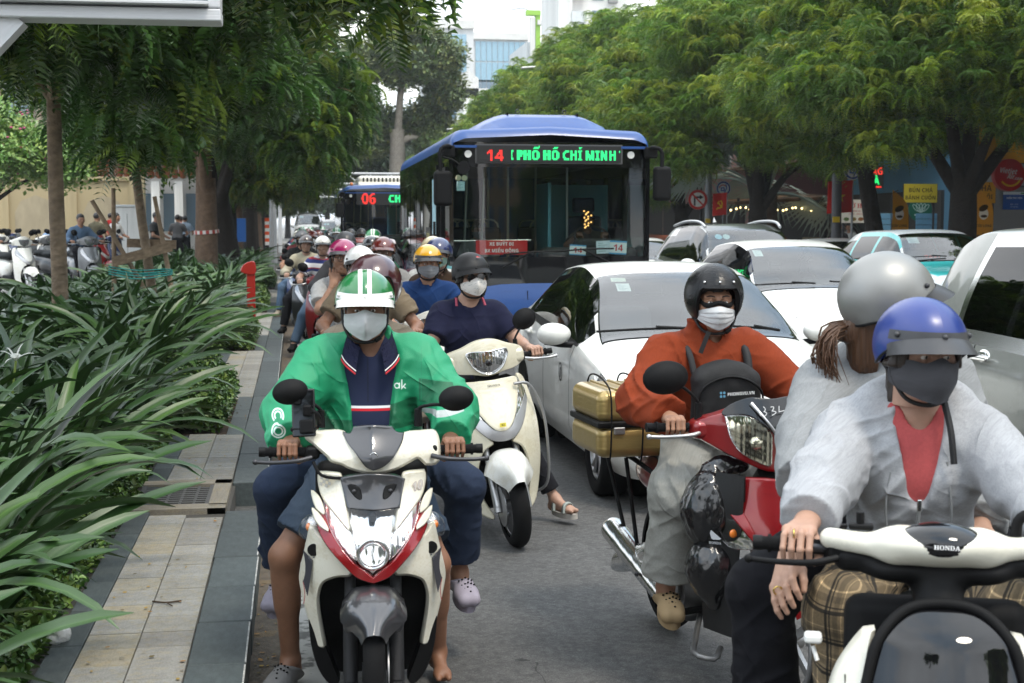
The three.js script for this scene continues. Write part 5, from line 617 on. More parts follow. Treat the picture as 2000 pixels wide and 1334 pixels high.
// ---- white sport scooter with a red V under its headlight ----
const whiteSport=paint(228,224,208,.16),graphite=phys({color:lin(.045,.045,.05),roughness:.3,metalness:.3,clearcoat:1,clearcoatRoughness:.05}),redTrim=phys({color:lin(.3,.008,.012),roughness:.25,metalness:.3,clearcoat:1});
function sportScooter(label,pos,turn){
const t=thing('motor_scooter',label,'scooter',pos,turn),k=.000666,X=(pts,s=1)=>pts.map(([cx,cy,c])=>[s*(cx - 632)*k,1.0926 - k*cy,c]),S2=(pts,n=4)=>[1,-1].map((s)=>smooth(X(pts,s),n));
const zt=(x,y)=>.43 - 1.6*x*x + .06*ss(1.07,.95,y),zm=(x,y)=>.5 + .12*ss(.9,.62,y)- 2.6*x*x - .06*ss(.5,.25,y),E=.018;
mesh('handlebar_cowl',[panel(smooth(X([[300,112],[318,95],[400,92],[480,92],[560,150],[700,155],[800,106],[920,102],[968,118],[972,236],[915,244,1],[872,205],[820,222],[740,256],[632,270],[530,248],[484,226],[430,212],[410,190],[346,142]]),4),zt,.05,E,.01)],whiteSport,t);
const fs=mesh('fly_screen',dome(smooth(X([[485,76,1],[522,80],[540,48,1],[632,38],[736,50,1],[760,78],[798,86,1],[786,130],[736,202],[690,240],[640,256,1],[598,236],[550,172],[506,122]]),4),(x,y)=>zt(x,y)+ .03 - .22*Math.abs(x),.02),graphite,t);
mesh('emblem',[cyl(.0135,.0135,.006,0,0,0,[PI / 2,0,0],24).translate(.006,.968,.506),],M.blackPlastic,fs);mesh('emblem_ring',[torus(.0128,.002,.006,.968,.5105,[0,0,0],28,6),...[.3,2.4,4.5].map((a)=>box(.014,.003,.003,.006 + Math.cos(a)*.005,.968 + Math.sin(a)*.005,.5105,[0,0,a]))],M.chrome,fs);
mesh('nose_panel',dome(smooth(X([[470,300,1],[540,284],[632,276],[740,288],[800,312,1],[784,380],[770,448,1],[640,452],[508,442,1],[492,390]]),4),(x,y)=>zm(x,y)+ .012,.03),graphite,t);
for(const s of [-1,1]){const v=mesh('nose_vent',panel(smooth(X([[510,335],[562,342],[575,395],[545,385]],s),3),(x,y)=>zm(x,y)+ .017,.01,.02),M.blackPlastic,t);mesh('vent_bolt',[ball(.008,s*(540 - 632)*k,1.0926 - k*362,zm(.06,.85)+ .018,[1,1,.6],8)],M.steelDark,v);}
for(const pts of S2([[362,292,1],[455,288],[474,312],[497,440],[514,545,1],[472,502],[388,412],[362,340]]))mesh('shoulder_panel',panel(pts,(x,y)=>zm(x,y)+ .006,.03,E,.006),whiteSport,t);
const hl=(x,y)=>zm(x,y)+ .018 + .5*x*x;lens(t,'headlight',smooth(X([[510,446,1],[632,456],[768,450,1],[764,520],[736,592],[700,684],[630,760,1],[570,694],[532,600],[516,520]]),4),hl,.05);
const yP=1.0926 - k*655,pj=mesh('projector_ring',[torus(.05,.006,0,yP,zm(0,yP)+ .004,[.1,0,0],32,8)],M.chrome,t);mesh('projector_lens',[ball(.044,0,yP,zm(0,yP)- .016,[1,1,.55],24)],phys({color:0xffffff,transmission:1,thickness:.05,ior:1.5,roughness:.02}),pj);mesh('upper_bulb',[cyl(.012,.016,.03,0,1.0926 - k*490,zm(0,.76)- .015,[PI / 2,0,0],16)],M.steelDark,pj);
for(const pts of S2([[384,414,1],[440,470],[500,534],[536,604],[548,692,1],[508,658],[440,580],[402,500]]))lens(t,'position_lamp',pts,(x,y)=>zm(x,y)+ .01,.03);
for(const pts of S2([[370,424,1],[392,490],[430,580],[520,690],[600,752],[632,778,1],[632,798,1],[556,772],[498,722],[400,622],[356,548],[372,500]]))mesh('red_trim',panel(pts,(x,y)=>zm(x,y)+ .004,.03,E),redTrim,t);
for(const pts of [...S2([[322,384,1],[352,404],[374,440],[386,480,1],[350,458],[332,424]]),...S2([[326,466,1],[362,490],[394,530],[408,554,1],[368,536],[340,506]])])mesh('gill',panel(pts,(x,y)=>zm(x,y)+ .022,.02,E,.004),whiteSport,t);
for(const s of [-1,1]){const c=[s*.214,.713,.42];const g=mesh('turn_signal',[ball(.048,...c,[.75,1,1],20,[0,0,s*.5])],M.lens,t);mesh('signal_bulb',[ball(.016,c[0],c[1],c[2],[1,1,1],10)],M.amber,g);mesh('signal_base',[ball(.04,c[0] - s*.015,c[1],c[2] - .02,[.75,.95,.9],14)],M.reflector,g);}
const za=(x,y)=>.56 - 2.0*x*x - .08*ss(.6,.25,y)- .35*Math.max(0,Math.abs(x)- .17)**2*20;
for(const s of [-1,1]){mesh('side_apron',panel(smooth(X([[322,560,1],[352,600],[424,642],[516,738],[508,782,1],[440,792],[372,832],[346,900],[340,970],[350,1070],[372,1204,1],[342,1190],[300,1040],[268,900],[264,830],[288,720],[306,636]],s),4),za,.05,E,.01),whiteSport,t);
mesh('side_emblem',[cyl(.021,.021,.006,s*(330 - 632)*k,1.0926 - k*672,za(.2,.645)+ .004,[PI / 2,0,s*.2,'XYZ'],22)],M.blackPlastic,t);
decal('side_graphic',.075,.2,canvasTex(128,320,(g)=>{g.translate(s>0?128:0,0);g.scale(s>0?-1:1,1);g.strokeStyle='#3a3a40';g.lineWidth=7;for(let i=0;i<9;i++){g.beginPath();g.moveTo(20 + i*9,10 + i*6);g.quadraticCurveTo(60 + i*3,120,16 + i*4,190 + i*9);g.stroke();}g.strokeStyle='#a03038';g.lineWidth=5;g.beginPath();g.moveTo(16,190);g.quadraticCurveTo(40,260,18,312);g.stroke();g.fillStyle='rgba(120,120,126,.7)';for(let i=0;i<8;i++)g.fillRect(60 +(i % 3)*18,10 + Math.floor(i / 3)*18 +(i % 2)*9,12,9);}),t,[s*.218,.545,.462],[0,s*.72,0]);}
mesh('lower_shell',[panel(both([[0,.58],[.12,.6],[.2,.55],[.21,.4],[.19,.28],[.16,.16],[0,.15]],3),(x,y)=>.38 - .5*x*x - .12*ss(.4,.2,y),.1,.04)],M.darkCavity,t);
for(const s of [-1,1])mesh('belly_panel',panel(smooth([[.225,.46,1],[.215,.3],[.185,.2],[.14,.15],[.12,.17,1],[.17,.3],[.2,.44]].map(([x,y,c])=>[x*s,y,c]),4),(x,y)=>.45 - 1.2*x*x,.08,.02),M.blackPlastic,t);
decal('number_decal',.062,.044,canvasTex(128,90,(g)=>{g.font='italic bold 84px sans-serif';g.textAlign='center';g.textBaseline='middle';g.lineWidth=5;g.strokeStyle='#a8898d';g.strokeText('10',62,48);g.fillStyle='#d8d4cc';g.fillText('10',62,48);}),t,[.153,.858,.462],[0,.55,.2]);decal('check_decal',.045,.045,canvasTex(64,64,(g)=>{g.fillStyle='rgba(190,188,182,1)';for(let i=0;i<16;i++)if((i +(i>>2))% 2)g.fillRect((i % 4)*16,(i>>2)*16,16,16);}),t,[-.158,.88,.456],[0,-.55,-.2]);
const R=.255;bikeWheel(t,.62,R,.072,darkAlloy,-1);bikeWheel(t,-.62,R,.09,darkAlloy);fork(t,.078,.44,.62,.62,R - .03,.02,std({color:lin(.03,.03,.032),metalness:.5,roughness:.5,bumpMap:rep(grain,12),bumpScale:.001}));
mesh('front_fender',[(()=>{const rows=[];for(let i=0;i<=16;i++){const q=i / 16,a=lerp(-.9,.86,q),w=.11 - .07*ss(.72,1,q),r=[];for(let j=0;j<=12;j++){const u=j / 6 - 1,e=Math.abs(u),rad=R + .036 - .07*e**4 +(e<.1?.006:0);r.push([u*w,R + Math.cos(a)*rad,.62 + Math.sin(a)*rad]);}rows.push(r);}return loft(rows);})()],graphite,t);
for(const s of [-1,1])mesh('fender_wing',panel(smooth([[.05,.52],[.1,.5],[.098,.43],[.085,.41],[.06,.44]].map(([x,y])=>[x*s,y]),3),(x,y)=>.72 - 6*x*x,.05,.03),graphite,t);
mesh('floorboard',[rbox(.36,.1,.42,.03,0,.34,.05),rbox(.3,.2,.5,.05,0,.26,-.05)],M.blackPlastic,t);mesh('leg_shield',[rbox(.4,.55,.08,.04,0,.64,.26,[-.15,0,0])],M.mattePlastic,t);
mesh('rear_body',blob([ell([0,.52,-.34],[.17,.2,.3],.05),ell([0,.64,-.7],[.12,.12,.3],.06)],.022),whiteSport,t);mesh('seat',blob([cap([0,.745,-.1],[0,.78,-.75],.075,.065,.06),ell([0,.74,-.3],[.14,.06,.26],.06)],.02),M.seat,t);mesh('tail_light',[rbox(.16,.08,.06,.02,0,.68,-.98)],M.redLens,t);
for(const s of [-1,1]){grip(t,s,[s*.288,.967,.37],.1,M.steelDark,.125);bikeMirror(t,s,[s*(s<0?.175:.163),1.06,.36],s<0?[-.278,1.178,.38]:[.295,1.148,.38],[.062,.045,.022],s<0?-.16:.12);mesh('foot_peg',[bar([s*.16,.3,-.42],[s*.3,.3,-.44],.014)],M.steelDark,t);}
mesh('handlebar',[bar([-.25,.967,.36],[.25,.967,.36],.011)],M.steelDark,t);mesh('brake_cable',[tube([[-.2,.94,.43],[-.17,.9,.47],[-.05,.892,.47],[.0,.9,.43]],.006,16,6)],M.rubber,t);mesh('phone_bracket',[tube([[-.175,1.06,.36],[-.19,1.1,.39],[-.215,1.12,.4]],.011,8,7),rbox(.03,.04,.03,.008,-.22,1.115,.4)],M.blackPlastic,t);
return t;
}
// ---- red underbone bike with leg shields ----
const wineRed=phys({map:rep(cleanTex,2),color:toned(132,10,18,.94),roughness:.3,metalness:.25,clearcoat:1,clearcoatRoughness:.05});
function underbone(label,pos,turn){
const t=thing('motorbike',label,'motorbike',pos,turn),E=.022,R=.285;bikeWheel(t,.6,R,.07,M.alu);bikeWheel(t,-.61,R,.08,M.alu);
fork(t,.085,.43,.7,.6,R,.018,M.alu);mesh('front_fender',[(()=>{const rows=[];for(let i=0;i<=16;i++){const q=i / 16,a=lerp(-1.1,1.0,q),w=.075 + .04*Math.sin(PI*Math.min(1,q*1.2)),r=[];for(let j=0;j<=12;j++){const u=j / 6 - 1,e=Math.abs(u),rad=R + .075 - .12*e**2.4;r.push([u*w,R + Math.cos(a)*rad,.6 + Math.sin(a)*rad]);}rows.push(r);}return loft(rows);})(),...[-1,1].map((s)=>panel(smooth([[.02,.66],[.085,.63],[.11,.52],[.1,.4],[.085,.42],[.06,.55]].map(([x,y])=>[x*s,y]),4),(x,y)=>.79 - 9*x*x - .25*(.66 - y),.02,E))],wineRed,t);
// handlebar cowl with twin lamps
const zc=(x,y)=>.44 - 1.9*x*x - .25*Math.max(0,y - 1.03);mesh('handlebar_cowl',[dome(both([[0,1.1],[.09,1.1],[.17,1.07],[.25,1.035],[.255,.99],[.2,.95],[.11,.9],[0,.86]]),zc,.06,null,14),...[-1,1].map((s)=>rbox(.1,.07,.09,.025,s*.22,1.005,.3))],wineRed,t);
for(const s of [-1,1]){const pts=smooth([[.012,.985,1],[.03,1.02],[.1,1.062],[.168,1.06,1],[.15,.98],[.11,.925],[.03,.885],[.012,.89,1]].map(([x,y,c])=>[x*s,y,c]),4);lens(t,'headlight',pts,(x,y)=>zc(x,y)+ .03,.022,{lens:M.lensAged});mesh('headlight_bulb',[ball(.024,s*.07,.965,.445,[1,1,.5],14)],M.chrome,t);}
mesh('wind_visor',panel(both([[0,1.12],[.08,1.125],[.15,1.1],[.178,1.068],[.1,1.07],[.035,1.025],[0,.995]]),(x,y)=>zc(x,y)+ .036 - .35*Math.max(0,y - 1.03),.005,E),M.glossBlack,t);mesh('visor_stripe',[1,-1].map((s)=>tube([[0,.99,zc(0,.99)+ .042],[s*.04,1.045,zc(.04,1.04)+ .04],[s*.085,1.11,zc(.085,1.1)+ .015]],[.006,.005,.009],10,5)),silverPaint,t);
decal('visor_scrawl',.12,.05,canvasTex(128,56,(g)=>{g.strokeStyle='#cfcfcf';g.lineWidth=3;g.beginPath();g.moveTo(8,12);g.lineTo(14,44);g.moveTo(30,8);g.quadraticCurveTo(44,18,30,28);g.quadraticCurveTo(52,36,26,48);g.moveTo(60,12);g.quadraticCurveTo(84,8,64,28);g.quadraticCurveTo(96,34,60,46);g.moveTo(96,10);g.lineTo(92,34);g.lineTo(120,30);g.stroke();}),t,[-.02,1.085,.462],[-.3,0,.05]);
// body front: red centre, side lamp pods, black leg shields
const zf=(x,y)=>.54 + .06*ss(.9,.62,y)- 3.4*x*x;mesh('front_cover',dome(both([[0,.845],[.08,.85],[.14,.84],[.165,.78],[.15,.7],[.11,.62],[.06,.585],[0,.575]]),zf,.03),wineRed,t);
for(const s of [-1,1]){const zl=(x,y)=>zf(x,y)- .004;lens(t,'turn_signal',smooth([[.19,.83,1],[.215,.76],[.215,.68],[.18,.6],[.11,.6,1],[.135,.66],[.17,.73]].map(([x,y,c])=>[x*s,y,c]),4),(x,y)=>zl(x,y)+ .004,.03);mesh('signal_bulb',[ball(.016,s*.172,.65,.482,[1,1,.5],12)],M.amber,t);
mesh('white_flash',panel(smooth([[.16,.85,1],[.195,.845,1],[.178,.79],[.15,.72,1],[.155,.79]].map(([x,y,c])=>[x*s,y,c]),3),(x,y)=>zl(x,y)+ .01,.01,E),M.white,t);mesh('red_flash',panel(smooth([[.175,.775,1],[.19,.74],[.15,.67],[.11,.615,1],[.13,.68],[.155,.74]].map(([x,y,c])=>[x*s,y,c]),3),(x,y)=>zl(x,y)+ .012,.01,E),redTrim,t);
const rows=[];for(let i=0;i<=14;i++){const y=lerp(.86,.26,i / 14),r=[];for(let j=0;j<=8;j++){const u=j / 8,bulge=Math.sin(PI*clamp((.9 - y)/ .66,0,1));r.push([s*lerp(.15,.205 + .035*bulge,u),y,lerp(.47,.36 - .06*ss(.5,.26,y),u**1.3)+ .05*ss(.5,.8,y)]);}rows.push(r);}const g=loft(s>0?rows:rows.map((r)=>r.slice().reverse()));mesh('leg_shield',[g,g.clone().translate(-s*.012,0,-.015)],std({map:rep(dustTex,2),color:toned(28,28,29,.9),roughness:.42,bumpMap:rep(grain,20),bumpScale:.0006}),t);}
decal('wing_emblem',.062,.075,canvasTex(128,150,(g)=>{g.fillStyle='#b9bcc0';for(let i=0;i<6;i++){g.beginPath();g.moveTo(14 + i*4,16 + i*13);g.quadraticCurveTo(60,50 + i*11,116 - i*3,92 + i*2);g.lineTo(96 - i*6,100);g.quadraticCurveTo(50,66 + i*8,14 + i*4,26 + i*13);g.fill();}g.font='bold 26px serif';g.textAlign='center';g.fillText('HONDA',64,134);}),t,[-.235,.64,.46],[0,-.85,.06]);
decal('name_badge',.1,.022,textTex([['HONDA',128,28,44,'#e8e8e8','bold',1.2]],{w:256,h:56,face:'serif'}),t,[0,.815,.572],[-.15,0,0]);
mesh('frame',[bar([0,.85,.4],[0,.45,-.05],.045,10),bar([0,.5,-.05],[0,.66,-.7],.03,8),tube([[-.12,.5,.42],[-.15,.42,.46],[-.14,.33,.36],[-.1,.32,.2]],.013,14,7)],M.blackPlastic,t);
mesh('engine',[rbox(.22,.2,.34,.04,0,.33,.02),cyl(.085,.09,.12,-.13,.33,-.02,[0,0,PI / 2],20),cyl(.06,.075,.2,0,.36,.22,[PI / 2,0,0],16),cyl(.05,.05,.03,-.19,.33,-.02,[0,0,PI / 2],16)],M.castAlu,t);
mesh('side_cover',blob([ell([0,.56,-.3],[.13,.13,.28],.05),ell([0,.66,-.68],[.1,.09,.26],.05)],.022),wineRed,t);mesh('seat',blob([cap([0,.75,-.02],[0,.77,-.72],.065,.06,.05),ell([0,.745,-.3],[.12,.055,.3],.05)],.02),M.seat,t);
mesh('luggage_rack',[tube([[-.12,.7,-.5],[-.16,.74,-.62],[-.16,.76,-.98],[.16,.76,-.98],[.16,.74,-.62],[.12,.7,-.5]],.011,30,7),bar([-.16,.76,-.8],[.16,.76,-.8],.009),...[-1,1].flatMap((s)=>[bar([s*.2,.75,-.62],[s*.17,.3,-.52],.009),bar([s*.2,.75,-.9],[s*.17,.34,-.66],.009)])],M.blackPlastic,t);
mesh('exhaust',[tube([[-.1,.28,.12],[-.13,.2,-.05],[-.15,.22,-.25]],.018,14,8),],M.steelDark,t);mesh('muffler',blob([cap([-.165,.24,-.22],[-.2,.4,-.78],.045,.056,.02)],.012),std({color:lin(.62,.62,.6),metalness:1,roughness:.2,bumpMap:rep(patch,5),bumpScale:.003}),t);mesh('heat_shield',[panel(smooth([[-.26,.21],[.2,.2],[.26,.24],[.24,.3],[-.2,.3],[-.27,.26]].map(([x,y])=>[x,y - .25]),4),(x,y)=>.052 - 9*y*y,.006,.03).rotateY(-PI / 2).rotateX(-.29).translate(-.155,.33,-.53)],std({color:lin(.75,.75,.74),metalness:1,roughness:.16,bumpMap:rep(patch,6),bumpScale:.004}),t);for(const [y,z] of [[.3,-.38],[.37,-.66]])mesh('shield_bolt',ball(.01,-.232,y,z,[1,1,1],8),M.steelDark,t);
mesh('foot_peg',[tube([[-.1,.27,.08],[-.24,.265,.1],[-.3,.28,.1]],.014,8,8)],M.rubber,t);mesh('foot_peg',[tube([[.1,.27,.08],[.3,.28,.1]],.014,8,8)],M.rubber,t);mesh('brake_pedal',[tube([[-.12,.24,.05],[-.2,.18,.2],[-.24,.16,.3],[-.18,.15,.34],[-.13,.17,.28]],.012,16,7)],M.castAlu,t);
for(const s of [-1,1]){grip(t,s,[s*.32,1.01,.27],.18,M.alu,.13);}bikeMirror(t,-1,[-.235,1.05,.29],[-.375,1.2,.32],[.088,.062,.024],-.06);bikeMirror(t,1,[.235,1.05,.29],[.37,1.2,.32],[.082,.055,.024],.06);mesh('handlebar',[bar([-.3,1.01,.28],[.3,1.01,.28],.012)],M.steelDark,t);
return t;
}
// ---- near white scooter with a glossy black nose ----
const nearWhite=paint(226,223,208,.06);
function nearScooter(label,pos,turn){
const t=thing('motor_scooter',label,'scooter',pos,turn),E=.016,zb=(x,y)=>.37 - .9*x*x - 2.2*(y - 1.04)**2;
mesh('handlebar_cowl',[blob([cap([-.235,1.045,.3],[-.1,1.036,.335],.024,.026,.03),cap([.235,1.045,.3],[.1,1.036,.335],.024,.026,.03),cap([-.1,1.036,.335],[.1,1.036,.335],.026,.026,.03),ell([0,1.05,.335],[.13,.045,.075],.04),{...ell([0,1.12,.36],[.1,.062,.12],.01),sub:1,k:.01}],.008)],nearWhite,t);
mesh('meter_glass',[blob([ell([0,1.052,.342],[.096,.046,.07],.02),{...rbx([0,1.0,.34],[.2,.03,.2],.005),sub:1,k:.01}],.007)],M.glossBlack,t);decal('name_badge',.068,.017,textTex([['HONDA',128,30,46,'#f0f0f0','bold',1.15]],{w:256,h:60,face:'serif'}),t,[.006,1.057,.412],[-.25,0,-.02]);
mesh('cowl_underside',[blob([cap([-.2,1.0,.3],[.2,1.0,.3],.028,.028,.03),ell([-.09,.985,.31],[.07,.03,.05],.02),ell([.09,.985,.31],[.07,.03,.05],.02),cap([0,.98,.3],[0,.85,.36],.05,.06,.04)],.012)],M.blackPlastic,t);
const zf=(x,y)=>.5 + .12*ss(.95,.63,y)- 2.6*x*x - 1.6*Math.max(0,y - .86)**2*8;mesh('front_dome',dome(both([[0,.925],[.07,.915],[.125,.865],[.15,.79],[.145,.65],[.1,.53],[0,.49]],6),zf,.05,[0,.72],20),M.glossBlack,t);
mesh('dome_rim',[tube([[-.165,.77],[-.138,.865],[-.078,.924],[0,.938],[.078,.924],[.138,.865],[.165,.77]].map(([x,y])=>[x,y,zf(x,y)]),.012,40,8)],M.mattePlastic,t);
for(const s of [-1,1]){mesh('side_apron',panel(smooth([[.152,.875,1],[.185,.83],[.222,.76],[.24,.66],[.235,.5],[.19,.32],[.12,.28,1],[.15,.44],[.16,.62],[.168,.78]].map(([x,y,c])=>[x*s,y,c]),4),(x,y)=>zf(x,y)- .005,.05,E,.01),nearWhite,t);mesh('panel_seam',[tube([[s*.205,.78,zf(.205,.78)- .004],[s*.202,.67,zf(.202,.67)- .004]],.0018,8,4)],M.darkCavity,t);}
const R=.235;bikeWheel(t,.62,R,.1);bikeWheel(t,-.62,R,.1);fork(t,.08,.46,.62,.62,R,.016,M.alu);mesh('front_fender',[(()=>{const rows=[];for(let i=0;i<=12;i++){const a=lerp(-.8,1.2,i / 12),r=[];for(let j=0;j<=8;j++){const u=j / 4 - 1,rad=R + .05 - .08*Math.abs(u)**2.4;r.push([u*.08,R + Math.cos(a)*rad,.62 + Math.sin(a)*rad]);}rows.push(r);}return loft(rows);})()],nearWhite,t);
mesh('leg_shield',[rbox(.4,.55,.1,.04,0,.64,.3,[-.12,0,0])],M.mattePlastic,t);mesh('floorboard',[rbox(.38,.1,.5,.03,0,.3,.02)],M.blackPlastic,t);mesh('rear_body',blob([ell([0,.5,-.36],[.18,.2,.32],.05),ell([0,.6,-.72],[.13,.12,.26],.06)],.024),nearWhite,t);mesh('seat',blob([cap([0,.72,-.1],[0,.745,-.75],.075,.065,.06),ell([0,.715,-.3],[.15,.06,.26],.06)],.02),M.seat,t);
for(const s of [-1,1])grip(t,s,[s*.305,1.02,.275],.16,M.blackPlastic,.13);mesh('handlebar',[bar([-.28,1.02,.29],[.28,1.02,.29],.012)],M.steelDark,t);
mesh('mirror_stub',[rbox(.055,.014,.03,.006,-.168,1.075,.3),cyl(.009,.009,.03,-.17,1.092,.3,undefined,12),rbox(.014,.008,.014,.002,-.205,1.074,.3)],M.blackPlastic,t);mesh('phone_mount',[tube([[.165,1.06,.3],[.17,1.1,.3],[.19,1.115,.3],[.26,1.115,.3]],.012,14,8)],M.mattePlastic,t);mesh('bag_hook',[rbox(.04,.022,.04,.008,-.27,.82,.32),bar([-.27,.8,.32],[-.26,.77,.33],.005)],M.white,t);
return t;
}
const galvBar=std({color:lin(.35,.35,.35),metalness:.6,roughness:.4});
const leadPos=[1.12,0,-8.16];
const yam=sportScooter('white sport scooter with clear headlight and red V trim, ridden by the man in green',[.27,0,-5.3],-.045);
const lead=scooter('cream scooter with a dusty white front fender ridden by the woman in navy',leadPos,.1,{roll:.115,mirrors:1,fender:whiteScoot,paint:cream});
{const s=mesh('crash_bar',[tube([[.12,.87,.44],[.2,.86,.42],[.27,.72,.4],[.29,.5,.38],[.27,.26,.33],[.2,.2,.25]],.0085,30,8)],galvBar,lead);mesh('crash_bar',s.geometry.clone().scale(-1,1,1),galvBar,lead);decal('name_badge',.09,.02,textTex([['HONDA',128,28,44,'#2c2c30','bold',1.2]],{w:256,h:56,face:'serif'}),lead,[0,.88,.463],[-.1,0,0]);decal('yellow_sticker',.036,.022,textTex([['B2',32,20,26,'#443c10']],{w:64,h:40,bg:'#d8c84a'}),lead,[.0,.675,.579],[-.1,0,0]);decal('mirror_mark',.05,.04,textTex([['14',32,24,36,'#d8d8d8','italic']],{w:64,h:48}),lead,[.27,1.2,.272],[0,0,.1]);}
const wave=underbone('dark red underbone motorbike with twin yellowed headlights',[1.66,0,-5.34],.1);
const nearPos=[1.507,0,-3.234],nearTurn=-.33,near=nearScooter('near white scooter with a glossy black nose and meter, cut by the lower edge',nearPos,nearTurn);
// ---------- people ----------
const skinTex=tex(128,128,(u,v)=>205 + 50*tf(u,v,10,4,3),false);
const skinMat=(r,g,b)=>phys({color:lin(r,g,b),map:rep(skinTex,6),roughness:.55,sheen:.3,sheenColor:lin(.5,.25,.18),sheenRoughness:.5,bumpMap:rep(grain,14),bumpScale:.0004});
const SK={tan:skinMat(.33,.17,.1),brown:skinMat(.26,.125,.072),fair:skinMat(.46,.27,.19),mid:skinMat(.38,.2,.125)};
const weave=tex(128,128,(u,v,x,y)=>190 + 34*((x + y)% 4<2?1:-1)*.5 + 50*(tf(u,v,24,3,6)- .5),false);
const heather=tex(512,512,(u,v,x,y)=>{const a=tf(u*.5,v,128,2,3),b=tf(u,v,12,3,8);return 208 + 60*(a - .5)+ 26*(b - .5)+ 26*(hash(x>>1,y,3)- .5);},false);
const crease=tex(512,512,(u,v,x,y)=>{const r=(f,s,du,dv)=>Math.max(0,1 - Math.abs(2*tn((u*du + v*(du>1?1:0))% 1,(v*dv + u*(dv>1?1:0))% 1,f,s)- 1))**5,k=ss(.42,.62,tf(u,v,3,3,30)),k2=ss(.4,.6,tf(u,v,4,2,37));return 90 + 60*(tf(u,v,4,3,5)- .5)+ 70*k*r(3,3,1,2)+ 60*k2*r(4,9,2,1)+ 5*((x + y)% 4<2?1:0);},false);
const cloth=(c,o={})=>phys({color:c,map:rep(o.heather?heather:weave,o.heather?4:9),roughness:.9,specularIntensity:.4,sheen:.12,sheenColor:c.clone().lerp(lin(.5,.5,.5),.3),sheenRoughness:.6,bumpMap:rep(crease,2.1),bumpScale:o.bump??.014});
const nylon=(c)=>phys({color:c,map:rep(weave,14),roughness:.52,sheen:.2,sheenColor:lin(.4,.6,.5),bumpMap:rep(patch,9),bumpScale:.003});
const strandTex=tex(128,64,(u,v)=>150 + 105*tf(u,v*.1,60,2,4),false),hairMat=(c)=>phys({color:c,map:rep(strandTex,8,2),roughness:.42,bumpMap:rep(strandTex,8,2),bumpScale:.003});
const HAIR={black:hairMat(lin(.014,.011,.01)),brown:hairMat(lin(.1,.045,.02)),dark:hairMat(lin(.03,.018,.012))};
const strapMat=std({color:lin(.015,.015,.016),roughness:.75,bumpMap:rep(weave,40),bumpScale:.0005}),linerMat=std({color:lin(.02,.02,.02),roughness:.95});
// head: centre between the ears, +z is the face
function headPrims(){const p=[ell([0,.032,-.016],[.077,.092,.094],.03),ell([0,-.035,.018],[.062,.078,.068],.035),ell([0,-.092,.05],[.03,.022,.026],.03),ell([0,.0,.05],[.058,.045,.035],.03),cap([0,.008,.086],[0,-.03,.103],.009,.012,.014),ell([.013,-.034,.093],[.01,.008,.01],.008),ell([-.013,-.034,.093],[.01,.008,.01],.008),cap([-.02,-.062,.08],[.02,-.062,.08],.0075,.0075,.008),cap([-.017,-.071,.079],[.017,-.071,.079],.008,.008,.008),cap([0,-.05,-.03],[0,-.15,-.035],.055,.053,.03)];
for(const s of [-1,1])p.push({...ell([s*.031,.004,.09],[.019,.0115,.014],.006),sub:1,k:.012},ell([s*.044,-.024,.056],[.023,.024,.02],.03),cap([s*.014,.027,.089],[s*.05,.027,.072],.008,.007,.016),ell([s*.079,-.008,-.012],[.012,.031,.019],.008),{...ell([s*.09,-.004,-.006],[.008,.018,.01],.004),sub:1,k:.006});
return p;}
const headGeo=(hi)=>once('head' + hi,()=>{const p=headPrims(),lid=[];for(const s of [-1,1]){lid.push(cap([s*.0165,.008,.0805],[s*.03,.0135,.0855],.0042,.0046,.004),cap([s*.03,.0135,.0855],[s*.046,.0075,.0765],.0046,.004,.004),cap([s*.0165,.002,.08],[s*.031,-.0055,.0835],.0034,.0036,.004),cap([s*.031,-.0055,.0835],[s*.046,.003,.0755],.0036,.0034,.004));}
const f0=field(p),f1=field(lid),f=(x,y,z)=>Math.min(f0(x,y,z),f1(x,y,z));const [lo,hi2]=bounds(p,.02);lo[1]=-.15;return netMesh((x,y,z)=>Math.max(f(x,y,z),-.14 - y),lo,hi2,hi?.0042:.011);});
const tint=(g,c)=>{const n=g.attributes.position.count,a=new Float32Array(n*3);for(let i=0;i<n;i++)a.set(c,i*3);g.setAttribute('color',new THREE.BufferAttribute(a,3));return g;};
const eyeGeo=once('eye',()=>merge([tint(ball(.0122,0,0,0,[1,1,1],20),[.72,.68,.64]),tint(ball(.0066,0,0,.0072,[1,1,.85],16),[.035,.016,.008]),tint(ball(.0034,0,0,.0108,[1,1,.65],12),[.004,.004,.004])])),eyeMat=phys({color:0xffffff,vertexColors:true,roughness:.12,clearcoat:1});
// helmets: a shell over an ellipsoid, cut along a brim line
function helmetShell(rad,brim,c,t=.86){const rows=[],nP=44,nT=16;const pt=(ph,th,k)=>[c[0] + Math.sin(ph)*Math.sin(th)*rad[0]*k,c[1] + Math.cos(th)*rad[1]*k,c[2] + Math.cos(ph)*Math.sin(th)*rad[2]*k];
const out=[],inn=[];for(let i=0;i<=nT;i++){const a=[],b=[];for(let j=0;j<=nP;j++){const ph=j / nP*2*PI,q=Math.max(1e-3,i / nT);a.push(pt(ph,brim(ph)*q,1));b.push(pt(ph,brim(ph)*q,t));}out.push(a);inn.push(b);}const rim=[out[nT],out[nT].map((p,j)=>{const q=inn[nT][j];return [lerp(p[0],q[0],.4),lerp(p[1],q[1],.4)- .004,lerp(p[2],q[2],.4)];}),inn[nT]];void rows;
return{shell:merge([loft(out),loft(rim)]),liner:loft(inn.map((r)=>r.slice().reverse())),pt};}
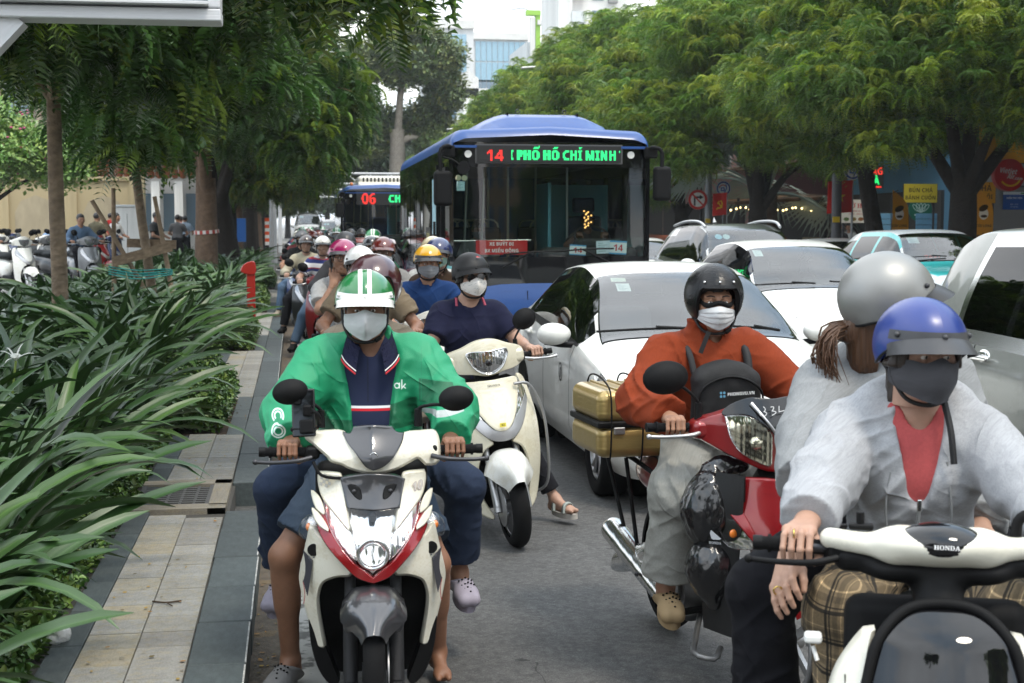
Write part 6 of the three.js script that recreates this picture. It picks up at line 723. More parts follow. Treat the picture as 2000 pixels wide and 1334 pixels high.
const brims={half:(ph)=>{const c=Math.cos(ph);return(c>0?lerp(97,84,c**1.5):lerp(97,112,(-c)**1.2))*D + .09*Math.exp(-(((Math.abs(ph>PI?ph - 2*PI:ph)- 1.9)/ .35)**2));},open:(ph)=>{const a=Math.abs(ph>PI?ph - 2*PI:ph);return lerp(76,136,ss(.62,1.05,a))*D;},deep:(ph)=>{const c=Math.cos(ph),a=Math.abs(ph>PI?ph - 2*PI:ph);return lerp(84,118,ss(.7,1.7,a))*D + .16*ss(2.0,2.8,a)*(c<0?1:0);},low:(ph)=>{const c=Math.cos(ph);return lerp(104,86,ss(-.2,.9,c))*D +(c<0?.12*-c:0)+ .17*Math.exp(-(((Math.abs(ph>PI?ph - 2*PI:ph)- 1.95)/ .5)**2));}};
function helmet(head,o){
const rad=o.rad??[.117,.125,.14],c=o.c??[0,.03,-.012],key='helm' +(o.brim??'half')+ rad.join(),H=once(key,()=>helmetShell(rad,brims[o.brim??'half'],c)),m=mesh('helmet',H.shell,o.mat,head);
mesh('helmet_liner',H.liner,o.liner??linerMat,m);
const rimPts=[];for(let j=0;j<=40;j++){const ph=j / 40*2*PI;rimPts.push(H.pt(ph,brims[o.brim??'half'](ph),1.004));}mesh('helmet_edge',once(key + 'edge',()=>tube(rimPts,.0042,60,6)),o.edge??M.blackPlastic,m);
if(o.peak){const L=o.peak,up=o.peakUp??0,pw=o.peakW??1.25;mesh('peak',once(key + 'peak' + L + up + pw,()=>grid(28,5,(u,v)=>{const ph=lerp(-pw,pw,u),e=Math.cos(ph / pw*PI / 2)**.7,b=H.pt(ph,(brims[o.brim??'half'](0)+ up)- .16*e + .05*(1 - e),1.015),l=L*e*v;return [b[0] + Math.sin(ph)*l*.75,b[1] - l*(o.peakDrop??.42)- .03*v*(1 - e)- .006*v*v,b[2] + Math.cos(ph)*l*.85];})),o.peakMat??M.blackPlastic,m);
if(o.band)mesh('peak_band',once(key + 'band' + L,()=>grid(28,2,(u,v)=>H.pt(lerp(-pw,pw,u),brims[o.brim??'half'](0)+ up - .17 +(v - .5)*.2,1.012))),o.peakMat??M.blackPlastic,m);for(const ph of [-1.02,0,1.02]){const p=H.pt(ph,brims[o.brim??'half'](0)+ up - .17,1.02);mesh('stud',ball(.008,...p,[1,1,1],10),o.studMat??o.peakMat??M.blackPlastic,m);}}
if(o.stripes)for(const x of o.stripes)mesh('stripe',grid(26,3,(u,v)=>{const th=lerp(-1.35,1.6,u),px=x +(v - .5)*.017,k=Math.sqrt(Math.max(0,1 -(px / rad[0])**2));return [px,c[1] + Math.cos(th)*rad[1]*k*1.008,c[2] + Math.sin(-th)*rad[2]*k*1.008];}),M.white,m);
if(o.strap !==0){const pts=[[-.088,-.005,.0],[-.084,-.06,.018],[-.055,-.112,.04],[0,-.128,.052],[.055,-.112,.04],[.084,-.06,.018],[.088,-.005,.0]];mesh('chin_strap',once('strap',()=>tube(pts,.0065,30,6,.4)),strapMat,m);if(o.hi){mesh('strap_buckle',rbox(.03,.018,.012,.004,.05,-.115,.046,[0,.5,.5]),M.blackPlastic,m);for(const s of [-1,1])mesh('strap_fork',tube([[s*.084,-.06,.018],[s*.09,-.02,-.045],[s*.088,.0,-.07]],.0065,10,6,.4),strapMat,m);}}
return{m,pt:H.pt};
}
function faceMask(head,o){const T=o.top??.0,B=o.bot??-.104,W=o.w??1.3;const g=grid(o.lo?14:36,o.lo?10:26,(u,v)=>{const a=lerp(-W,W,u),q=Math.abs(a / W),yT=T - .018*q**1.4 +(o.bridge??.012)*Math.exp(-((a / .3)**2))-(o.notch??0)*Math.exp(-(((Math.abs(a)- .42)/ .28)**2)),yB=B + .045*q**1.6,y=lerp(yT,yB,v);const jaw=1 - .3*ss(-.05,-.125,y);const nose=(o.puff??.024)*Math.exp(-((a /(o.nw??.4))**2))*(1 - .75*ss(.35,1,v))*ss(-.1,.25,v);const rz=.106*(1 - .12*ss(-.07,-.12,y))+ nose + .004,rx=(o.rx??.087)*jaw;let d=0;if(o.pleats)d=.0035*(((v*o.pleats)% 1)- .5)*(1 - q**4);if(o.fold)d +=.009*Math.exp(-((a / .09)**2))*Math.sin(PI*v);d +=.0022*fbm(a*5,v*6,o.seed??1,3);return [Math.sin(a)*(rx + d),y,.004 + Math.cos(a)*(rz + d)];});
const m=mesh('face_mask',g,o.mat,head);if(!o.lo)for(const s of [-1,1])mesh('ear_loop',tube([[s*.079,T - .02,.03],[s*.083,T + .01,-.005],[s*.083,-.02,-.02],[s*.072,B + .055,.03]],.0022,14,5),o.mat,m);return m;}
// two-bone reach
function bend(a,b,l1,l2,pole){const d=b.clone().sub(a);let L=d.length();const mx=(l1 + l2)*.998;if(L>mx){b=a.clone().addScaledVector(d,mx / L);L=mx;}d.normalize();const x=(l1*l1 - l2*l2 + L*L)/(2*L),h=Math.sqrt(Math.max(0,l1*l1 - x*x)),n=pole.clone().addScaledVector(d,-pole.dot(d)).normalize();return [a.clone().addScaledVector(d,x).addScaledVector(n,h),b];}
// hand prims. frame: o centre of what is held, e1 outwards along it, e2 up, e3 forwards; ang lists finger joint angles
function handPrims(f,k=1,pose='grip',wristP){const P=[],at=(a,b,c)=>f.o.clone().addScaledVector(f.e1,a*k).addScaledVector(f.e2,b*k).addScaledVector(f.e3,c*k),rd=(a)=>a*D;const polar=(i,ang,r)=>at(i,Math.sin(rd(ang))*r,Math.cos(rd(ang))*r);
const fx=[-.031,-.0105,.0105,.031],len=[.96,1.05,1,.85];const W=wristP??at(0,.02,-.088);
fx.forEach((x,i)=>{let c;if(pose==='grip')c=[polar(x*.95,118,.036),polar(x,52,.0365),polar(x,-8,.03),polar(x*.97,-62 - i*4,.0275)];else if(pose==='cover')c=[polar(x*.95,112,.037),polar(x,50,.042*len[i]),[polar(x*1.02,0,.047*len[i])][0],polar(x,-42,.05*len[i])];else c=[at(x,.012,-.012),at(x*1.12,.012 - .004*i,.026*len[i]),at(x*1.16,-.008 - .004*i,.046*len[i]),at(x*1.12,-.03 - .003*i,.052*len[i])];
const r=.0092*k*[1,1.02,.98,.88][i];P.push(cap(c[0],c[1],r*1.08,r,.004),cap(c[1],c[2],r,r*.92,.003),cap(c[2],c[3],r*.92,r*.78,.003),cap(W.clone().addScaledVector(f.e1,x*.45*k),c[0],.0155*k,.0115*k,.014));});
const th=pose==='open'?[at(-.03,.0,-.05),at(-.048,-.006,-.018),at(-.05,-.018,.012),at(-.044,-.03,.03)]:[at(-.03,.006,-.052),at(-.047,-.012,-.022),at(-.05,-.03,.004),at(-.042,-.034,.028)];P.push(cap(th[0],th[1],.0165*k,.0135*k,.014),cap(th[1],th[2],.012*k,.0105*k,.004),cap(th[2],th[3],.0105*k,.0085*k,.003));return [P,W];}
const ridge=(x,y,z)=>{const n=1 - Math.abs(noise3(x,y,z));return n*n;};
// drag folds: long ridges in two slanting directions, gathered in patches
const foldNoise=(amp,f=9)=>(x,y,z)=>{const k1=ss(-.25,.4,noise3(x*4.2 + 11,y*4.2,z*4.2)),k2=ss(-.25,.4,noise3(x*4.6,y*4.6 + 17,z*4.6)),a=x + y*.75 + z*.5,b=y - x*.75 - z*.4,w=.04*noise3(x*7,y*7,z*7);return amp*(.8*fbm(x*7,y*6,z*7,2)- 2.0*k1*(ridge((a + w)*f*1.7,b*f*.4,z*f*.5)- .4)- 1.7*k2*(ridge((b + w)*f*1.8 + 5,a*f*.4,z*f*.5)- .4)- .5*(ridge(x*f*1.5,y*f*3.2 + 2*x,z*f*1.5)- .4));};
let personSeed=1;
/* o: pos, turn, roll; hip, lean, side, s (size), w (shoulder factor); head:{yaw,pitch,roll}; hands {L,R}: {grip:[x,y,z], pose, back} or {at, e1,e2,e3}; feet {L,R}: {a:[x,y,z], dir:[x,y,z]}; clothes... Sides: L is +x, R is -x */
function person(label,o){
const t=thing('person',label,'person',o.pos,o.turn??0,o.group);t.rotation.z=o.roll??0;const s=o.s??1,hi=o.hi??true,h=o.cell??(hi?.012:.02),sd=personSeed++*3.7,sw=o.w??1;
const H=V(...o.hip),lean=o.lean??.15,U=V(o.side??0,Math.cos(lean),Math.sin(lean)).normalize(),qT=new THREE.Quaternion().setFromUnitVectors(V(0,1,0),U);if(o.tyaw)qT.multiply(new THREE.Quaternion().setFromAxisAngle(V(0,1,0),o.tyaw));
const Rv=V(1,0,0).applyQuaternion(qT),Fv=V(0,0,1).applyQuaternion(qT),up=(d,f=0,r=0)=>H.clone().addScaledVector(U,d*s).addScaledVector(Fv,f*s).addScaledVector(Rv,r*s),neck=up(.5,o.hunch??.01),headC=neck.clone().add(V(0,.145*s,.035*s).applyQuaternion(new THREE.Quaternion().setFromAxisAngle(V(0,1,0),o.tyaw??0))).add(V(...(o.headOff??[0,0,0])));
const J={};for(const [k,g] of [['L',1],['R',-1]]){J['sh' + k]=up(.405,o.hunch?o.hunch*.8:0,g*.172*sw);const hd=o.hands?.[k];let W,f,pose='grip';
if(hd){pose=hd.pose??'grip';if(hd.grip){const b=hd.back??.12;f={o:V(...hd.grip),e1:V(g,0,-b).normalize(),e2:V(0,1,0),e3:V(g*b,0,1).normalize()};if(hd.twist){const q=new THREE.Quaternion().setFromAxisAngle(f.e1,hd.twist);f.e2.applyQuaternion(q);f.e3.applyQuaternion(q);}}else f={o:V(...hd.at),e1:V(...hd.e1).normalize(),e2:V(...hd.e2).normalize(),e3:V(...hd.e3).normalize()};W=f.o.clone().addScaledVector(f.e2,.022*s).addScaledVector(f.e3,-.086*s);}else W=up(.1,.3,g*.2);
const [E,W2]=bend(J['sh' + k],W,.275*s,.245*s,V(...(o['pole' + k]??[g*.75,-.75,-.3])));J['el' + k]=E;J['wr' + k]=W2;J['hf' + k]=f&&{f,pose,W:W2};
J['hj' + k]=up(.0,.02,g*.088);const ft=o.feet?.[k]??{a:[g*.13,.4,H.z + .35]};const [K,A]=bend(J['hj' + k],V(...ft.a),.425*s*(o.lk??1),.415*s*(o.lk??1),V(...(ft.pole??[g*.45,.75,1])));J['kn' + k]=K;J['an' + k]=A;J['fd' + k]=V(...(ft.dir??[g*.12,0,1])).normalize();}
const R=(v)=>v*s,torso=(i,b=0)=>[ell(up(.02,-.01),[R(.165)+ i,R(.115)+ i,R(.125)+ i],.06,qT),ell(up(.16,.012 + b*.4),[R(.142*(.5 + .5*sw))+ i + b*.4,R(.14)+ i,R(.105)+ i + b],.07,qT),ell(up(.335,.01),[R(.158*sw)+ i,R(.155)+ i,R(.108)+ i],.07,qT),cap(up(.4,0,.13*sw),up(.4,0,-.13*sw),R(.06)+ i,R(.06)+ i,.06),cap(up(.485,-.012),up(.415,-.01,.13*sw),R(.046)+ i*.6,R(.05)+ i*.9,.05),cap(up(.485,-.012),up(.415,-.01,-.13*sw),R(.046)+ i*.6,R(.05)+ i*.9,.05),...(o.bust?[-1,1].map((g)=>ell(up(.3,.075,g*.07),[R(.065)+ i,R(.065)+ i,R(.055)+ i],.05,qT)):[])];
const arm=(k,i0,i1,to=1)=>{const S=J['sh' + k],E=J['el' + k],W=J['wr' + k],p=[];const up2=Math.min(1,to*2);const e=S.clone().lerp(E,up2);p.push(cap(S,e,R(.055)+ i0,R(lerp(.055,.042,up2))+ lerp(i0,i1,up2),.04));if(to>.5){const w=E.clone().lerp(W,(to - .5)*2);p.push(cap(E,w,R(.042)+ i1,R(.029)+ i1,.03));}return p;};
const leg=(k,i0,i1,to=1)=>{const a=J['hj' + k],b=J['kn' + k],c=J['an' + k],p=[cap(a,b,R(.085)+ i0,R(.058)+ i1,.05)];if(to>.5){const e=b.clone().lerp(c,(to - .5)*2),d=c.clone().sub(b).normalize();p.push(cap(b,e,R(.056)+ i1,R(lerp(.056,.036,(to - .5)*2))+ i1,.03));if(to>=1)p.push(cap(b.clone().addScaledVector(d,.08*s).addScaledVector(Fv,-.018*s),b.clone().addScaledVector(d,.2*s).addScaledVector(Fv,-.012*s),R(.048)+ i1,R(.042)+ i1,.04));}return p;};
const foot=(k,i,sole=0)=>{const A=J['an' + k],d=J['fd' + k],dn=V(0,-1,0).addScaledVector(d,d.y).normalize(),heel=A.clone().addScaledVector(d,-.03*s).addScaledVector(dn,.045*s),ball_=A.clone().addScaledVector(d,.115*s).addScaledVector(dn,.058*s),toe=A.clone().addScaledVector(d,.165*s).addScaledVector(dn,.062*s),sd_=new THREE.Vector3().crossVectors(d,dn).normalize();return{prims:[cap(A,heel,R(.035)+ i,R(.03)+ i,.02),cap(A,ball_,R(.034)+ i,R(.024)+ i,.03),cap(ball_.clone().addScaledVector(sd_,.02*s),toe.clone().addScaledVector(sd_,.018*s),R(.021)+ i,R(.016)+ i,.02),cap(ball_.clone().addScaledVector(sd_,-.02*s),toe.clone().addScaledVector(sd_,-.024*s),R(.02)+ i,R(.015)+ i,.02),cap(heel,ball_,R(.026)+ i,R(.022)+ i,.03)],A,d,dn,heel,ball_,toe,sd:sd_};};
// body
const qH=new THREE.Quaternion().setFromEuler(new THREE.Euler(o.head?.pitch??0,o.head?.yaw??0,o.head?.roll??0,'YXZ')),MH=new THREE.Matrix4().compose(headC,qH,V(s,s,s));
const bp=[...torso(-.006),cap(neck,headC.clone().add(V(0,-.06*s,-.02*s)),R(.055),R(.052),.04)];for(const k of ['L','R']){bp.push(...arm(k,-.006,o.sleeves>.5?-.006:0),...leg(k,-.006,o.legs>.5?-.006:0),...foot(k,-.003).prims);}
const parts=[blob(bp,h),headGeo(hi).clone().applyMatrix4(MH)];
for(const k of ['L','R'])if(J['hf' + k]){const{f,pose,W}=J['hf' + k],[P]=handPrims(f,s*.98,pose,W);P.push(cap(W,W.clone().lerp(J['el' + k],.15),R(.026),R(.028),.02));parts.push(blob(P,hi?.0042:.009));}
mesh('body',parts,o.skin??SK.tan,t);
// head group: everything worn on the head is drawn in head axes
const hg={frame:t,M:MH};const gz=o.gaze??[0,0];
if(hi)for(const g of [-1,1]){mesh('eye',eyeGeo.clone().rotateX(gz[1]).rotateY(gz[0]).translate(g*.031,.0035,.0745),eyeMat,hg);mesh('eyebrow',once('brow' + g,()=>tube([[g*.014,.027,.0985],[g*.032,.0315,.093],[g*.052,.026,.078]],[.0028,.0034,.0016],10,5,.6)),HAIR.black,hg);}
if(o.hair){const P=[ell([0,.036,-.02],[.085,.098,.1],.02),{...rbx([0,-.01,.1],[.064,.05,.06],.02),sub:1,k:.01},{...rbx([0,-.11,.05],[.2,.08,.1],.01),sub:1,k:.01}];if(o.hair.long)P.push(cap([0,-.03,-.07],[0,-.16,-.075],.06,.05,.04),cap([.068,-.02,-.02],[.066,-.12,-.03],.02,.017,.03),cap([-.068,-.02,-.02],[-.066,-.12,-.03],.02,.017,.03));if(o.hair.side)for(const g of [-1,1])P.push(cap([g*.064,.03,.06],[g*.082,-.06,.034],.014,.014,.02),cap([g*.07,.03,.04],[g*.083,-.03,.016],.02,.024,.02),cap([g*.083,-.03,.012],[g*.078,-.13,-.005],.022,.012,.02));if(o.hair.fringe)P.push(cap([-.05,.05,.083],[-.062,.0,.064],.012,.007,.02),cap([.05,.05,.083],[.062,.0,.064],.012,.007,.02));if(o.hair.tail)P.push(...o.hair.tail);mesh('hair',blob(P,hi?.006:.013,(x,y,z)=>.005*noise3(x*70,y*8,z*70)+ .004*noise3(x*160,y*12,z*160),(x,y,z)=>[Math.atan2(x,-z - .02)*.12,y]),o.hair.mat??HAIR.black,hg);}
if(o.helmet)helmet(hg,{hi,...o.helmet});if(o.mask)faceMask(hg,{lo:!hi,...o.mask});
if(o.glasses){const gm=o.glasses==='dark'?M.glossBlack:glassTint(.9,.9,.9),g=mesh('glasses',[torus(.024,.0022,.03,.0,.104,[0,.15,0],24,6),torus(.024,.0022,-.03,.0,.104,[0,-.15,0],24,6),tube([[-.008,.004,.108],[0,.008,.11],[.008,.004,.108]],.002,6,5),...[-1,1].map((q)=>tube([[q*.054,.004,.1],[q*.076,.006,.06],[q*.08,.004,.0]],.002,8,5))],std({color:lin(.03,.025,.02),roughness:.3}),hg);for(const q of [-1,1])mesh('spectacle_lens',new THREE.CircleGeometry(.024,24).scale(o.glasses==='dark'?1.15:1,1,1).rotateY(q*.15).translate(q*.03,0,.105),gm,g);}
// clothes
const P={t,J,up,H,neck,headC,qT,U,Fv,Rv,s,h,torso,arm,leg,foot,MH,hg,cap:(...a)=>cap(...a)};
const fn=hi?foldNoise(o.fold??.0078,9):(x,y,z)=>.008*fbm(x*9,y*7,z*9,2);
if(o.top){const c=o.top,prims=[...torso(c.i??.01,o.gut??0)],hemY=c.hem??-.02,cut=c.neck??.06;for(const k of ['L','R']){const a=arm(k,(c.i??.01)+(c.loose??.008),(c.i??.01)+(c.cuff??c.loose??.008),c.sleeve??.3);const E=(c.sleeve??.3)<=.5?J['sh' + k].clone().lerp(J['el' + k],(c.sleeve??.3)*2):J['el' + k].clone().lerp(J['wr' + k],((c.sleeve??.3)- .5)*2),dn=((c.sleeve??.3)<=.5?J['el' + k].clone().sub(J['sh' + k]):J['wr' + k].clone().sub(J['el' + k])).normalize();clipped(a[a.length - 1],E,dn);prims.push(...a);}
const hemP=up(hemY),neckP=up(.5 +(c.collar?.07:.015),c.collar?0:.02);prims.forEach((p,i)=>{if(i<3)clipped(p,hemP,U.clone().negate());});if(c.collar)prims.push(clipped(cap(up(.47),up(.57,.02),R(.075),R(.068)+ c.collar*.01,.03),up(.555,.01),U));prims.push({...cap(up(.42,c.vneck?.07:.035),neck.clone().add(V(0,.12*s,.03)),R(c.vneck?.02:.035),R(cut + .012),.01),sub:1});if(c.extra)prims.push(...c.extra(P));if(c.uv){const u0=c.uv;mesh(c.name??'shirt',blob(prims,h,fn,(x,y,z,nx,ny,nz)=>u0(x,y,z,nx,ny,nz)),c.mat,t);}else mesh(c.name??'shirt',blob(prims,h,(x,y,z)=>fn(x + sd,y,z)),c.mat,t);}
if(o.under){const c=o.under,prims=torso(c.i??.008,o.gut??0);prims.push({...cap(up(.40,.075),neck.clone().add(V(0,.12*s,.03)),R(.015),R(.075),.01),sub:1});mesh(c.name??'shirt',blob(prims,h,null,c.uv),c.mat,t);}
if(o.bottom){const c=o.bottom,prims=[ell(up(.0,-.01),[R(.165)+ c.i,R(.115)+ c.i,R(.128)+ c.i],.06,qT),ell(up(.09),[R(.145)+ c.i,R(.07)+ c.i,R(.108)+ c.i],.05,qT)];for(const k of ['L','R']){const to=c.to??.97,a=leg(k,c.i,c.i +(c.flare??.01),to);if(to>.5&&c.flare){const B=J['kn' + k],E=B.clone().lerp(J['an' + k],(to - .5)*2);a[1]=cap(B,E,R(.06)+ c.i + .004,R(.05)+ c.i + c.flare,.03);}const E=to>.5?J['kn' + k].clone().lerp(J['an' + k],(to - .5)*2):J['hj' + k].clone().lerp(J['kn' + k],to*2),dn=(to>.5?J['an' + k].clone().sub(J['kn' + k]):J['kn' + k].clone().sub(J['hj' + k])).normalize();if(to<=.5)a[0]=cap(J['hj' + k],E,R(.088)+ c.i,R(.075)+ c.i +(c.flare??0),.05);clipped(a[a.length>1&&to>.5?1:0],E,dn);prims.push(...a.slice(0,2));}
mesh(c.name??'trousers',blob(prims,h,(x,y,z)=>fn(x + sd + 5,y,z),c.uv),c.mat,t);}
if(o.shoes)for(const k of ['L','R']){const F=foot(k,.006),ty=o.shoes.type,only=o.shoes.only;if(only&&only !==k)continue;const solePts=(dy,e)=>{const q=[];for(let i=0;i<22;i++){const a=i / 22*2*PI,l=Math.cos(a),w=Math.sin(a);q.push(F.heel.clone().lerp(F.toe,.5 + .5*l*1.1).addScaledVector(F.sd,w*(.042 + .008*l)*s*e).addScaledVector(F.dn,dy));}return q;};
const yS=R(.018);const sole=(()=>{const a=solePts(yS,1.0),b=solePts(yS +(o.shoes.thick??.022),1.02),pos=[],I=[];const n=a.length;for(const q of [...a,...b])pos.push(q.x,q.y,q.z);for(let i=0;i<n;i++){const j=(i + 1)% n;I.push(i,n + i,j,j,n + i,n + j);if(i>1)I.push(0,i - 1,i,n,n + i,n + i - 1);}const g=geom(pos,null,new Array(n*4).fill(0),I);return toCreasedNormals(g,.6);})();
if(ty==='sandal'){mesh('sandal',sole,o.shoes.mat,t);const m2=o.shoes.strap??o.shoes.mat;for(const q of [.25,.7]){const c0=F.heel.clone().lerp(F.toe,q),hh=lerp(.075,.05,q)*s;mesh('sandal_strap',tube([c0.clone().addScaledVector(F.sd,.046*s).addScaledVector(F.dn,.014*s),c0.clone().addScaledVector(F.sd,.032*s).addScaledVector(F.dn,-hh*.5),c0.clone().addScaledVector(F.dn,-hh*.72),c0.clone().addScaledVector(F.sd,-.032*s).addScaledVector(F.dn,-hh*.5),c0.clone().addScaledVector(F.sd,-.046*s).addScaledVector(F.dn,.014*s)],.013*s,16,6,.35),m2,t);}}
else{const pr=foot(k,ty==='clog'?.013:.008).prims;const cutp=F.A.clone().addScaledVector(F.dn,ty==='clog'?.03:-.005).addScaledVector(F.d,ty==='clog'?.03:0),cn=F.dn.clone().negate().addScaledVector(F.d,ty==='clog'?-.55:0).normalize();pr.forEach((p)=>clipped(p,cutp,cn));const m=mesh(ty==='clog'?'clog':'shoe',[blob(pr,hi?.007:.014),sole],o.shoes.mat,t);if(ty==='clog'&&hi){const hl=[];for(let a=-2;a<=2;a++)for(let b=0;b<4;b++){const c0=F.heel.clone().lerp(F.toe,.62 + b*.11).addScaledVector(F.sd,a*.014*s*(1 - b*.05)+(b % 2)*.007*s);const top=c0.clone().addScaledVector(F.dn,(-.066 + b*.0105 + Math.abs(a)*.006)*s);hl.push(ball(.0048,top.x,top.y,top.z,[1,.7,1.2],6));}tag(mesh('clog_holes',hl,M.darkCavity,m),null,null,null,'stuff');}}}
return P;
}
const gMat=(r,g,b,o={})=>phys({color:new THREE.Color(`rgb(${r},${g},${b})`),roughness:.3,clearcoat:.9,clearcoatRoughness:.08,...o});
const maskWhite=cloth(lin(.72,.73,.74),{bump:.0006}),maskGrey=cloth(lin(.33,.34,.36),{bump:.0006}),maskDark=cloth(lin(.09,.09,.1),{bump:.0008}),maskBlack=cloth(lin(.015,.015,.016));
const denim=cloth(lin(.03,.045,.085)),denimLight=cloth(lin(.12,.19,.29)),blackCloth=cloth(lin(.014,.014,.018)),navy=cloth(lin(.014,.016,.045));
const YP={pos:[.27,0,-5.3],turn:-.045};
// --- man in green jacket ---
{const jt=canvasTex(1024,1024,(g)=>{const X=(x)=>(x + .5)*1024,Y=(y)=>(1.5 - y)*1024,poly=(c,p)=>{g.fillStyle=c;g.beginPath();p.forEach(([x,y],i)=>i?g.lineTo(X(x),Y(y)):g.moveTo(X(x),Y(y)));g.fill();};
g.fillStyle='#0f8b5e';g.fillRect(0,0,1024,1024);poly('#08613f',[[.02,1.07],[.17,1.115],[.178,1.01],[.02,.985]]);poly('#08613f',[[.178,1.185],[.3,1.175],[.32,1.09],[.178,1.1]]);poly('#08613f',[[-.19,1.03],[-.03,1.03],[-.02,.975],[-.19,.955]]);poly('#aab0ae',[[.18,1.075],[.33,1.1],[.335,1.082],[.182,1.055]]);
g.strokeStyle='#0f7f58';g.lineWidth=2;for(const x of [-.19,.19]){g.beginPath();g.moveTo(X(x),Y(1.3));g.lineTo(X(x*.95),Y(.9));g.stroke();}
g.strokeStyle='#e6efe9';g.lineWidth=5;g.beginPath();g.arc(X(.098),Y(1.155),9,0,7);g.moveTo(X(.107),Y(1.166));g.lineTo(X(.107),Y(1.145));g.moveTo(X(.116),Y(1.178));g.lineTo(X(.116),Y(1.145));g.lineTo(X(.13),Y(1.162));g.moveTo(X(.12),Y(1.153));g.lineTo(X(.131),Y(1.144));g.stroke();
g.lineWidth=6;for(const k of [0,9]){g.beginPath();g.arc(X(-.33),Y(1.075),22 - k,2.2,6.6);g.stroke();g.beginPath();g.arc(X(-.325),Y(1.03),24 - k,0,7);g.stroke();}});
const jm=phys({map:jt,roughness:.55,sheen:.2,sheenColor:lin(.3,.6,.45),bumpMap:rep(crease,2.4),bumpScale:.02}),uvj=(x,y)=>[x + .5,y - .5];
const pt=canvasTex(512,512,(g)=>{g.fillStyle='#16203f';g.fillRect(0,0,512,512);const Y=(y)=>(1.5 - y)*512;g.fillStyle='#e9e9ec';g.fillRect(0,Y(1.082),512,5);g.fillStyle='#c9202c';g.fillRect(0,Y(1.072),512,5);g.fillStyle='#0e1630';g.fillRect(.487*512,Y(1.26),3,84);});
const p=person('man in an open green ride-hailing jacket, green striped helmet and white mask',{...YP,hip:[.0,.85,-.13],lean:.1,s:.94,w:1.14,gut:.03,hi:true,cell:.0095,skin:SK.brown,lk:1.08,headOff:[-.018,-.012,.02],hunch:.015,head:{pitch:.08},sleeves:1,legs:0,
hands:{L:{grip:[.288,.967,.37],back:.1},R:{grip:[-.288,.967,.37],back:.1}},poleL:[.95,-.5,-.35],poleR:[-.95,-.5,-.35],feet:{R:{a:[-.31,.105,-.04],dir:[-.38,0,1],pole:[-.95,.45,.8]},L:{a:[.25,.1,-.1],dir:[.12,0,1],pole:[.3,.5,1]}},
hair:{},helmet:{mat:gMat(12,110,52),stripes:[-.018,.018],peak:.052,peakMat:gMat(226,226,222),peakW:1.2,band:true,peakUp:.02,edge:M.blackPlastic,rad:[.12,.125,.142]},mask:{mat:maskWhite,fold:1,puff:.03,top:.0,bot:-.112,seed:3},
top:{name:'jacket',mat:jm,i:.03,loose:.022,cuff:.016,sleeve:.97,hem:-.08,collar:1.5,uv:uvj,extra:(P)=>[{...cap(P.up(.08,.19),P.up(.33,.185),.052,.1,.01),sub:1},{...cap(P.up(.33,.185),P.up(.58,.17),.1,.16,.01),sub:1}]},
under:{name:'polo_shirt',mat:phys({map:pt,roughness:.9,bumpMap:rep(weave,9),bumpScale:.001}),i:.012,uv:uvj},bottom:{name:'shorts',mat:cloth(lin(.05,.075,.115)),i:.014,to:.4,flare:.018},shoes:{type:'clog',only:'R',mat:std({color:lin(.16,.155,.15),roughness:.8}),thick:.03}});
// polo collar with striped edges, upright jacket collar flaps
const ring=(k,y,r,f)=>P2(p,y,f,r*k);function P2(q,y,f,r){return q.up(y,f,r);}
for(const k of [-1,1]){const rows=[0,1,2,3,4,5].map((i)=>{const a=i / 5,ang=lerp(.5,2.5,a),R=lerp(.082,.09,a),c=p.up(lerp(.49,.575,a),.03);const d=p.Rv.clone().multiplyScalar(k*Math.sin(ang)*R*p.s).addScaledVector(p.Fv,Math.cos(ang)*(R + .012)*p.s);return [c.clone().add(d),c.clone().addScaledVector(d,lerp(1.5,1.35,a)).addScaledVector(p.U,lerp(-.085,-.05,a)).addScaledVector(p.Fv,lerp(.035,0,a))];});
mesh('collar',loft(rows.map(([a,b])=>[a.toArray(),a.clone().lerp(b,.5).addScaledVector(p.U,.006).toArray(),b.toArray()])),navy,p.t);mesh('collar_stripe',tube(rows.map(([,b])=>b),.0045,14,5,.5),std({color:lin(.5,.02,.03),roughness:.8}),p.t);mesh('collar_stripe',tube(rows.map(([a,b])=>b.clone().lerp(a,.12).addScaledVector(p.Fv,.003)),.003,14,5,.5),M.white,p.t);
}
void ring;
person('passenger in a glossy maroon helmet and dark jeans behind the man in green',{...YP,hip:[0,.875,-.56],lean:.06,s:.95,w:.82,hi:true,skin:SK.mid,head:{yaw:-.05},headOff:[.02,0,-.02],sleeves:1,legs:1,lk:1.04,hands:{L:{at:[.14,.95,-.3],e1:[1,0,0],e2:[0,1,0],e3:[0,0,1],pose:'open'},R:{at:[-.14,.95,-.3],e1:[-1,0,0],e2:[0,1,0],e3:[0,0,1],pose:'open'}},feet:{R:{a:[-.36,.33,-.42],dir:[-.2,-.12,1],pole:[-.8,.5,1]},L:{a:[.36,.33,-.42],dir:[.2,-.12,1],pole:[.8,.5,1]}},hair:{long:1,mat:HAIR.dark},helmet:{brim:'open',mat:gMat(58,12,22),rad:[.122,.128,.143],strap:0},top:{mat:cloth(lin(.2,.17,.13)),sleeve:.95,i:.012},bottom:{name:'jeans',mat:denim,i:.01,flare:.018,to:.9},shoes:{type:'clog',mat:std({color:lin(.34,.31,.38),roughness:.7}),thick:.034}});
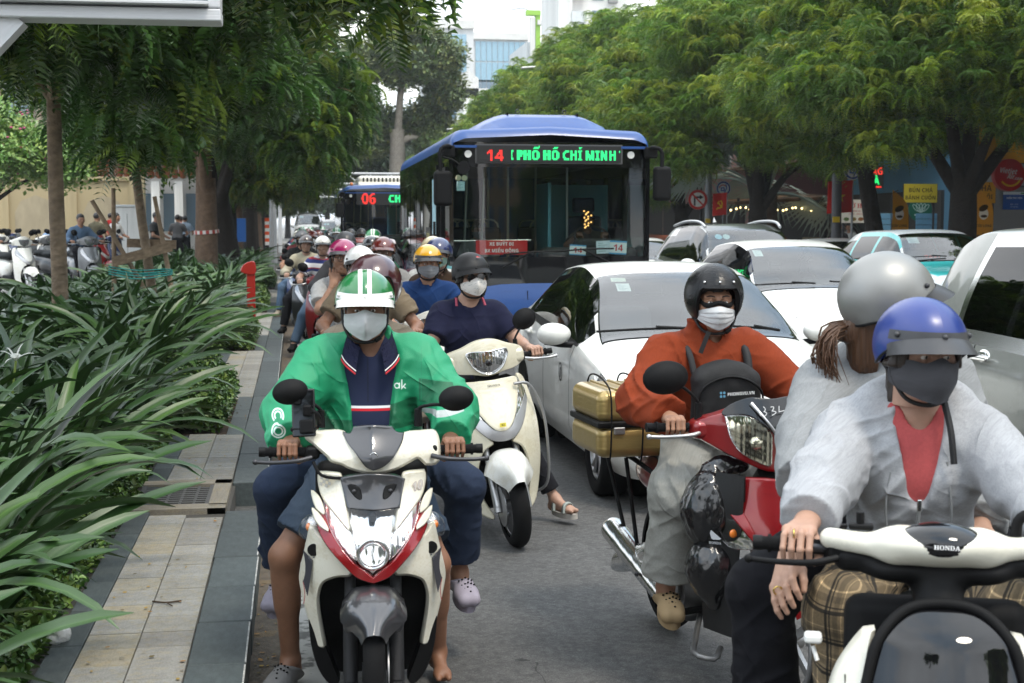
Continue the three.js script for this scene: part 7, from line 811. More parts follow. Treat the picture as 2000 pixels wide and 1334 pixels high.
const ph=thing('mobile_phone','black phone held in the bracket by the left mirror of the white sport scooter','phone',[.02,0,-4.92]);mesh('case',rbox(.083,.165,.012,.01,0,1.105,0,[-.2,-.25,.02]),M.glossBlack,ph);mesh('camera_bump',rbox(.025,.04,.006,.006,-.022,1.155,-.002,[-.2,-.25,.02]),M.blackPlastic,ph);mesh('clamp',[rbox(.09,.016,.026,.006,0,1.05,.004,[-.2,-.25,.02]),rbox(.05,.05,.02,.008,.01,1.06,.02,[-.2,-.25,.02])],M.blackPlastic,ph);
}
// --- woman in navy ---
{const LP={pos:leadPos,turn:.1,roll:.115};
const mm=phys({map:canvasTex(256,256,(g)=>{g.fillStyle='#dcd8d2';g.fillRect(0,0,256,256);g.strokeStyle='#8f9494';g.lineWidth=3;for(let i=0;i<46;i++){const x=hash(i,1,1)*256,y=hash(i,2,1)*256;g.beginPath();g.arc(x,y,5,0,3.6);g.moveTo(x,y);g.lineTo(x + 4,y + 9);g.stroke();}}),roughness:.9});
const p=person('woman in a navy T-shirt with sunglasses, black helmet and floral mask',{...LP,hip:[.0,.85,-.2],lean:.1,side:.1,s:.94,w:.96,bust:1,hi:true,skin:SK.fair,head:{yaw:.06,roll:-.02},headOff:[.02,0,.02],sleeves:.3,legs:1,lk:1.06,hands:{L:{grip:[.31,1.0,.26],back:.16},R:{grip:[-.31,1.0,.26],back:.16}},poleL:[.6,-.9,-.4],poleR:[-.5,-.9,-.4],feet:{L:{a:[.4,.075,.02],dir:[.55,0,1],pole:[.3,.5,1]},R:{a:[-.13,.45,.12],dir:[-.1,0,1]}},
hair:{long:1,side:1,tail:[cap([0,-.1,-.08],[-.03,-.26,-.09],.035,.02,.03)]},helmet:{mat:phys({specularIntensity:.5,color:lin(.02,.02,.021),roughness:.5}),peak:.05,peakUp:.05,band:true,peakMat:phys({specularIntensity:.4,color:lin(.015,.015,.016),roughness:.55})},glasses:'dark',mask:{mat:mm,fold:.6,puff:.028,top:-.012,bot:-.112},top:{name:'t_shirt',mat:navy,sleeve:.3,i:.012,loose:.022,hem:-.1,neck:.085,vneck:0},bottom:{name:'leggings',mat:blackCloth,i:.006,flare:.004,to:.93},shoes:{type:'sandal',mat:std({color:lin(.42,.39,.35),roughness:.7}),strap:std({color:lin(.36,.4,.37),roughness:.7}),thick:.03}});
for(const k of [-1,1])mesh('pink_strap',tube([p.up(.475,.07,k*.09),p.up(.515,.02,k*.082),p.up(.505,-.03,k*.08)],.009,10,6,.4),cloth(lin(.6,.12,.18)),p.t);decal('helmet_logo',.04,.022,canvasTex(64,36,(g)=>{g.fillStyle='#c03838';g.beginPath();g.moveTo(4,24);g.lineTo(30,4);g.lineTo(26,16);g.lineTo(60,18);g.lineTo(28,26);g.fill();g.fillStyle='#999';g.fillRect(6,29,52,3);}),p.t,[p.headC.x + .035,p.headC.y + .117,p.headC.z + .088],[-.75,.25,0]);
}
// --- rider in rust orange ---
{const WP={pos:[1.66,0,-5.34],turn:.1};
const p=person('rider in a rust orange sweatshirt with a scuffed black helmet and white pleated mask',{...WP,hip:[.0,.845,-.2],lean:.07,side:-.03,s:.95,w:1.06,hi:true,cell:.0095,skin:SK.mid,head:{yaw:-.2},headOff:[0,-.01,.02],sleeves:1,legs:1,hands:{L:{grip:[.32,1.01,.27],back:.18},R:{grip:[-.32,1.01,.27],back:.18}},poleL:[.95,-.6,-.3],poleR:[-.95,-.6,-.3],feet:{R:{a:[-.27,.36,.06],dir:[-.15,-.12,1],pole:[-.35,.7,1]},L:{a:[.27,.37,.08],dir:[.15,0,1]}},
hair:{},helmet:{brim:'open',mat:phys({specularIntensity:.6,color:lin(.01,.01,.011),roughness:.5,bumpMap:rep(patch,5),bumpScale:.002,roughnessMap:rep(patch,3)}),liner:cloth(lin(.25,.035,.02)),rad:[.124,.134,.145],strap:1,edge:M.blackPlastic},mask:{mat:maskWhite,pleats:4,puff:.026,top:-.014,bot:-.11,bridge:.004,w:1.2},top:{name:'sweatshirt',mat:cloth(lin(.27,.045,.014),{}),sleeve:.96,i:.024,loose:.024,cuff:.018,hem:-.09,collar:2,vneck:1},under:{name:'t_shirt',i:.014,mat:cloth(lin(.2,.27,.28))},bottom:{name:'wide_trousers',mat:cloth(lin(.36,.36,.33)),i:.024,flare:.034,to:.92},shoes:{type:'clog',mat:std({color:lin(.33,.23,.12),roughness:.8}),thick:.036}});
mesh('balaclava',tube([[-.07,.012,.045],[-.045,-.008,.088],[0,.004,.108],[.045,-.008,.088],[.07,.012,.045]].map((q)=>V(...q).applyMatrix4(p.MH)),.01,20,6),maskBlack,p.t);
const RV=M.chrome;for(const a of [-.55,0,.55]){const q=V(Math.sin(a)*.115,.088,Math.cos(a)*.128 - .006).applyMatrix4(p.MH);mesh('rivet',ball(.006,q.x,q.y,q.z,[1,1,1],8),RV,p.t);}
mesh('strap_end',[box(.018,.09,.004,p.headC.x - .075,p.headC.y - .15,p.headC.z + .09,[.1,0,-.35])],strapMat,p.t);
// backpack worn on the chest
const b=thing('backpack','black backpack with white lettering worn on the chest of the orange rider','backpack',WP.pos,WP.turn),c=p.up(.265,.2);mesh('bag',blob([rbx([c.x,c.y - .02,c.z],[.14,.13,.055],.05,.03),ell([c.x - .01,c.y + .075,c.z - .005],[.115,.075,.06],.04)],.01,(x,y,z)=>.008*fbm(x*14,y*14,z*14,3)),std({color:lin(.007,.007,.008),roughness:.75,bumpMap:rep(weave,12),bumpScale:.002}),b);mesh('zip',tube([[c.x - .13,c.y - .1,c.z + .045],[c.x - .12,c.y + .04,c.z + .062],[c.x,c.y + .085,c.z + .066],[c.x + .12,c.y + .03,c.z + .062],[c.x + .132,c.y - .1,c.z + .045]],.005,30,6),M.blackPlastic,b);for(const k of [-1,1])mesh('shoulder_strap',tube([[c.x + k*.1,c.y + .03,c.z - .02],p.up(.36,.155,k*.12),p.up(.43,.115,k*.125),p.up(.48,.02,k*.125)],.018,14,8,.7),strapMat,b);
decal('lettering',.175,.036,canvasTex(512,106,(g)=>{g.fillStyle='#5f97b4';for(const [x,y] of [[16,20],[56,20],[16,60],[56,60]]){g.beginPath();g.arc(x + 14,y + 12,15,0,7);g.fill();}g.fillStyle='#d8dada';g.font='bold 52px sans-serif';g.textBaseline='middle';g.fillText('PHONGVU.VN',108,54,396);}),b,[c.x + .025,c.y + .02,c.z + .0735],[0,.06,.03]);
// gold suitcase strapped on the rack
const S=thing('suitcase','gold hard-shell suitcase strapped across the back of the red motorbike','suitcase',WP.pos,WP.turn),gold=phys({color:lin(.42,.3,.11),metalness:.55,roughness:.34,clearcoat:.5,bumpMap:rep(patch,3),bumpScale:.002}),sx=-.07,sz=-.72;mesh('upper_shell',[rbox(.58,.14,.42,.045,sx,.985,sz,undefined,4)],gold,S);mesh('lower_shell',[rbox(.58,.14,.42,.045,sx,.835,sz,undefined,4)],gold,S);for(let i=0;i<6;i++)mesh('rib',[rbox(.018,.012,.36,.006,sx - .2 + i*.08,1.057,sz)],gold,S);mesh('zip_band',[rbox(.584,.03,.424,.01,sx,.91,sz)],M.blackPlastic,S);for(const x of [-.2,.12])mesh('latch',[rbox(.05,.03,.012,.004,sx + x,.885,sz + .214)],M.alu,S);
for(const x of [-.24,-.1]){const y0=.74;mesh('tie_cord',tube([[sx + x,y0,sz + .2],[sx + x,.8,sz + .222],[sx + x,1.03,sz + .222],[sx + x,1.068,sz + .19],[sx + x + .03,1.07,sz - .19],[sx + x + .03,.9,sz - .222]],.004,40,6),M.rubber,S);}
// black plastic bags hung from the hook
const pl=phys({color:lin(.008,.008,.009),roughness:.2,clearcoat:.6,clearcoatRoughness:.2}),bagN=(x,y,z)=>.016*Math.abs(fbm(x*16 + 4,y*9,z*16,4))+ .006*fbm(x*40,y*22,z*40,2)- .006;for(const [lab,prims] of [['upper black plastic bag knotted in front of the orange rider',[ell([-.22,.71,.36],[.1,.13,.1],.04),cap([-.2,.82,.35],[-.17,.88,.34],.05,.02,.05),ell([-.14,.87,.34],[.09,.03,.03],.03)]],['lower black plastic bag hanging against the leg shield of the red motorbike',[ell([-.22,.51,.38],[.085,.1,.09],.04),cap([-.21,.42,.38],[-.2,.38,.38],.05,.03,.04)]]]){const g=thing('plastic_bag',lab,'bag',WP.pos,WP.turn);mesh('film',blob(prims,.009,bagN),pl,g);}
}
// --- the two women on the near scooter ---
{const NP={pos:nearPos,turn:nearTurn},grey=cloth(lin(.42,.43,.45),{heather:1}),grey2=cloth(lin(.3,.31,.315),{heather:1});
const hood=(P)=>[cap(P.up(.5,-.05,.1),P.up(.535,-.085,0),.042,.05,.05),cap(P.up(.5,-.05,-.1),P.up(.535,-.085,0),.042,.05,.05),cap(P.up(.5,-.05,.1),P.up(.42,.1,.085),.04,.022,.04),cap(P.up(.5,-.05,-.1),P.up(.42,.1,-.085),.04,.022,.04),{...cap(P.up(.27,.165,0),P.up(.5,.1,0),.02,.07,.01),sub:1}];
const plaidT=tex(256,256,(u,v)=>{const b=(q)=>{const k=(q*3)% 1;return k<.1||(k>.16&&k<.2)?.35:k>.55&&k<.58?1.5:k>.3&&k<.46?.82:1;},m=b(u)*b(v)*(.9 + .2*tf(u,v,64,2,3));return [112*m,97*m,74*m];});
const p=person('woman in a light grey hoodie, blue helmet and dark grey mask, nearest right',{...NP,hip:[.0,.8,-.36],lean:.1,side:.02,s:.96,w:1.0,bust:1,hi:true,cell:.0085,skin:SK.fair,head:{yaw:.36,pitch:.02,roll:-.03},headOff:[.0,0,.015],gaze:[.35,.02],sleeves:1,legs:1,hunch:.02,hands:{L:{grip:[.305,1.02,.275],back:.16},R:{grip:[-.305,1.02,.275],back:.16,pose:'cover'}},poleL:[.95,-.7,-.3],poleR:[-1.0,-.55,-.3],feet:{R:{a:[-.14,.42,.06],dir:[-.1,0,1],pole:[-.4,.8,1]},L:{a:[.14,.42,.06],dir:[.1,0,1],pole:[.4,.8,1]}},
hair:{long:1,side:1,fringe:1,mat:HAIR.dark},helmet:{brim:'low',mat:gMat(10,44,122,{roughness:.42,clearcoat:.5,clearcoatRoughness:.25}),peak:.062,peakUp:.0,band:true,peakDrop:.5,peakMat:std({color:lin(.035,.036,.04),roughness:.42}),rad:[.121,.127,.142]},mask:{mat:maskDark,puff:.026,top:.004,bot:-.118,bridge:.004,notch:.012,w:1.66,nw:.5,rx:.092},top:{name:'hoodie',mat:grey,sleeve:.985,i:.022,loose:.018,cuff:.016,hem:-.05,neck:.075,extra:hood},under:{name:'coral_shirt',i:.016,mat:cloth(lin(.52,.1,.1))},bottom:{name:'plaid_trousers',mat:phys({map:rep(plaidT,4.2),roughness:.9,bumpMap:rep(weave,9),bumpScale:.001}),i:.016,flare:.02},shoes:{type:'shoe',mat:M.rubber}});
mesh('zip',[tube([p.up(.02,.168),p.up(.15,.174),p.up(.28,.178)],.005,14,6)],grey2,p.t);mesh('zip_pull',[rbox(.012,.03,.006,.003,p.up(.275,.19).x,p.up(.27,.19).y,p.up(.27,.19).z)],M.chrome,p.t);for(const k of [-1,1])mesh('drawcord',tube([p.up(.38,.14,k*.07),p.up(.26,.168,k*.085),p.up(.12,.175,k*.08 + .01),p.up(.03,.185,k*.075)],.0032,20,5),grey2,p.t);const sl=V(.05,-.12,.05).applyMatrix4(p.MH);mesh('loose_strap',[tube([sl,sl.clone().add(V(.012,-.07,.05)),sl.clone().add(V(.02,-.15,.062))],.0085,14,6,.3)],strapMat,p.t);mesh('ring',[torus(.0105,.0022,-.316,1.052,.302,[.9,PI / 2,0],20,6)],std({color:lin(.7,.5,.15),metalness:1,roughness:.25}),p.t);
const q=person('passenger in a silver helmet and grey hoodie looking right behind the blue-helmeted woman',{...NP,hip:[-.03,.88,-.74],lean:.05,side:-.04,s:.97,hi:true,cell:.0095,skin:SK.fair,lk:1.05,head:{yaw:1.95,pitch:-.02,roll:.06},headOff:[.0,.015,.02],sleeves:1,legs:1,tyaw:.25,hands:{R:{at:[-.33,.885,.12],e1:[-.7,-.65,.1],e2:[-.5,.75,.35],e3:[-.1,-.45,.88],pose:'open'},L:{at:[.2,.9,-.4],e1:[1,0,0],e2:[0,1,0],e3:[0,0,1],pose:'open'}},poleR:[-.9,-.4,-.5],feet:{R:{a:[-.36,.33,-.3],dir:[-.3,0,1],pole:[-1.0,.45,.8]},L:{a:[.34,.33,-.45],dir:[.3,0,1],pole:[.9,.6,.7]}},
hair:{long:1,mat:HAIR.brown,tail:[cap([.0,-.05,-.1],[.0,-.075,-.14],.03,.026,.03)]},helmet:{brim:'deep',mat:phys({color:lin(.27,.27,.26),metalness:.55,roughness:.45,clearcoat:.25,clearcoatRoughness:.35}),peak:.075,peakUp:-.02,band:false,peakDrop:.3,peakW:1.05,peakMat:std({color:lin(.03,.03,.032),roughness:.4}),rad:[.125,.133,.146]},top:{name:'hoodie',mat:grey2,sleeve:.95,i:.03,loose:.024,cuff:.016,hem:-.06,neck:.08,extra:(P)=>[cap(P.up(.5,-.05,.1),P.up(.535,-.085,0),.042,.05,.05),cap(P.up(.5,-.05,-.1),P.up(.535,-.085,0),.042,.05,.05)]},under:{name:'brown_shirt',i:.018,mat:cloth(lin(.03,.015,.012))},bottom:{name:'black_trousers',mat:cloth(lin(.007,.007,.01)),i:.022,flare:.024,to:.95},shoes:{type:'shoe',mat:M.rubber}});
for(const [u,v,z,r] of [[-1,.02,-.02,.016],[-1,.0,.055,.006],[-1,-.085,-.045,.006]]){const w=V(u*.124*Math.sqrt(Math.max(.3,1 -(z / .15)**2 -((v - .03)/ .16)**2))*-1,v,z).applyMatrix4(q.MH);mesh('helmet_rivet',ball(r,w.x,w.y,w.z,[1,1,1],12),M.blackPlastic,q.t);}
{const st=[];for(let i=0;i<90;i++){const a=rr(-1,1),b=rr(-1,1);st.push(tube([V(.01 + a*.025,-.055 + b*.015,-.105),V(.0 + a*.035,-.075 + b*.02,-.165 - rnd()*.03),V(.0 + a*.05,-.12 + b*.03,-.185 - rnd()*.04),V(a*.055,-.2 - rnd()*.05,-.17 + rr(-.05,.03))].map((v)=>v.applyMatrix4(q.MH)),[.0032,.003,.0022,.0006],8,4));}tag(mesh('ponytail',st,HAIR.brown,q.t),null,null,null,'stuff');}
mesh('hair_clip',[torus(.022,.007,...V(.03,-.07,-.12).applyMatrix4(q.MH).toArray(),[.4,1,0],18,7)],phys({color:lin(.4,.05,.1),roughness:.3,transmission:.3}),q.t);mesh('ring',[torus(.0105,.0022,-.348,.878,.142,[.2,.1,0],20,6)],std({color:lin(.7,.5,.15),metalness:1,roughness:.25}),q.t);
const cat=canvasTex(128,160,(g)=>{g.fillStyle='#f2eeea';g.beginPath();g.ellipse(64,50,36,32,0,0,7);g.fill();g.beginPath();g.ellipse(62,104,44,44,0,0,7);g.fill();g.fillStyle='#c8403a';g.beginPath();g.arc(60,128,18,0,7);g.fill();g.fillRect(36,74,58,6);g.fillStyle='#e0b030';g.beginPath();g.arc(66,84,7,0,7);g.fill();});const cq=mesh('helmet_sticker',grid(6,6,(u,v)=>{const a=lerp(1.25,.78,u),th=lerp(1.32,.9,v);return [Math.sin(a)*Math.sin(th)*.1265,.03 + Math.cos(th)*.1345,-.012 + Math.cos(a)*Math.sin(th)*.1475];}),std({map:cat,transparent:true,alphaTest:.5,roughness:.4,side:THREE.DoubleSide}),{frame:q.t,M:q.MH});const uvA=cq.geometry.attributes.uv;for(let i=0;i<uvA.count;i++)uvA.setXY(i,1 - uvA.getX(i),uvA.getY(i));cq.userData.label='round white sticker with a red patch';
}
// ---------- the rest of the queue ----------
const QG='riders queuing behind along the kerb';
const spread=(z)=>({hands:{L:{grip:[.31,1.0,.26],back:.16},R:{grip:[-.31,1.0,.26],back:.16}},feet:{R:{a:[-.14,.45,.1]},L:{a:[.14,.45,.1]}}});
function rider(label,pos,turn,o){return person(label,{pos,turn,hip:[0,.85,-.2],lean:.12,s:.96,hi:false,skin:SK.tan,...spread(),sleeves:.3,legs:1,hair:{},...o});}
const sat=(col)=>cloth(col),bl=std({color:lin(.03,.03,.032),roughness:.4});
const bikeM={white:whiteScoot,black:paint(30,31,33,.1),red:paint(120,16,20,.1),blue:paint(34,52,96,.1),grey:paint(112,114,116,.1),cream};
const sc=(label,pos,turn,m,o={})=>scooter(label,pos,turn,{paint:bikeM[m],simple:true,...o});
const half=(m,o={})=>({mat:m,peak:.045,peakUp:.03,peakMat:bl,...o});
const pillion=(z=-.55,x=0)=>({hip:[x,.9,z],hands:{},feet:{R:{a:[x - .26,.34,z + .15],pole:[-.7,.5,1]},L:{a:[x + .26,.34,z + .15],pole:[.7,.5,1]}}});
// yellow helmet and pillion
{const p=[1.0,0,-10.75];scooter('white scooter with a broad headlight behind the green jacket',p,.02,{paint:whiteScoot,mirrors:0});rider('man in a royal blue T-shirt with a yellow helmet and grey pleated mask',p,.02,{hi:true,cell:.014,skin:SK.mid,s:.95,head:{pitch:.05},helmet:half(gMat(214,158,14),{band:true}),mask:{mat:maskGrey,pleats:4,top:-.006,bot:-.11,w:1.25,bridge:.004},top:{name:'t_shirt',mat:cloth(lin(.014,.05,.17)),sleeve:.3,i:.014,loose:.02,hem:-.08},bottom:{mat:denim,i:.014},shoes:{type:'shoe',mat:M.rubber}});
rider('pillion in a brown shirt with a dark blue helmet and pale green mask',p,.02,{...pillion(-.62,.13),s:.95,skin:SK.fair,sleeves:1,head:{yaw:-.35},helmet:half(gMat(24,34,84)),mask:{mat:cloth(lin(.3,.45,.38))},hair:{long:1},top:{mat:cloth(lin(.05,.03,.018)),sleeve:.6,i:.014,collar:1},bottom:{mat:blackCloth,i:.012}});
const q=[1.28,0,-13.3];sc('grey scooter hidden behind the yellow helmeted man',q,0,'grey',{mirrors:0});rider('rider in a beige helmet and white shirt half hidden behind the yellow helmet',q,0,{s:1.0,helmet:half(gMat(186,172,138,{roughness:.5}),{rad:[.12,.13,.142]}),mask:{mat:maskWhite},top:{mat:cloth(lin(.6,.6,.57)),sleeve:.9,i:.014},bottom:{mat:denim,i:.012}});}
// tan shirt, pink helmet pillion
{const p=[.5,0,-9.95];sc('red scooter with an orange bag hung inside its leg shield',p,.03,'red',{mirrors:0});rider('rider in a tan T-shirt and white helmet partly hidden by the maroon helmet',p,.03,{hi:true,cell:.014,side:.04,s:.98,skin:SK.brown,w:1.05,headOff:[-.07,-.02,0],helmet:half(gMat(222,222,220)),mask:{mat:maskWhite},top:{name:'t_shirt',mat:cloth(lin(.23,.18,.12)),sleeve:.32,i:.016,loose:.022},bottom:{name:'checked_trousers',mat:phys({map:rep(tex(128,128,(u,v)=>{const k=((u*4)% 1<.35?.55:1)*((v*4)% 1<.35?.55:1);return [190*k,188*k,184*k];}),5),roughness:.9}),i:.016},shoes:{type:'sandal',mat:M.rubber}});
rider('woman in a magenta helmet and round glasses with a hand raised to her chin',p,.03,{...pillion(-.62,-.1),hi:true,cell:.014,s:.95,side:-.1,skin:SK.mid,sleeves:1,head:{yaw:.1,roll:-.12},helmet:half(gMat(150,14,84),{peakMat:std({color:lin(.06,.055,.06),roughness:.4})}),glasses:'clear',hair:{long:1},top:{mat:cloth(lin(.55,.55,.54)),sleeve:.35,i:.014},hands:{R:{at:[-.21,1.4,-.48],e1:[-1,.1,0],e2:[0,.2,1],e3:[.1,1,-.2],pose:'open'}},poleR:[-.7,-1,.2],bottom:{mat:denimLight,i:.014},shoes:{type:'sandal',mat:std({color:lin(.4,.33,.24),roughness:.8})}});
const b=thing('plastic_bag','orange plastic bag hanging from the red scooter near the kerb','bag',[.28,0,-9.7]);mesh('film',blob([ell([0,.72,0],[.08,.14,.09],.03),cap([0,.84,0],[.02,.92,0],.05,.02,.04)],.014,(x,y,z)=>.014*Math.abs(fbm(x*18,y*9,z*18,3))),phys({color:lin(.75,.13,.02),roughness:.3,transmission:.2}),b);}
// the wider queue
const queue=[
[.8,-13.2,'grey',{label:'man in a grey jacket with glasses, red-brown helmet and white mask',skin:SK.brown,s:1.0,helmet:half(gMat(96,26,20),{peakMat:gMat(90,40,30)}),glasses:'clear',mask:{mat:maskWhite,top:-.02},top:{mat:cloth(lin(.3,.29,.28)),sleeve:.95,i:.02,collar:1},sleeves:1,hi:true,cell:.016}],
[.56,-16.2,'black',{label:'man in a black helmet and black mask behind the magenta helmet',skin:SK.brown,s:1.05,helmet:half(bl),mask:{mat:maskBlack,top:-.01},top:{mat:cloth(lin(.06,.06,.065)),sleeve:.9,i:.018},sleeves:1}],
[.98,-18.6,'white',{label:'rider in a shiny dark helmet beside the black-masked man',helmet:half(gMat(28,28,34)),mask:{mat:maskGrey},top:{mat:cloth(lin(.1,.12,.16)),sleeve:.9,i:.016},sleeves:1}],
[1.2,-22.5,'blue',{label:'rider in a green and white striped helmet before bus zero six',helmet:half(gMat(16,120,60),{peakMat:M.white,stripes:[-.018,.018]}),mask:{mat:maskGrey},top:{mat:nylon(lin(.02,.28,.14)),sleeve:.95,i:.02},sleeves:1,s:1.06}],
[.36,-19.2,'red',{label:'woman in a white helmet and striped shirt near the kerb',skin:SK.fair,helmet:half(gMat(222,220,214)),hair:{long:1},top:{mat:phys({map:rep(tex(64,64,(u,v)=>(v*3 % 1)<.35?[40,52,110]:(v*3 % 1)<.5?[150,44,56]:[225,225,228]),3),roughness:.9}),sleeve:.35,i:.016},bottom:{mat:denimLight,i:.016},legs:1,feet:{R:{a:[-.4,.17,.1],dir:[-.3,0,1]},L:{a:[.14,.45,.1]}}}],
[.16,-21.6,'black',{label:'woman in a brown helmet and cream jacket with black trousers by the kerb',skin:SK.fair,helmet:half(gMat(62,48,42)),hair:{long:1},top:{mat:cloth(lin(.5,.45,.33)),sleeve:.9,i:.016},sleeves:1,bottom:{mat:blackCloth,i:.016},feet:{R:{a:[-.36,.24,.12],dir:[-.4,0,1]},L:{a:[.14,.45,.1]}}}],
[.1,-25.4,'blue',{label:'man in a black T-shirt, black mask and grey helmet, foremost by the kerb',skin:SK.tan,s:1.03,helmet:half(std({color:lin(.09,.09,.095),roughness:.4})),mask:{mat:maskBlack},top:{mat:cloth(lin(.012,.012,.013)),sleeve:.3,i:.016},bottom:{mat:denimLight,i:.016},feet:{R:{a:[-.4,.25,.12],dir:[-.4,0,1]},L:{a:[.14,.45,.1]}}}],
[.85,-25.2,'white',{label:'rider in a beige cap-like helmet deep in the queue',helmet:half(gMat(196,186,160)),mask:{mat:maskWhite},top:{mat:cloth(lin(.4,.1,.1)),sleeve:.9,i:.016},sleeves:1}],
[1.5,-14.8,'white',{label:'rider in a teal jacket squeezed in close beside bus fourteen',helmet:half(gMat(20,90,90)),mask:{mat:maskGrey},top:{mat:nylon(lin(.02,.2,.22)),sleeve:.9,i:.018},sleeves:1,s:.94}],
];
const smallFig=[];queue.forEach(([x,z,m,o],i)=>{const turn=(i % 3 - 1)*.05,b=sc(m + ' scooter under the ' + o.label.split(/ with| near| behind| beside| before| deep| squeezed| by|,/)[0].slice(0,60),[x,0,z],turn,m,{mirrors:i<3?0:undefined}),r=rider(o.label,[x,0,z],turn,{bottom:{mat:denim,i:.014},shoes:{type:'shoe',mat:i % 3?M.rubber:std({color:lin(.3,.26,.2),roughness:.8})},...o});r.t.userData.group=QG;b.userData.group='scooters in the queue';smallFig.push([b,r.t]);});
{const far=[[.35,-29],[1.15,-30.5],[.75,-33],[.15,-35],[1.35,-36],[.6,-38],[1.0,-41],[.25,-42],[1.4,-45],[.7,-47],[.2,-50],[1.1,-52],[.55,-55],[1.5,-57],[.25,-60],[.95,-62],[.5,-66],[1.3,-68],[.2,-72],[.9,-75],[1.5,-79],[.4,-82],[1.0,-88],[.3,-94],[1.55,-28],[.05,-31],[1.0,-27.5],[.5,-31.5],[1.5,-33],[.45,-36],[1.0,-35.5],[.05,-38.5],[1.45,-40],[.65,-43.5],[.1,-46],[1.05,-48.5],[.45,-52.5],[.85,-57.5],[.05,-56],[1.2,-64]];far.forEach(([x,z],i)=>{const [b,r]=smallFig[i % smallFig.length],tn_=rr(-.1,.1);const n=copy(b,[x,0,z],tn_,'scooter far back in the queue along the kerb','far scooters');void n;copy(r,[x,0,z],tn_,'distant helmeted rider far back in the queue along the kerb','far riders');});}
// far vehicles
{const mk=(x,z,s,k,lab)=>{const c=copy(k,[x,0,z],0,lab,'far traffic');c.scale.set(...s);};const cars=scene.children.filter((c)=>/^(sedan_car|taxi_car|suv_car)/.test(c.name)),sed=cars[0],suv=cars.find((c)=>c.name==='suv_car');mk(3.3,-64,[1.05,1.25,1],suv,'white van far down the street');mk(1.9,-70,[1,1.15,1],suv,'second far white van further down the street');mk(4.6,-82,[1,1,1],sed,'white car far down the street');mk(2.4,-92,[1,1,1],sed,'white car at the far end of the traffic');mk(5,-100,[1.1,1.2,1],suv,'pale utility car at the far end of the traffic');mk(.9,-104,[1.1,1.5,1.2],suv,'tall white van at the vanishing end of the street');mk(7.4,-60,[1,1,1],suv,'utility car hidden behind bus fourteen');}
// driver and conductor inside bus fourteen
person('bus driver in a dark cap at the wheel of bus fourteen',{pos:[3.15,0,-17.55],hip:[.68,1.2,-1.05],lean:.05,s:.95,hi:false,skin:SK.brown,sleeves:.3,legs:1,hair:{},helmet:{mat:cloth(lin(.02,.025,.07)),peak:.05,peakMat:cloth(lin(.02,.025,.07)),strap:0,rad:[.1,.1,.115]},hands:{L:{grip:[.84,1.62,-.66]},R:{grip:[.5,1.62,-.66]}},feet:{L:{a:[.8,.72,-.6]},R:{a:[.58,.72,-.6]}},top:{mat:cloth(lin(.12,.1,.09)),sleeve:.32,i:.014},bottom:{mat:blackCloth,i:.012}});
person('bus conductor in a white shirt with red epaulettes seated inside bus fourteen',{pos:[3.15,0,-17.55],hip:[-.72,1.08,-1.55],lean:.0,s:.95,hi:false,skin:SK.fair,sleeves:.3,legs:1,hair:{long:1},mask:{mat:maskGrey},head:{pitch:.3},feet:{L:{a:[-.6,.65,-1.2]},R:{a:[-.84,.65,-1.2]}},top:{mat:cloth(lin(.5,.5,.5)),sleeve:.35,i:.014},bottom:{mat:blackCloth,i:.012}});
// ---------- right side: poles, signs, shops ----------
const galv=std({color:lin(.3,.31,.32),metalness:.4,roughness:.6,bumpMap:rep(patch,2),bumpScale:.002}),darkPole=std({color:lin(.1,.1,.105),metalness:.3,roughness:.6});
const wallTex=tex(256,256,(u,v)=>{const n=tf(u,v,5,5,1),k=tf(u,v*.3,30,3,3);return 210*(1 + .3*(n - .5)+ .24*(k - .5));},false),wallM=(r,g,b)=>std({map:rep(wallTex,.3),color:toned(r,g,b,.82),roughness:.92});
const W={cream:wallM(178,162,128),white:wallM(214,214,210,3),pale:wallM(196,200,200,5),pink:wallM(198,158,152,7),blue:wallM(112,164,196,9),grey:wallM(140,140,138,11),mauve:wallM(126,84,84,13),brown:wallM(120,92,68,15)};
const shopDark=std({color:lin(.09,.085,.08),roughness:.9}),winGlass=phys({color:lin(.03,.04,.045),roughness:.06,clearcoat:1});
function signPole(label,x,z,h,r,mat){const t=thing('sign_pole',label,'pole',[x,.14,z]);mesh('post',cyl(r,r*1.1,h,0,h / 2,0,undefined,14),mat,t);mesh('base_plate',cyl(r*2,r*2.2,.05,0,.02,0,undefined,14),mat,t);mesh('yellow_tag',box(r*1.6,.14,.02,-r*.4,1.75,r),std({color:lin(.75,.5,.02),roughness:.6}),t);return t;}
const board=(name,label,w,h,d,tx,pos,turn=0,cat='sign',frame=M.steelDark,o={})=>{const t=thing(name,label,cat,pos,turn,o.group);mesh('panel',box(w,h,d),frame,t);const m=mesh('sign_face',new THREE.PlaneGeometry(w*.985,h*.985),std({map:tx,roughness:.55,...(o.glow?{emissive:0xffffff,emissiveMap:tx,emissiveIntensity:o.glow}:{})}),t);m.position.z=d / 2 + .004;if(o.legs)for(const s of [-1,1])mesh('post',cyl(.03,.03,o.legs,s*w*.42,-h / 2 - o.legs / 2,-.02,undefined,8),M.steelDark,t);return t;};
signPole('grey lamp post standing in front of the trees, left of the red and yellow flag',12.95,-33,6.2,.11,darkPole);signPole('tall light grey pole carrying the no right turn sign',11.5 + 1.2,-43,6.6,.1,galv);signPole('thin short grey pole just right of the bus',12.7,-52,3.2,.09,galv);
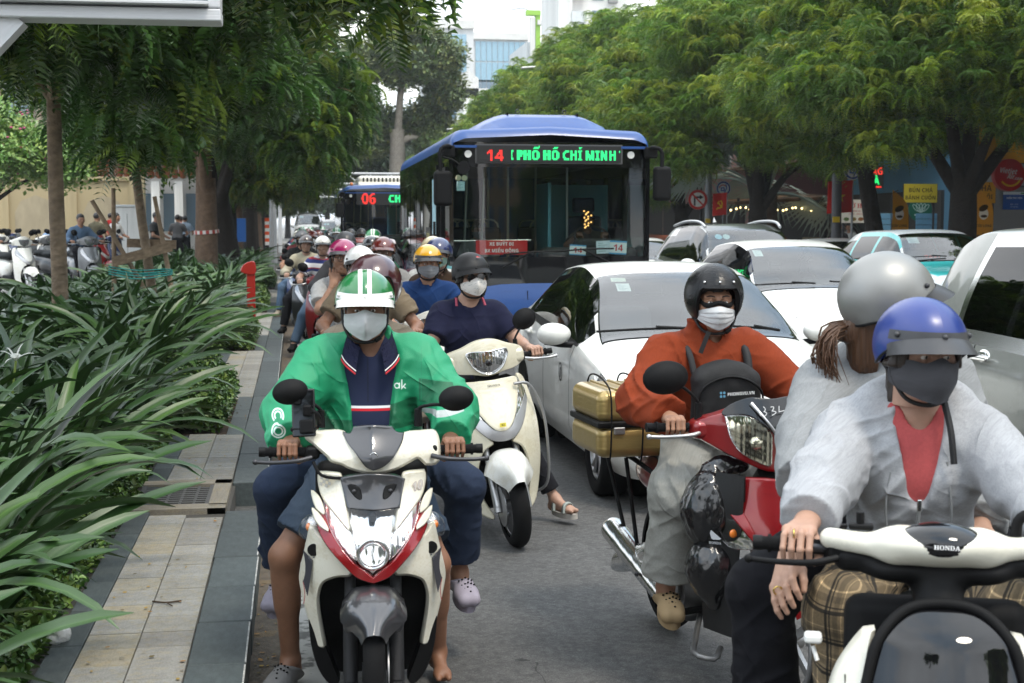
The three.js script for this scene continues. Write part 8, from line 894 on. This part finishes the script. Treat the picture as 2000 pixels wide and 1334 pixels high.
{const t=thing('traffic_sign','round no right turn sign with a red ring','sign',[12.3,2.54,-42.8]);mesh('plate',cyl(.31,.31,.02,0,0,0,[PI / 2,0,0],40),M.alu,t);mesh('sign_face',new THREE.CircleGeometry(.305,40).translate(0,0,.014),std({roughness:.45,map:canvasTex(256,256,(g)=>{g.fillStyle='#c92a22';g.fillRect(0,0,256,256);g.fillStyle='#eceae6';g.beginPath();g.arc(128,128,94,0,7);g.fill();g.strokeStyle='#15181c';g.lineWidth=22;g.beginPath();g.moveTo(86,204);g.lineTo(86,96);g.lineTo(160,96);g.stroke();g.fillStyle='#15181c';g.beginPath();g.moveTo(152,66);g.lineTo(204,96);g.lineTo(152,126);g.fill();g.strokeStyle='#c92a22';g.lineWidth=20;g.beginPath();g.moveTo(60,62);g.lineTo(196,196);g.stroke();})}),t);mesh('bracket',bar([0,0,-.02],[.38,0,-.18],.02),galv,t);}
const roundel=canvasTex(128,128,(g)=>{g.fillStyle='#dfe3e8';g.fillRect(0,0,128,128);g.strokeStyle='#2c4a9a';g.lineWidth=12;g.beginPath();g.arc(64,64,54,0,7);g.stroke();g.lineWidth=8;g.strokeStyle='#c23a3a';g.beginPath();g.arc(58,66,32,3.3,5.6);g.stroke();g.strokeStyle='#3a62b8';g.beginPath();g.moveTo(84,24);g.lineTo(92,60);g.lineTo(70,104);g.stroke();g.strokeRect(44,58,26,24);});
for(const [x,y,z,l] of [[13.3,2.9,-43.4,'small round blue and white emblem sign above the hammer flag'],[13.75,3.12,-34,'small round blue and white emblem sign above the star flag']]){const t=thing('emblem_sign',l,'sign',[x,y,z]);mesh('plate',cyl(.24,.24,.02,0,0,0,[PI / 2,0,0],32),M.alu,t);mesh('sign_face',new THREE.CircleGeometry(.236,32).translate(0,0,.014),std({map:roundel,roughness:.5}),t);mesh('post',cyl(.02,.02,y,0,-y / 2,-.03,undefined,8),galv,t);}
function flag(label,x,y,z,w,h,draw){const t=thing('banner_flag',label,'flag',[x,y,z]),g=grid(10,10,(u,v)=>[(u - .5)*w,(v - .5)*h + .04*u,.03*Math.sin(u*5 + v*2)]);const uv=g.attributes.uv;for(let i=0;i<uv.count;i++)uv.setXY(i,uv.getX(i),uv.getY(i));mesh('cloth',g,std({map:canvasTex(256,320,draw),roughness:.8,side:THREE.DoubleSide}),t);mesh('flag_staff',cyl(.018,.018,y + h / 2,w / 2,-(y - h / 2)/ 2,0,undefined,8),galv,t);}
flag('red flag with a yellow hammer and sickle on a short staff',12.55,2.36,-41.3,.45,.66,(g)=>{g.fillStyle='#c4251c';g.fillRect(0,0,256,320);g.strokeStyle='#e6c024';g.lineWidth=20;g.beginPath();g.arc(118,160,56,-1.1,2.2);g.stroke();g.lineWidth=18;g.beginPath();g.moveTo(100,136);g.lineTo(176,216);g.moveTo(84,152);g.lineTo(124,114);g.moveTo(90,214);g.lineTo(64,232);g.stroke();});
flag('red flag with a yellow star hanging behind the grey lamp post',13.15,2.42,-33.3,.66,.78,(g)=>{g.fillStyle='#cf2318';g.fillRect(0,0,256,320);g.fillStyle='#ecc420';g.beginPath();for(let i=0;i<10;i++){const a=-PI / 2 + i*PI / 5,r=i % 2?25:64;g.lineTo(128 + Math.cos(a)*r,160 + Math.sin(a)*r);}g.fill();});
{const t=thing('round_sign','big round red Vietjet Air lightbox sign on a bracket','sign',[15.78,2.87,-30]);mesh('drum',cyl(.36,.36,.16,0,0,0,[PI / 2,0,0],48),std({color:lin(.45,.01,.015),roughness:.35}),t);mesh('sign_face',new THREE.CircleGeometry(.355,48).translate(0,0,.084),phys({roughness:.6,specularIntensity:.4,map:canvasTex(512,512,(g)=>{g.fillStyle='#c4161e';g.fillRect(0,0,512,512);g.fillStyle='#f4f0ee';g.font='italic bold 112px sans-serif';g.save();g.translate(70,215);g.rotate(.1);g.fillText('Vietjet',0,0,300);g.restore();g.font='italic bold 104px sans-serif';g.save();g.translate(205,310);g.rotate(.1);g.fillText('Air',0,0,120);g.font='italic bold 66px sans-serif';g.fillText('.com',118,4,150);g.restore();g.strokeStyle='#f2c21e';g.lineWidth=30;g.beginPath();g.arc(270,240,190,.55,2.45);g.stroke();})}),t);mesh('bracket',[bar([.3,0,-.02],[1.2,0,-.02],.025),bar([.3,-.25,-.02],[1.2,-.25,-.02],.02)],M.steelDark,t);}
board('shop_sign','blue payment point sign under the round red sign',.55,.4,.1,textTex([['ĐIỂM THU TIỀN',128,66,24,'#fff'],['● ● ● ● ●',128,96,22,'#e8584a'],['điện - nước',128,130,18,'#dfe8ff','normal'],['vé máy bay',128,156,18,'#dfe8ff','normal']],{w:256,h:186,bg:'#1d58b0',pre:(g)=>{g.fillStyle='#e8eef8';g.fillRect(0,0,256,30);g.fillStyle='#3a9a6a';g.fillRect(200,8,40,14);}}),[15.92,2.3,-30]);
board('shop_sign','yellow Bún Chả sign hanging among the tamarind leaves',.95,.5,.06,textTex([['BÚN CHẢ',128,46,42,'#3a3408'],['BÁNH CUỐN',128,100,40,'#3a3408']],{w:256,h:136,bg:'#cfc03a'}),[16.45,2.6,-36],0,'sign',M.steelDark,{legs:2.2});
board('shop_sign','orange Chả signboard behind the dark forked trunk',.62,.52,.06,textTex([['CHẢ',128,62,84,'#3a2606'],['GIÒ ÔI',128,150,60,'#3a2606']],{w:256,h:214,bg:'#d49a22'}),[16.72,2.55,-33],0,'sign',M.steelDark,{legs:2.2});
const sail=(label,x,z)=>{const t=thing('feather_banner',label,'banner',[x,.14,z]);const pts=smooth([[-.2,.4,1],[.22,.4,1],[.22,1.9],[.1,2.25],[-.2,2.5,1]],5),g=panel(pts,(px,py)=>.03*Math.sin(py*4 + px*3),.004,.1),uv=g.attributes.uv;for(let i=0;i<uv.count;i++)uv.setXY(i,(uv.getX(i)+ .22)/ .44,(uv.getY(i)- .4)/ 2.1);mesh('cloth',g,std({roughness:.8,map:canvasTex(128,512,(q)=>{q.fillStyle='#d6951c';q.fillRect(0,0,128,512);q.fillStyle='#e9e4d8';q.beginPath();q.ellipse(58,150,34,34,0,0,7);q.fill();q.fillStyle='#3a2a10';q.beginPath();q.ellipse(56,116,36,18,-.3,0,7);q.fill();q.beginPath();q.ellipse(60,164,24,8,0,0,7);q.fill();q.font='bold 22px sans-serif';q.textAlign='center';q.textBaseline='middle';vtext(q,'CỬU LONG',64,220,22);q.font='bold 46px sans-serif';vtext(q,'BÚN',64,290,46);vtext(q,'CHẢ',64,350,46);})}),t);mesh('flag_staff',tube([[-.22,0,0],[-.22,1.5,0],[-.2,2.4,0],[-.05,2.5,0]],.012,20,6),M.steelDark,t);};
sail('curved orange noodle shop banner right of the forked trunk',16.35,-32.2);sail('curved orange noodle shop banner left of the yellow sign',15.1,-34.2);
{const t=thing('round_sign','round green lotus sign behind the yellow Bún Chả sign','sign',[17.2,2.18,-37.6]);mesh('plate',cyl(.34,.34,.06,0,0,0,[PI / 2,0,0],40),std({color:lin(.02,.14,.1),roughness:.4}),t);mesh('sign_face',new THREE.CircleGeometry(.33,40).translate(0,0,.034),std({roughness:.5,map:canvasTex(128,128,(g)=>{g.fillStyle='#1f6e56';g.fillRect(0,0,128,128);g.strokeStyle='#cfe6da';g.lineWidth=4;for(let i=-2;i<=2;i++){g.beginPath();g.ellipse(64 + i*14,54,9,24,i*.4,0,7);g.stroke();}g.fillStyle='#dcebe4';g.fillRect(28,88,72,7);})}),t);}
board('shop_sign','white Phở Hiền menu board with red lettering',.9,.62,.05,textTex([['PHỞ HIỀN',128,46,48,'#b8242a','bold'],['PHỞ BÒ - PHỞ GÀ - MIẾN GÀ',128,86,15,'#a83030'],['Uy Tín - Chất lượng',128,108,16,'#a83030','italic']],{w:256,h:176,bg:'#dcdad2',face:'serif',pre:(g)=>{for(let i=0;i<4;i++){g.fillStyle=['#4f6a34','#7a6a30','#8a5a30','#5a7040'][i];g.beginPath();g.ellipse(40 + i*58,148,22,14,0,0,7);g.fill();}}}),[14.7,2.12,-36],0,'sign',M.steelDark,{legs:1.7});
board('led_sign','red and green lit shop display behind the slanting trunk',.62,.62,.08,dotText(44,40,(g)=>{g.font='bold 18px sans-serif';g.textBaseline='middle';g.fillStyle='#ff3a28';g.fillText('MAG',2,9,42);g.fillStyle='#30ff80';g.fillText('LÀ',14,27);g.fillStyle='#ff3a28';g.fillRect(8,37,32,3);},6),[15.95,3.1,-38],0,'sign',M.blackPlastic,{glow:.9});
board('billboard','tall yellow restaurant billboard behind the nearest tamarind',1.35,2.2,.12,textTex([['LẠM TRÍ',190,170,50,'#3a2c0c','bold'],['Quán Bún Mộc',180,300,34,'#333','italic']],{w:320,h:500,bg:'#d9a01c',face:'serif',pre:(g)=>{g.fillStyle='#e4e2dc';g.fillRect(60,262,220,76);}}),[16.0,4.25,-30.6],0,'sign',M.steelDark);
for(const [x,y,z,w,h,l] of [[17.2,1.5,-37.2,.62,1.9,'light blue shop shutter beside the forked trunk'],[16.2,1.5,-37.4,.6,1.9,'light blue shop shutter under the lotus sign']]){const t=thing('shop_shutter',l,'shutter',[x,.14,z]);for(let i=0;i<12;i++)mesh('slat',rbox(w,.15,.03,.01,0,.1 + i*.16,0),W.blue,t);}
// shop houses along the right pavement, fronts facing the road
function shop(label,z0,z1,h,wall,o={}){const t=thing('shop_house',label,'building',[18.6,.14,0]),L=z0 - z1,zc=(z0 + z1)/ 2;mesh('wall',box(9,h,L - .1,4.5 +(o.dx??0),h / 2,zc),wall,t);mesh('shop_front',box(.12,2.6,L - .9,-.03 +(o.dx??0),1.32,zc),shopDark,t);mesh('awning',box(1.2,.07,L - .3,-.55 +(o.dx??0),3.9,zc,[0,0,.2]),o.awn??W.brown,t);mesh('cornice',box(.3,.22,L,-.1 +(o.dx??0),h - .1,zc),W.pale,t);
const floors=Math.floor((h - 3.4)/ 2.9);for(let f=0;f<floors;f++)for(let z=z0 - 1;z>z1 + .8;z -=1.9){const w=mesh('window',box(.08,1.4,1.0,-.02 +(o.dx??0),4.7 + f*2.9,z),W.white,t);mesh('pane',box(.05,1.2,.82,-.055 +(o.dx??0),4.7 + f*2.9,z),winGlass,w);}
for(let z=z0 - .6;z>z1 + .4;z -=1.6)mesh('shop_item',rbox(.5,rr(.6,1.4),.6,.03,-.5 +(o.dx??0),.5,z),pick([W.blue,W.brown,W.pink,shopDark,W.cream]),t);return t;}
shop('grey shop house at the right edge behind the airline sign',-28,-38,10,W.grey);shop('cream shop house beyond the right edge of the view',-12,-27.8,11,W.cream);shop('light blue shop house behind the noodle signs',-38.2,-46,7.5,W.blue,{dx:-.2});shop('mauve and pink shop house behind the star flag',-46.2,-56,10.5,W.mauve);shop('pale shop house with a brown awning behind the fan palm',-56.2,-70,9,W.pink,{dx:-.3});shop('white shop house further along the right pavement',-70.2,-90,12,W.white);shop('far grey block at the end of the right pavement',-90.2,-128,14,W.pale);
{const t=thing('cafe_canopy','brown cafe canopy hung with warm bulbs behind the palm','canopy',[15.9,.14,-47.5]);mesh('canopy_sheet',box(3.4,.1,5,0,2.55,0,[.05,0,.06]),W.brown,t);for(const [x,z] of [[-1.5,2.2],[1.5,2.2],[-1.5,-2.2],[1.5,-2.2]])mesh('post',cyl(.05,.05,2.5,x,1.25,z,undefined,8),M.steelDark,t);const gm=std({color:0x000000,emissive:0xffdf9a,emissiveIntensity:3});for(let i=0;i<22;i++)mesh('bulb_lamp',ball(.035,-1.6 +(i % 11)*.32,2.15 + .05*Math.sin(i*2.2),2.3 - Math.floor(i / 11)*.6,[1,1,1],8),gm,t);}
{const t=thing('graffiti_wall','low graffiti covered wall with red tile coping by the kerb trees','wall',[14.6,.14,-62]);mesh('masonry',box(.25,1.0,24,0,.5,0),wallM(96,104,102,21),t);for(let i=0;i<30;i++)mesh('coping_tile',cyl(.2,.2,.78,0,1.02,-11.6 + i*.8,[PI / 2,0,0],10),std({color:lin(.3,.09,.045),roughness:.85}),t);}
for(const [x,z,lab] of [[15.2,-38.5,'person in a dark shirt standing by the noodle shop'],[16.3,-40.5,'person in a white shirt standing by the blue shop front']])person(lab,{pos:[x,.14,z],turn:-.6,hip:[0,.92,0],lean:.03,s:.98,hi:false,cell:.03,skin:SK.tan,sleeves:.3,legs:1,hair:{},hands:{},feet:{R:{a:[-.1,.085,0],dir:[-.2,0,1]},L:{a:[.1,.085,.04],dir:[.2,0,1]}},top:{mat:/dark/.test(lab)?blackCloth:cloth(lin(.6,.6,.58)),sleeve:.32,i:.014},bottom:{mat:denim,i:.014}});
// street lamps
function streetLamp(label,x,z,h,arm,s){const t=thing('street_lamp',label,'street lamp',[x,.14,z]);mesh('pole',tube([[0,0,0],[0,h*.55,0],[0,h - .9,0],[s*.25,h - .25,0],[s*arm*.6,h + .05,0],[s*arm,h + .12,0]],[.11,.09,.07,.05,.04,.04],40,10),galv,t);mesh('lamp_head',rbox(.62,.1,.24,.04,s*(arm + .2),h + .12,0,[0,0,-s*.08]),M.alu,t);}
streetLamp('curved street lamp arching out over the tamarind crowns',11.9,-58,7.9,2.2,-1);streetLamp('second curved street lamp further down behind bus fourteen',12,-88,7.4,2.2,-1);streetLamp('street lamp with a flat bright head reaching out of the left trees',-.9,-55,4.9,2.9,1);
// overhead gantries
for(const [x0,x1,y,z,lab] of [[-.9,12,3.85,-62,'white lattice gantry across the road above bus zero six'],[-.9,12,3.75,-86,'second lattice gantry across the road further off']]){const t=thing('gantry',lab,'gantry',[0,0,z]),pm=std({color:lin(.55,.56,.57),roughness:.5});for(const dy of [.12,-.32])mesh('chord',bar([x0,y + dy,0],[x1,y + dy,0],.05),pm,t);for(let x=x0;x<x1 - .3;x +=.9){mesh('brace',bar([x,y - .32,0],[x + .45,y + .12,0],.028),pm,t);mesh('brace',bar([x + .45,y + .12,0],[x + .9,y - .32,0],.028),pm,t);}for(const x of [x0,x1])mesh('post',cyl(.1,.12,y + .2,x,y / 2,0,undefined,12),pm,t);}
for(const [x,y,z,c,lab] of [[4.4,2.5,-74,'#c8342a','tiny red no entry sign far down the road'],[4.9,2.2,-76,'#2c5cb0','tiny blue direction sign far down the road']]){const t=thing('road_sign',lab,'sign',[x,y,z]);mesh('plate',cyl(.33,.33,.03,0,0,0,[PI / 2,0,0],24),std({color:c,roughness:.5}),t);mesh('post',cyl(.04,.04,y,0,-y / 2,-.04,undefined,8),galv,t);}
// ---------- far buildings ----------
const facade=wallM(206,208,208,31),tintGlass=phys({color:lin(.2,.36,.46),roughness:.08,clearcoat:1,metalness:.2}),tintDark=phys({color:lin(.09,.16,.22),roughness:.1,clearcoat:1});
{const t=thing('office_building','pale office block with blue glass curtain walls at the end of the street','building',[24,0,-192]);mesh('wall',[box(6,28.6,14,-3.2,14.3,-6),box(7.5,27.2,14,3.5,13.6,-6.6)],facade,t);mesh('parapet',[box(6.3,1.1,.5,-3.2,28.4,1.1),box(7.6,.9,.5,3.5,27.0,.6)],W.white,t);
for(let f=0;f<5;f++)for(let i=0;i<6;i++)mesh('window_pane',box(.66,f<1?5.0:1.7,.1,-5.2 + i*.74,f<1?24.6:20.6 - f*2.4 + .4,1.06),f<1?tintGlass:tintDark,t);for(let f=0;f<5;f++)for(let i=0;i<9;i++)mesh('window_pane',box(.68,f<2?2.6:1.6,.1,.45 + i*.76,f<2?25.0 - f*2.75:20.4 -(f - 2)*2.4,.46),f<2?tintGlass:tintDark,t);
mesh('roof_rail',[bar([-5.6,29.4,0],[-1.4,29.4,0],.06),bar([-4,29,0],[-4,29.6,0],.05),bar([-2.2,29,0],[-2.2,31.8,0],.05)],galv,t);}
{const t=thing('white_building','white gabled building below the office block','building',[20.4,0,-172]);mesh('wall',[box(4.2,14.4,10,-.6,7.2,-5),box(3,18.4,8,1.6,9.2,-6)],W.white,t);mesh('gable',extr([[-1.5,0],[1.5,0],[1.5,2.4],[.2,3.4],[-1.5,2.2]],6,0).translate(.4,17.2,-8),W.white,t);mesh('arch_window',torus(.7,.16,-1.6,13.6,.06,undefined,24,8),W.grey,t);for(let i=0;i<3;i++)mesh('window_pane',box(.9,1.5,.1,-1.9 + i*1.2,11,.04),tintDark,t);mesh('ledge',box(4.4,.3,.5,-.6,12.5,.1),W.pale,t);}
{const t=thing('green_framed_building','unfinished white building with a bright green portal frame on its roof','building',[26.3,0,-150]);mesh('wall',box(6,21,12,1,10.5,-6),W.pale,t);mesh('green_frame',[box(1.5,.5,1,-1.3,24.0,0),box(.5,6,.8,-.8,21,-.1)],std({color:lin(.3,.55,.08),roughness:.7}),t);mesh('white_frame',[box(3.6,.5,.8,.9,23.0,.2),box(.5,4,.7,-1.4,21.5,.2),box(.5,4,.7,.2,21.3,.1)],W.white,t);for(let f=0;f<4;f++){mesh('floor_slab',box(4,.25,.6,1.6,20.4 - f*2.7,.2),W.white,t);mesh('bay',box(3.2,1.6,.1,1.8,19.2 - f*2.7,.06),W.grey,t);}mesh('scaffold',[0,1,2].flatMap((i)=>[bar([1 + i*.9,21,.3],[1 + i*.9,25.2,.3],.04),bar([1,22.2 + i,.3],[2.8,22.2 + i,.3],.03)]),galv,t);mesh('street_light_arm',tube([[-3.6,24.3,0],[-2.4,24.5,0],[-1.6,24.2,0]],.06,10,6),galv,t);}
{const t=thing('tower_block','tall white tower block rising above the tamarinds','building',[25.5,0,-122]);mesh('wall',[box(6,30,9,.2,15,-5),box(1.2,30,1,-2.4,15,-.2)],W.white,t);for(let f=0;f<8;f++){mesh('balcony',box(1.3,.9,.9,-1.2,28.4 - f*2.2,0),f % 3?W.pale:W.pink,t);mesh('window_pane',box(1.0,1.3,.1,.6,28.4 - f*2.2,-.46),tintDark,t);mesh('air_unit',rbox(.8,.6,.4,.05,1.9,27.8 - f*2.2,-.3),W.grey,t);}}
// low green glass kiosk fronts below the trees
{const t=thing('glass_kiosk','pale green glass fronted block under the far tree','building',[19.0,0,-150]);mesh('wall',box(6,11.8,6,1.8,5.9,-3),W.white,t);for(let i=0;i<4;i++)for(let f=0;f<3;f++)mesh('window_pane',box(1.2,1.5,.1,-.4 + i*1.4,10.6 - f*2.1,.06),phys({color:lin(.4,.56,.54),roughness:.1,clearcoat:1}),t);}
// ---------- left plaza ----------
{const t=thing('yellow_wall','cream yellow garden wall with arched recesses behind the parked bikes','wall',[-14,.4,-52]);mesh('masonry',box(17,2.9,.4,0,1.45,0),W.cream,t);mesh('plinth',box(17.05,.7,.46,0,.35,0),W.brown,t);for(let i=0;i<8;i++)mesh('pier',box(.5,3.1,.5,-7.6 + i*2.3,1.55,.05),W.cream,t);mesh('coping',box(17.2,.14,.6,0,2.98,0),W.cream,t);for(let i=0;i<7;i++)mesh('arch_recess',extr([[-.7,.7],[.7,.7],[.7,1.8],[.5,2.2],[0,2.4],[-.5,2.2],[-.7,1.8]],.03).translate(-6.45 + i*2.3,0,.2),wallM(164,152,128),t);}
{const t=thing('colonnade_building','white columned building with orange tiled eaves behind the young tree','building',[-6.2,.4,-62]);mesh('wall',[box(8,3.6,5,0,1.8,-3)],W.white,t);for(let i=0;i<7;i++)mesh('column',box(.35,3.2,.35,-3.4 + i*.95,1.6,.2),W.white,t);const tr=std({color:lin(.4,.13,.06),roughness:.85});for(let i=0;i<24;i++)mesh('roof_tile',cyl(.16,.16,2.4,-3.8 + i*.33,3.6,-.3,[1.1,0,0],8),tr,t);for(let i=0;i<6;i++)mesh('window_pane',box(.5,1.6,.1,-2.9 + i*.95,1.9,-.46),tintDark,t);}
{const t=thing('grey_mansion','grey stone building in the shade behind the left trees','building',[-17,0,-66]);mesh('wall',box(20,13,8,0,6.5,-4),wallM(150,138,124,33),t);for(let i=0;i<8;i++){mesh('pilaster',box(.8,13,.4,-8.8 + i*2.5,6.5,.2),wallM(140,128,114,35),t);mesh('window_pane',box(1.1,2.2,.1,-7.5 + i*2.5,7.6,.03),tintDark,t);}mesh('eaves',box(20.6,.5,1,0,12.6,.3),W.brown,t);}
{const t=thing('white_kiosk','plain white utility kiosk box beside the parked motorbikes','kiosk',[-5.0,.4,-44.5]);mesh('cabinet',rbox(.75,1.9,.6,.03,0,.95,0),W.white,t);mesh('lid',rbox(.83,.07,.68,.02,0,1.93,0),W.pale,t);mesh('door_seam',box(.01,1.6,.01,0,.9,.302),M.darkCavity,t);}
{const t=thing('building_wall','pale building rising behind the left street trees','building',[-12,0,-105]);mesh('wall',box(12,16,30,0,8,0),W.pale,t);for(let f=0;f<5;f++)for(let i=0;i<8;i++)mesh('window_pane',box(.1,1.5,1.6,6.03,2.4 + f*2.8,-12.5 + i*3.5),tintDark,t);}
// parked motorbikes in two rows
{const base=[['white','white'],['black','black'],['red','red'],['grey','grey'],['blue','blue']].map(([m],i)=>{const s=sc(['big white scooter parked foremost by the lilies','black scooter parked behind the white one','red scooter parked in the plaza row','grey scooter parked in the plaza row','dark blue scooter parked in the plaza row'][i],[-6.0,.4,-31],1,m);s.userData.group='parked motorbikes on the plaza';return s;});
const spot=[[-5.55,-29.5,.75],[-4.95,-31.6,.9],[-4.75,-34,1.1],[-5.7,-33,.95],[-4.7,-36.5,1.0]];base.forEach((b,i)=>{b.position.set(spot[i][0],.4,spot[i][1]);b.rotation.y=spot[i][2];});
const labs=['motorbike parked deeper in the crowded plaza row'];for(let r=0;r<3;r++)for(let i=0;i<9;i++)copy(base[(i*2 + r)% 5],[-5.9 - r*1.5 + rr(-.2,.2)- i*.12,.4,-34.5 - i*1.15 - r*.5],.9 + rr(-.25,.35),labs[0],'parked motorbikes on the plaza');
const hm=[gMat(190,140,40),gMat(160,30,26),gMat(60,110,160)];[[-5.0,1.42,-34,0,'tan helmet resting on a parked scooter'],[-5.2,1.4,-36.5,1,'red helmet resting on a parked scooter'],[-6.0,1.42,-36.2,2,'pale blue helmet resting on a parked scooter']].forEach(([x,y,z,k,l])=>{const t=thing('helmet',l,'helmet',[x,y,z],.8);const H=once('helmhalf0.117,0.125,0.14',()=>helmetShell([.117,.125,.14],brims.half,[0,.03,-.012]));mesh('shell',H.shell,hm[k],t);mesh('liner',H.liner,linerMat,t);});}
const stand=(label,pos,turn,o)=>person(label,{pos,turn,hip:[0,.92,0],lean:.02,s:1,hi:false,cell:.026,skin:SK.tan,sleeves:.3,legs:1,hair:{},hands:{},feet:{R:{a:[-.1,.085,-.04],dir:[-.15,0,1]},L:{a:[.1,.085,.06],dir:[.15,0,1]}},top:{mat:o.top,sleeve:o.sl??.33,i:.016},bottom:{mat:o.bot??blackCloth,i:.016,flare:.02},shoes:{type:'shoe',mat:M.rubber},...o.x});
stand('man in an olive shirt standing with his back turned by the parked bikes',[-5.35,.4,-40],2.6,{top:cloth(lin(.12,.11,.07))});stand('woman in a white blouse with a shoulder bag by the parked bikes',[-4.9,.4,-40.4],1.2,{top:cloth(lin(.62,.62,.62)),sl:.45,bot:cloth(lin(.015,.017,.035)),x:{hair:{long:1}}});stand('child in a red shirt carried beside the olive-shirted man',[-5.1,.55,-40.9],2.4,{top:cloth(lin(.4,.02,.02)),x:{s:.8}});
stand('man in a dark shirt seen behind the staked tree',[-3.55,.4,-37.5],1.2,{top:cloth(lin(.06,.06,.06))});stand('person in a grey shirt walking away between the trees',[-3.75,.4,-47],3,{top:cloth(lin(.12,.12,.125))});stand('person in a pale blue shirt walking beyond the grey-shirted one',[-3.9,.4,-52],3,{top:cloth(lin(.4,.5,.62))});stand('person in a pink top walking far between the trees',[-4.2,.4,-54],3,{top:cloth(lin(.55,.3,.32))});
{const p=[-6.35,.4,-30.3];rider('woman in a purple jacket and white helmet sitting at the far left edge',p,.75,{helmet:half(gMat(220,220,220)),hair:{long:1},top:{mat:cloth(lin(.09,.06,.12)),sleeve:.9,i:.016},sleeves:1,bottom:{mat:denim,i:.014}});const q=[-4.35,.4,-30.5];sc('grey scooter being wheeled behind the slender tree trunk',q,.5,'grey');rider('rider in a pale denim jacket behind the slender tree trunk',q,.5,{top:{mat:denimLight,sleeve:.9,i:.018},sleeves:1,bottom:{mat:blackCloth,i:.014}});}
// kerb marker, small banners in the bed
{const t=thing('kerb_marker','glossy red kerb marker post with a slanted cap among the shrubs','bollard',[-.66,.14,-20.4]),rd=phys({color:lin(.42,.02,.012),roughness:.3,clearcoat:.8});mesh('post',rbox(.12,.98,.05,.02,.03,.49,0),rd,t);mesh('cap',extr(smooth([[-.1,-.07],[.085,-.1],[.09,.07],[.0,.075],[-.085,.02]],4),.05,.012).translate(0,1.02,-.02),rd,t);}
board('blue_banner','small blue banner strip standing between the left trees',.3,.75,.03,canvasTex(32,64,(g)=>{g.fillStyle='#2f6fc0';g.fillRect(0,0,32,64);}),[-1.7,1.6,-46],0,'banner',galv,{legs:1.1});board('orange_marker','orange and white striped marker board far along the kerb',.22,1.1,.03,canvasTex(32,128,(g)=>{for(let i=0;i<8;i++){g.fillStyle=i % 2?'#f2efe8':'#ec5a20';g.fillRect(0,i*16,32,16);}}),[-1.1,1.5,-58],0,'marker',galv,{legs:.9});
// overhead sign, only its lower corner in view
{const t=thing('overhead_sign','corner of a white framed overhead billboard at the top left','sign',[-1.35,2.79,-7.65],.0);t.scale.setScalar(.85);const fr=std({color:lin(.62,.63,.65),roughness:.45,bumpMap:rep(patch,2),bumpScale:.002});mesh('panel',box(2.14,1.4,.16,.04,.78,-.02),std({color:lin(.36,.37,.4),roughness:.5}),t);mesh('frame_rail',rbox(2.24,.075,.26,.012,.04,.04,0),fr,t);mesh('frame_rail',rbox(.075,1.4,.26,.012,1.12,.78,0),fr,t);mesh('inner_lip',rbox(2.1,.02,.2,.005,.04,.1,.1),fr,t);mesh('lettering',box(.7,.02,.01,.2,.17,.068),std({color:lin(.5,.03,.03),roughness:.5}),t);mesh('strut',[place(new THREE.BoxGeometry(.16,.9,.16),[-.36,-.3,0],[0,0,-.75])],fr,t);mesh('post',box(.2,4,.2,-.75,-.9,0),fr,t);}
// block behind the viewer that the bus windscreen mirrors
{const t=thing('apartment_block','apartment block behind the photographer mirrored in the bus windscreen','building',[9,0,62]);mesh('wall',box(10,20,8,0,10,0),W.cream,t);mesh('side_wing',[box(26,13,8,18,6.5,4),box(30,15,8,-22,7.5,6)],W.grey,t);for(let f=0;f<6;f++)for(let i=0;i<5;i++)mesh('window_pane',box(1.1,1.7,.1,-4 + i*2,3 + f*2.9,-4.03),tintDark,t);}
renderer.render(scene,camera);
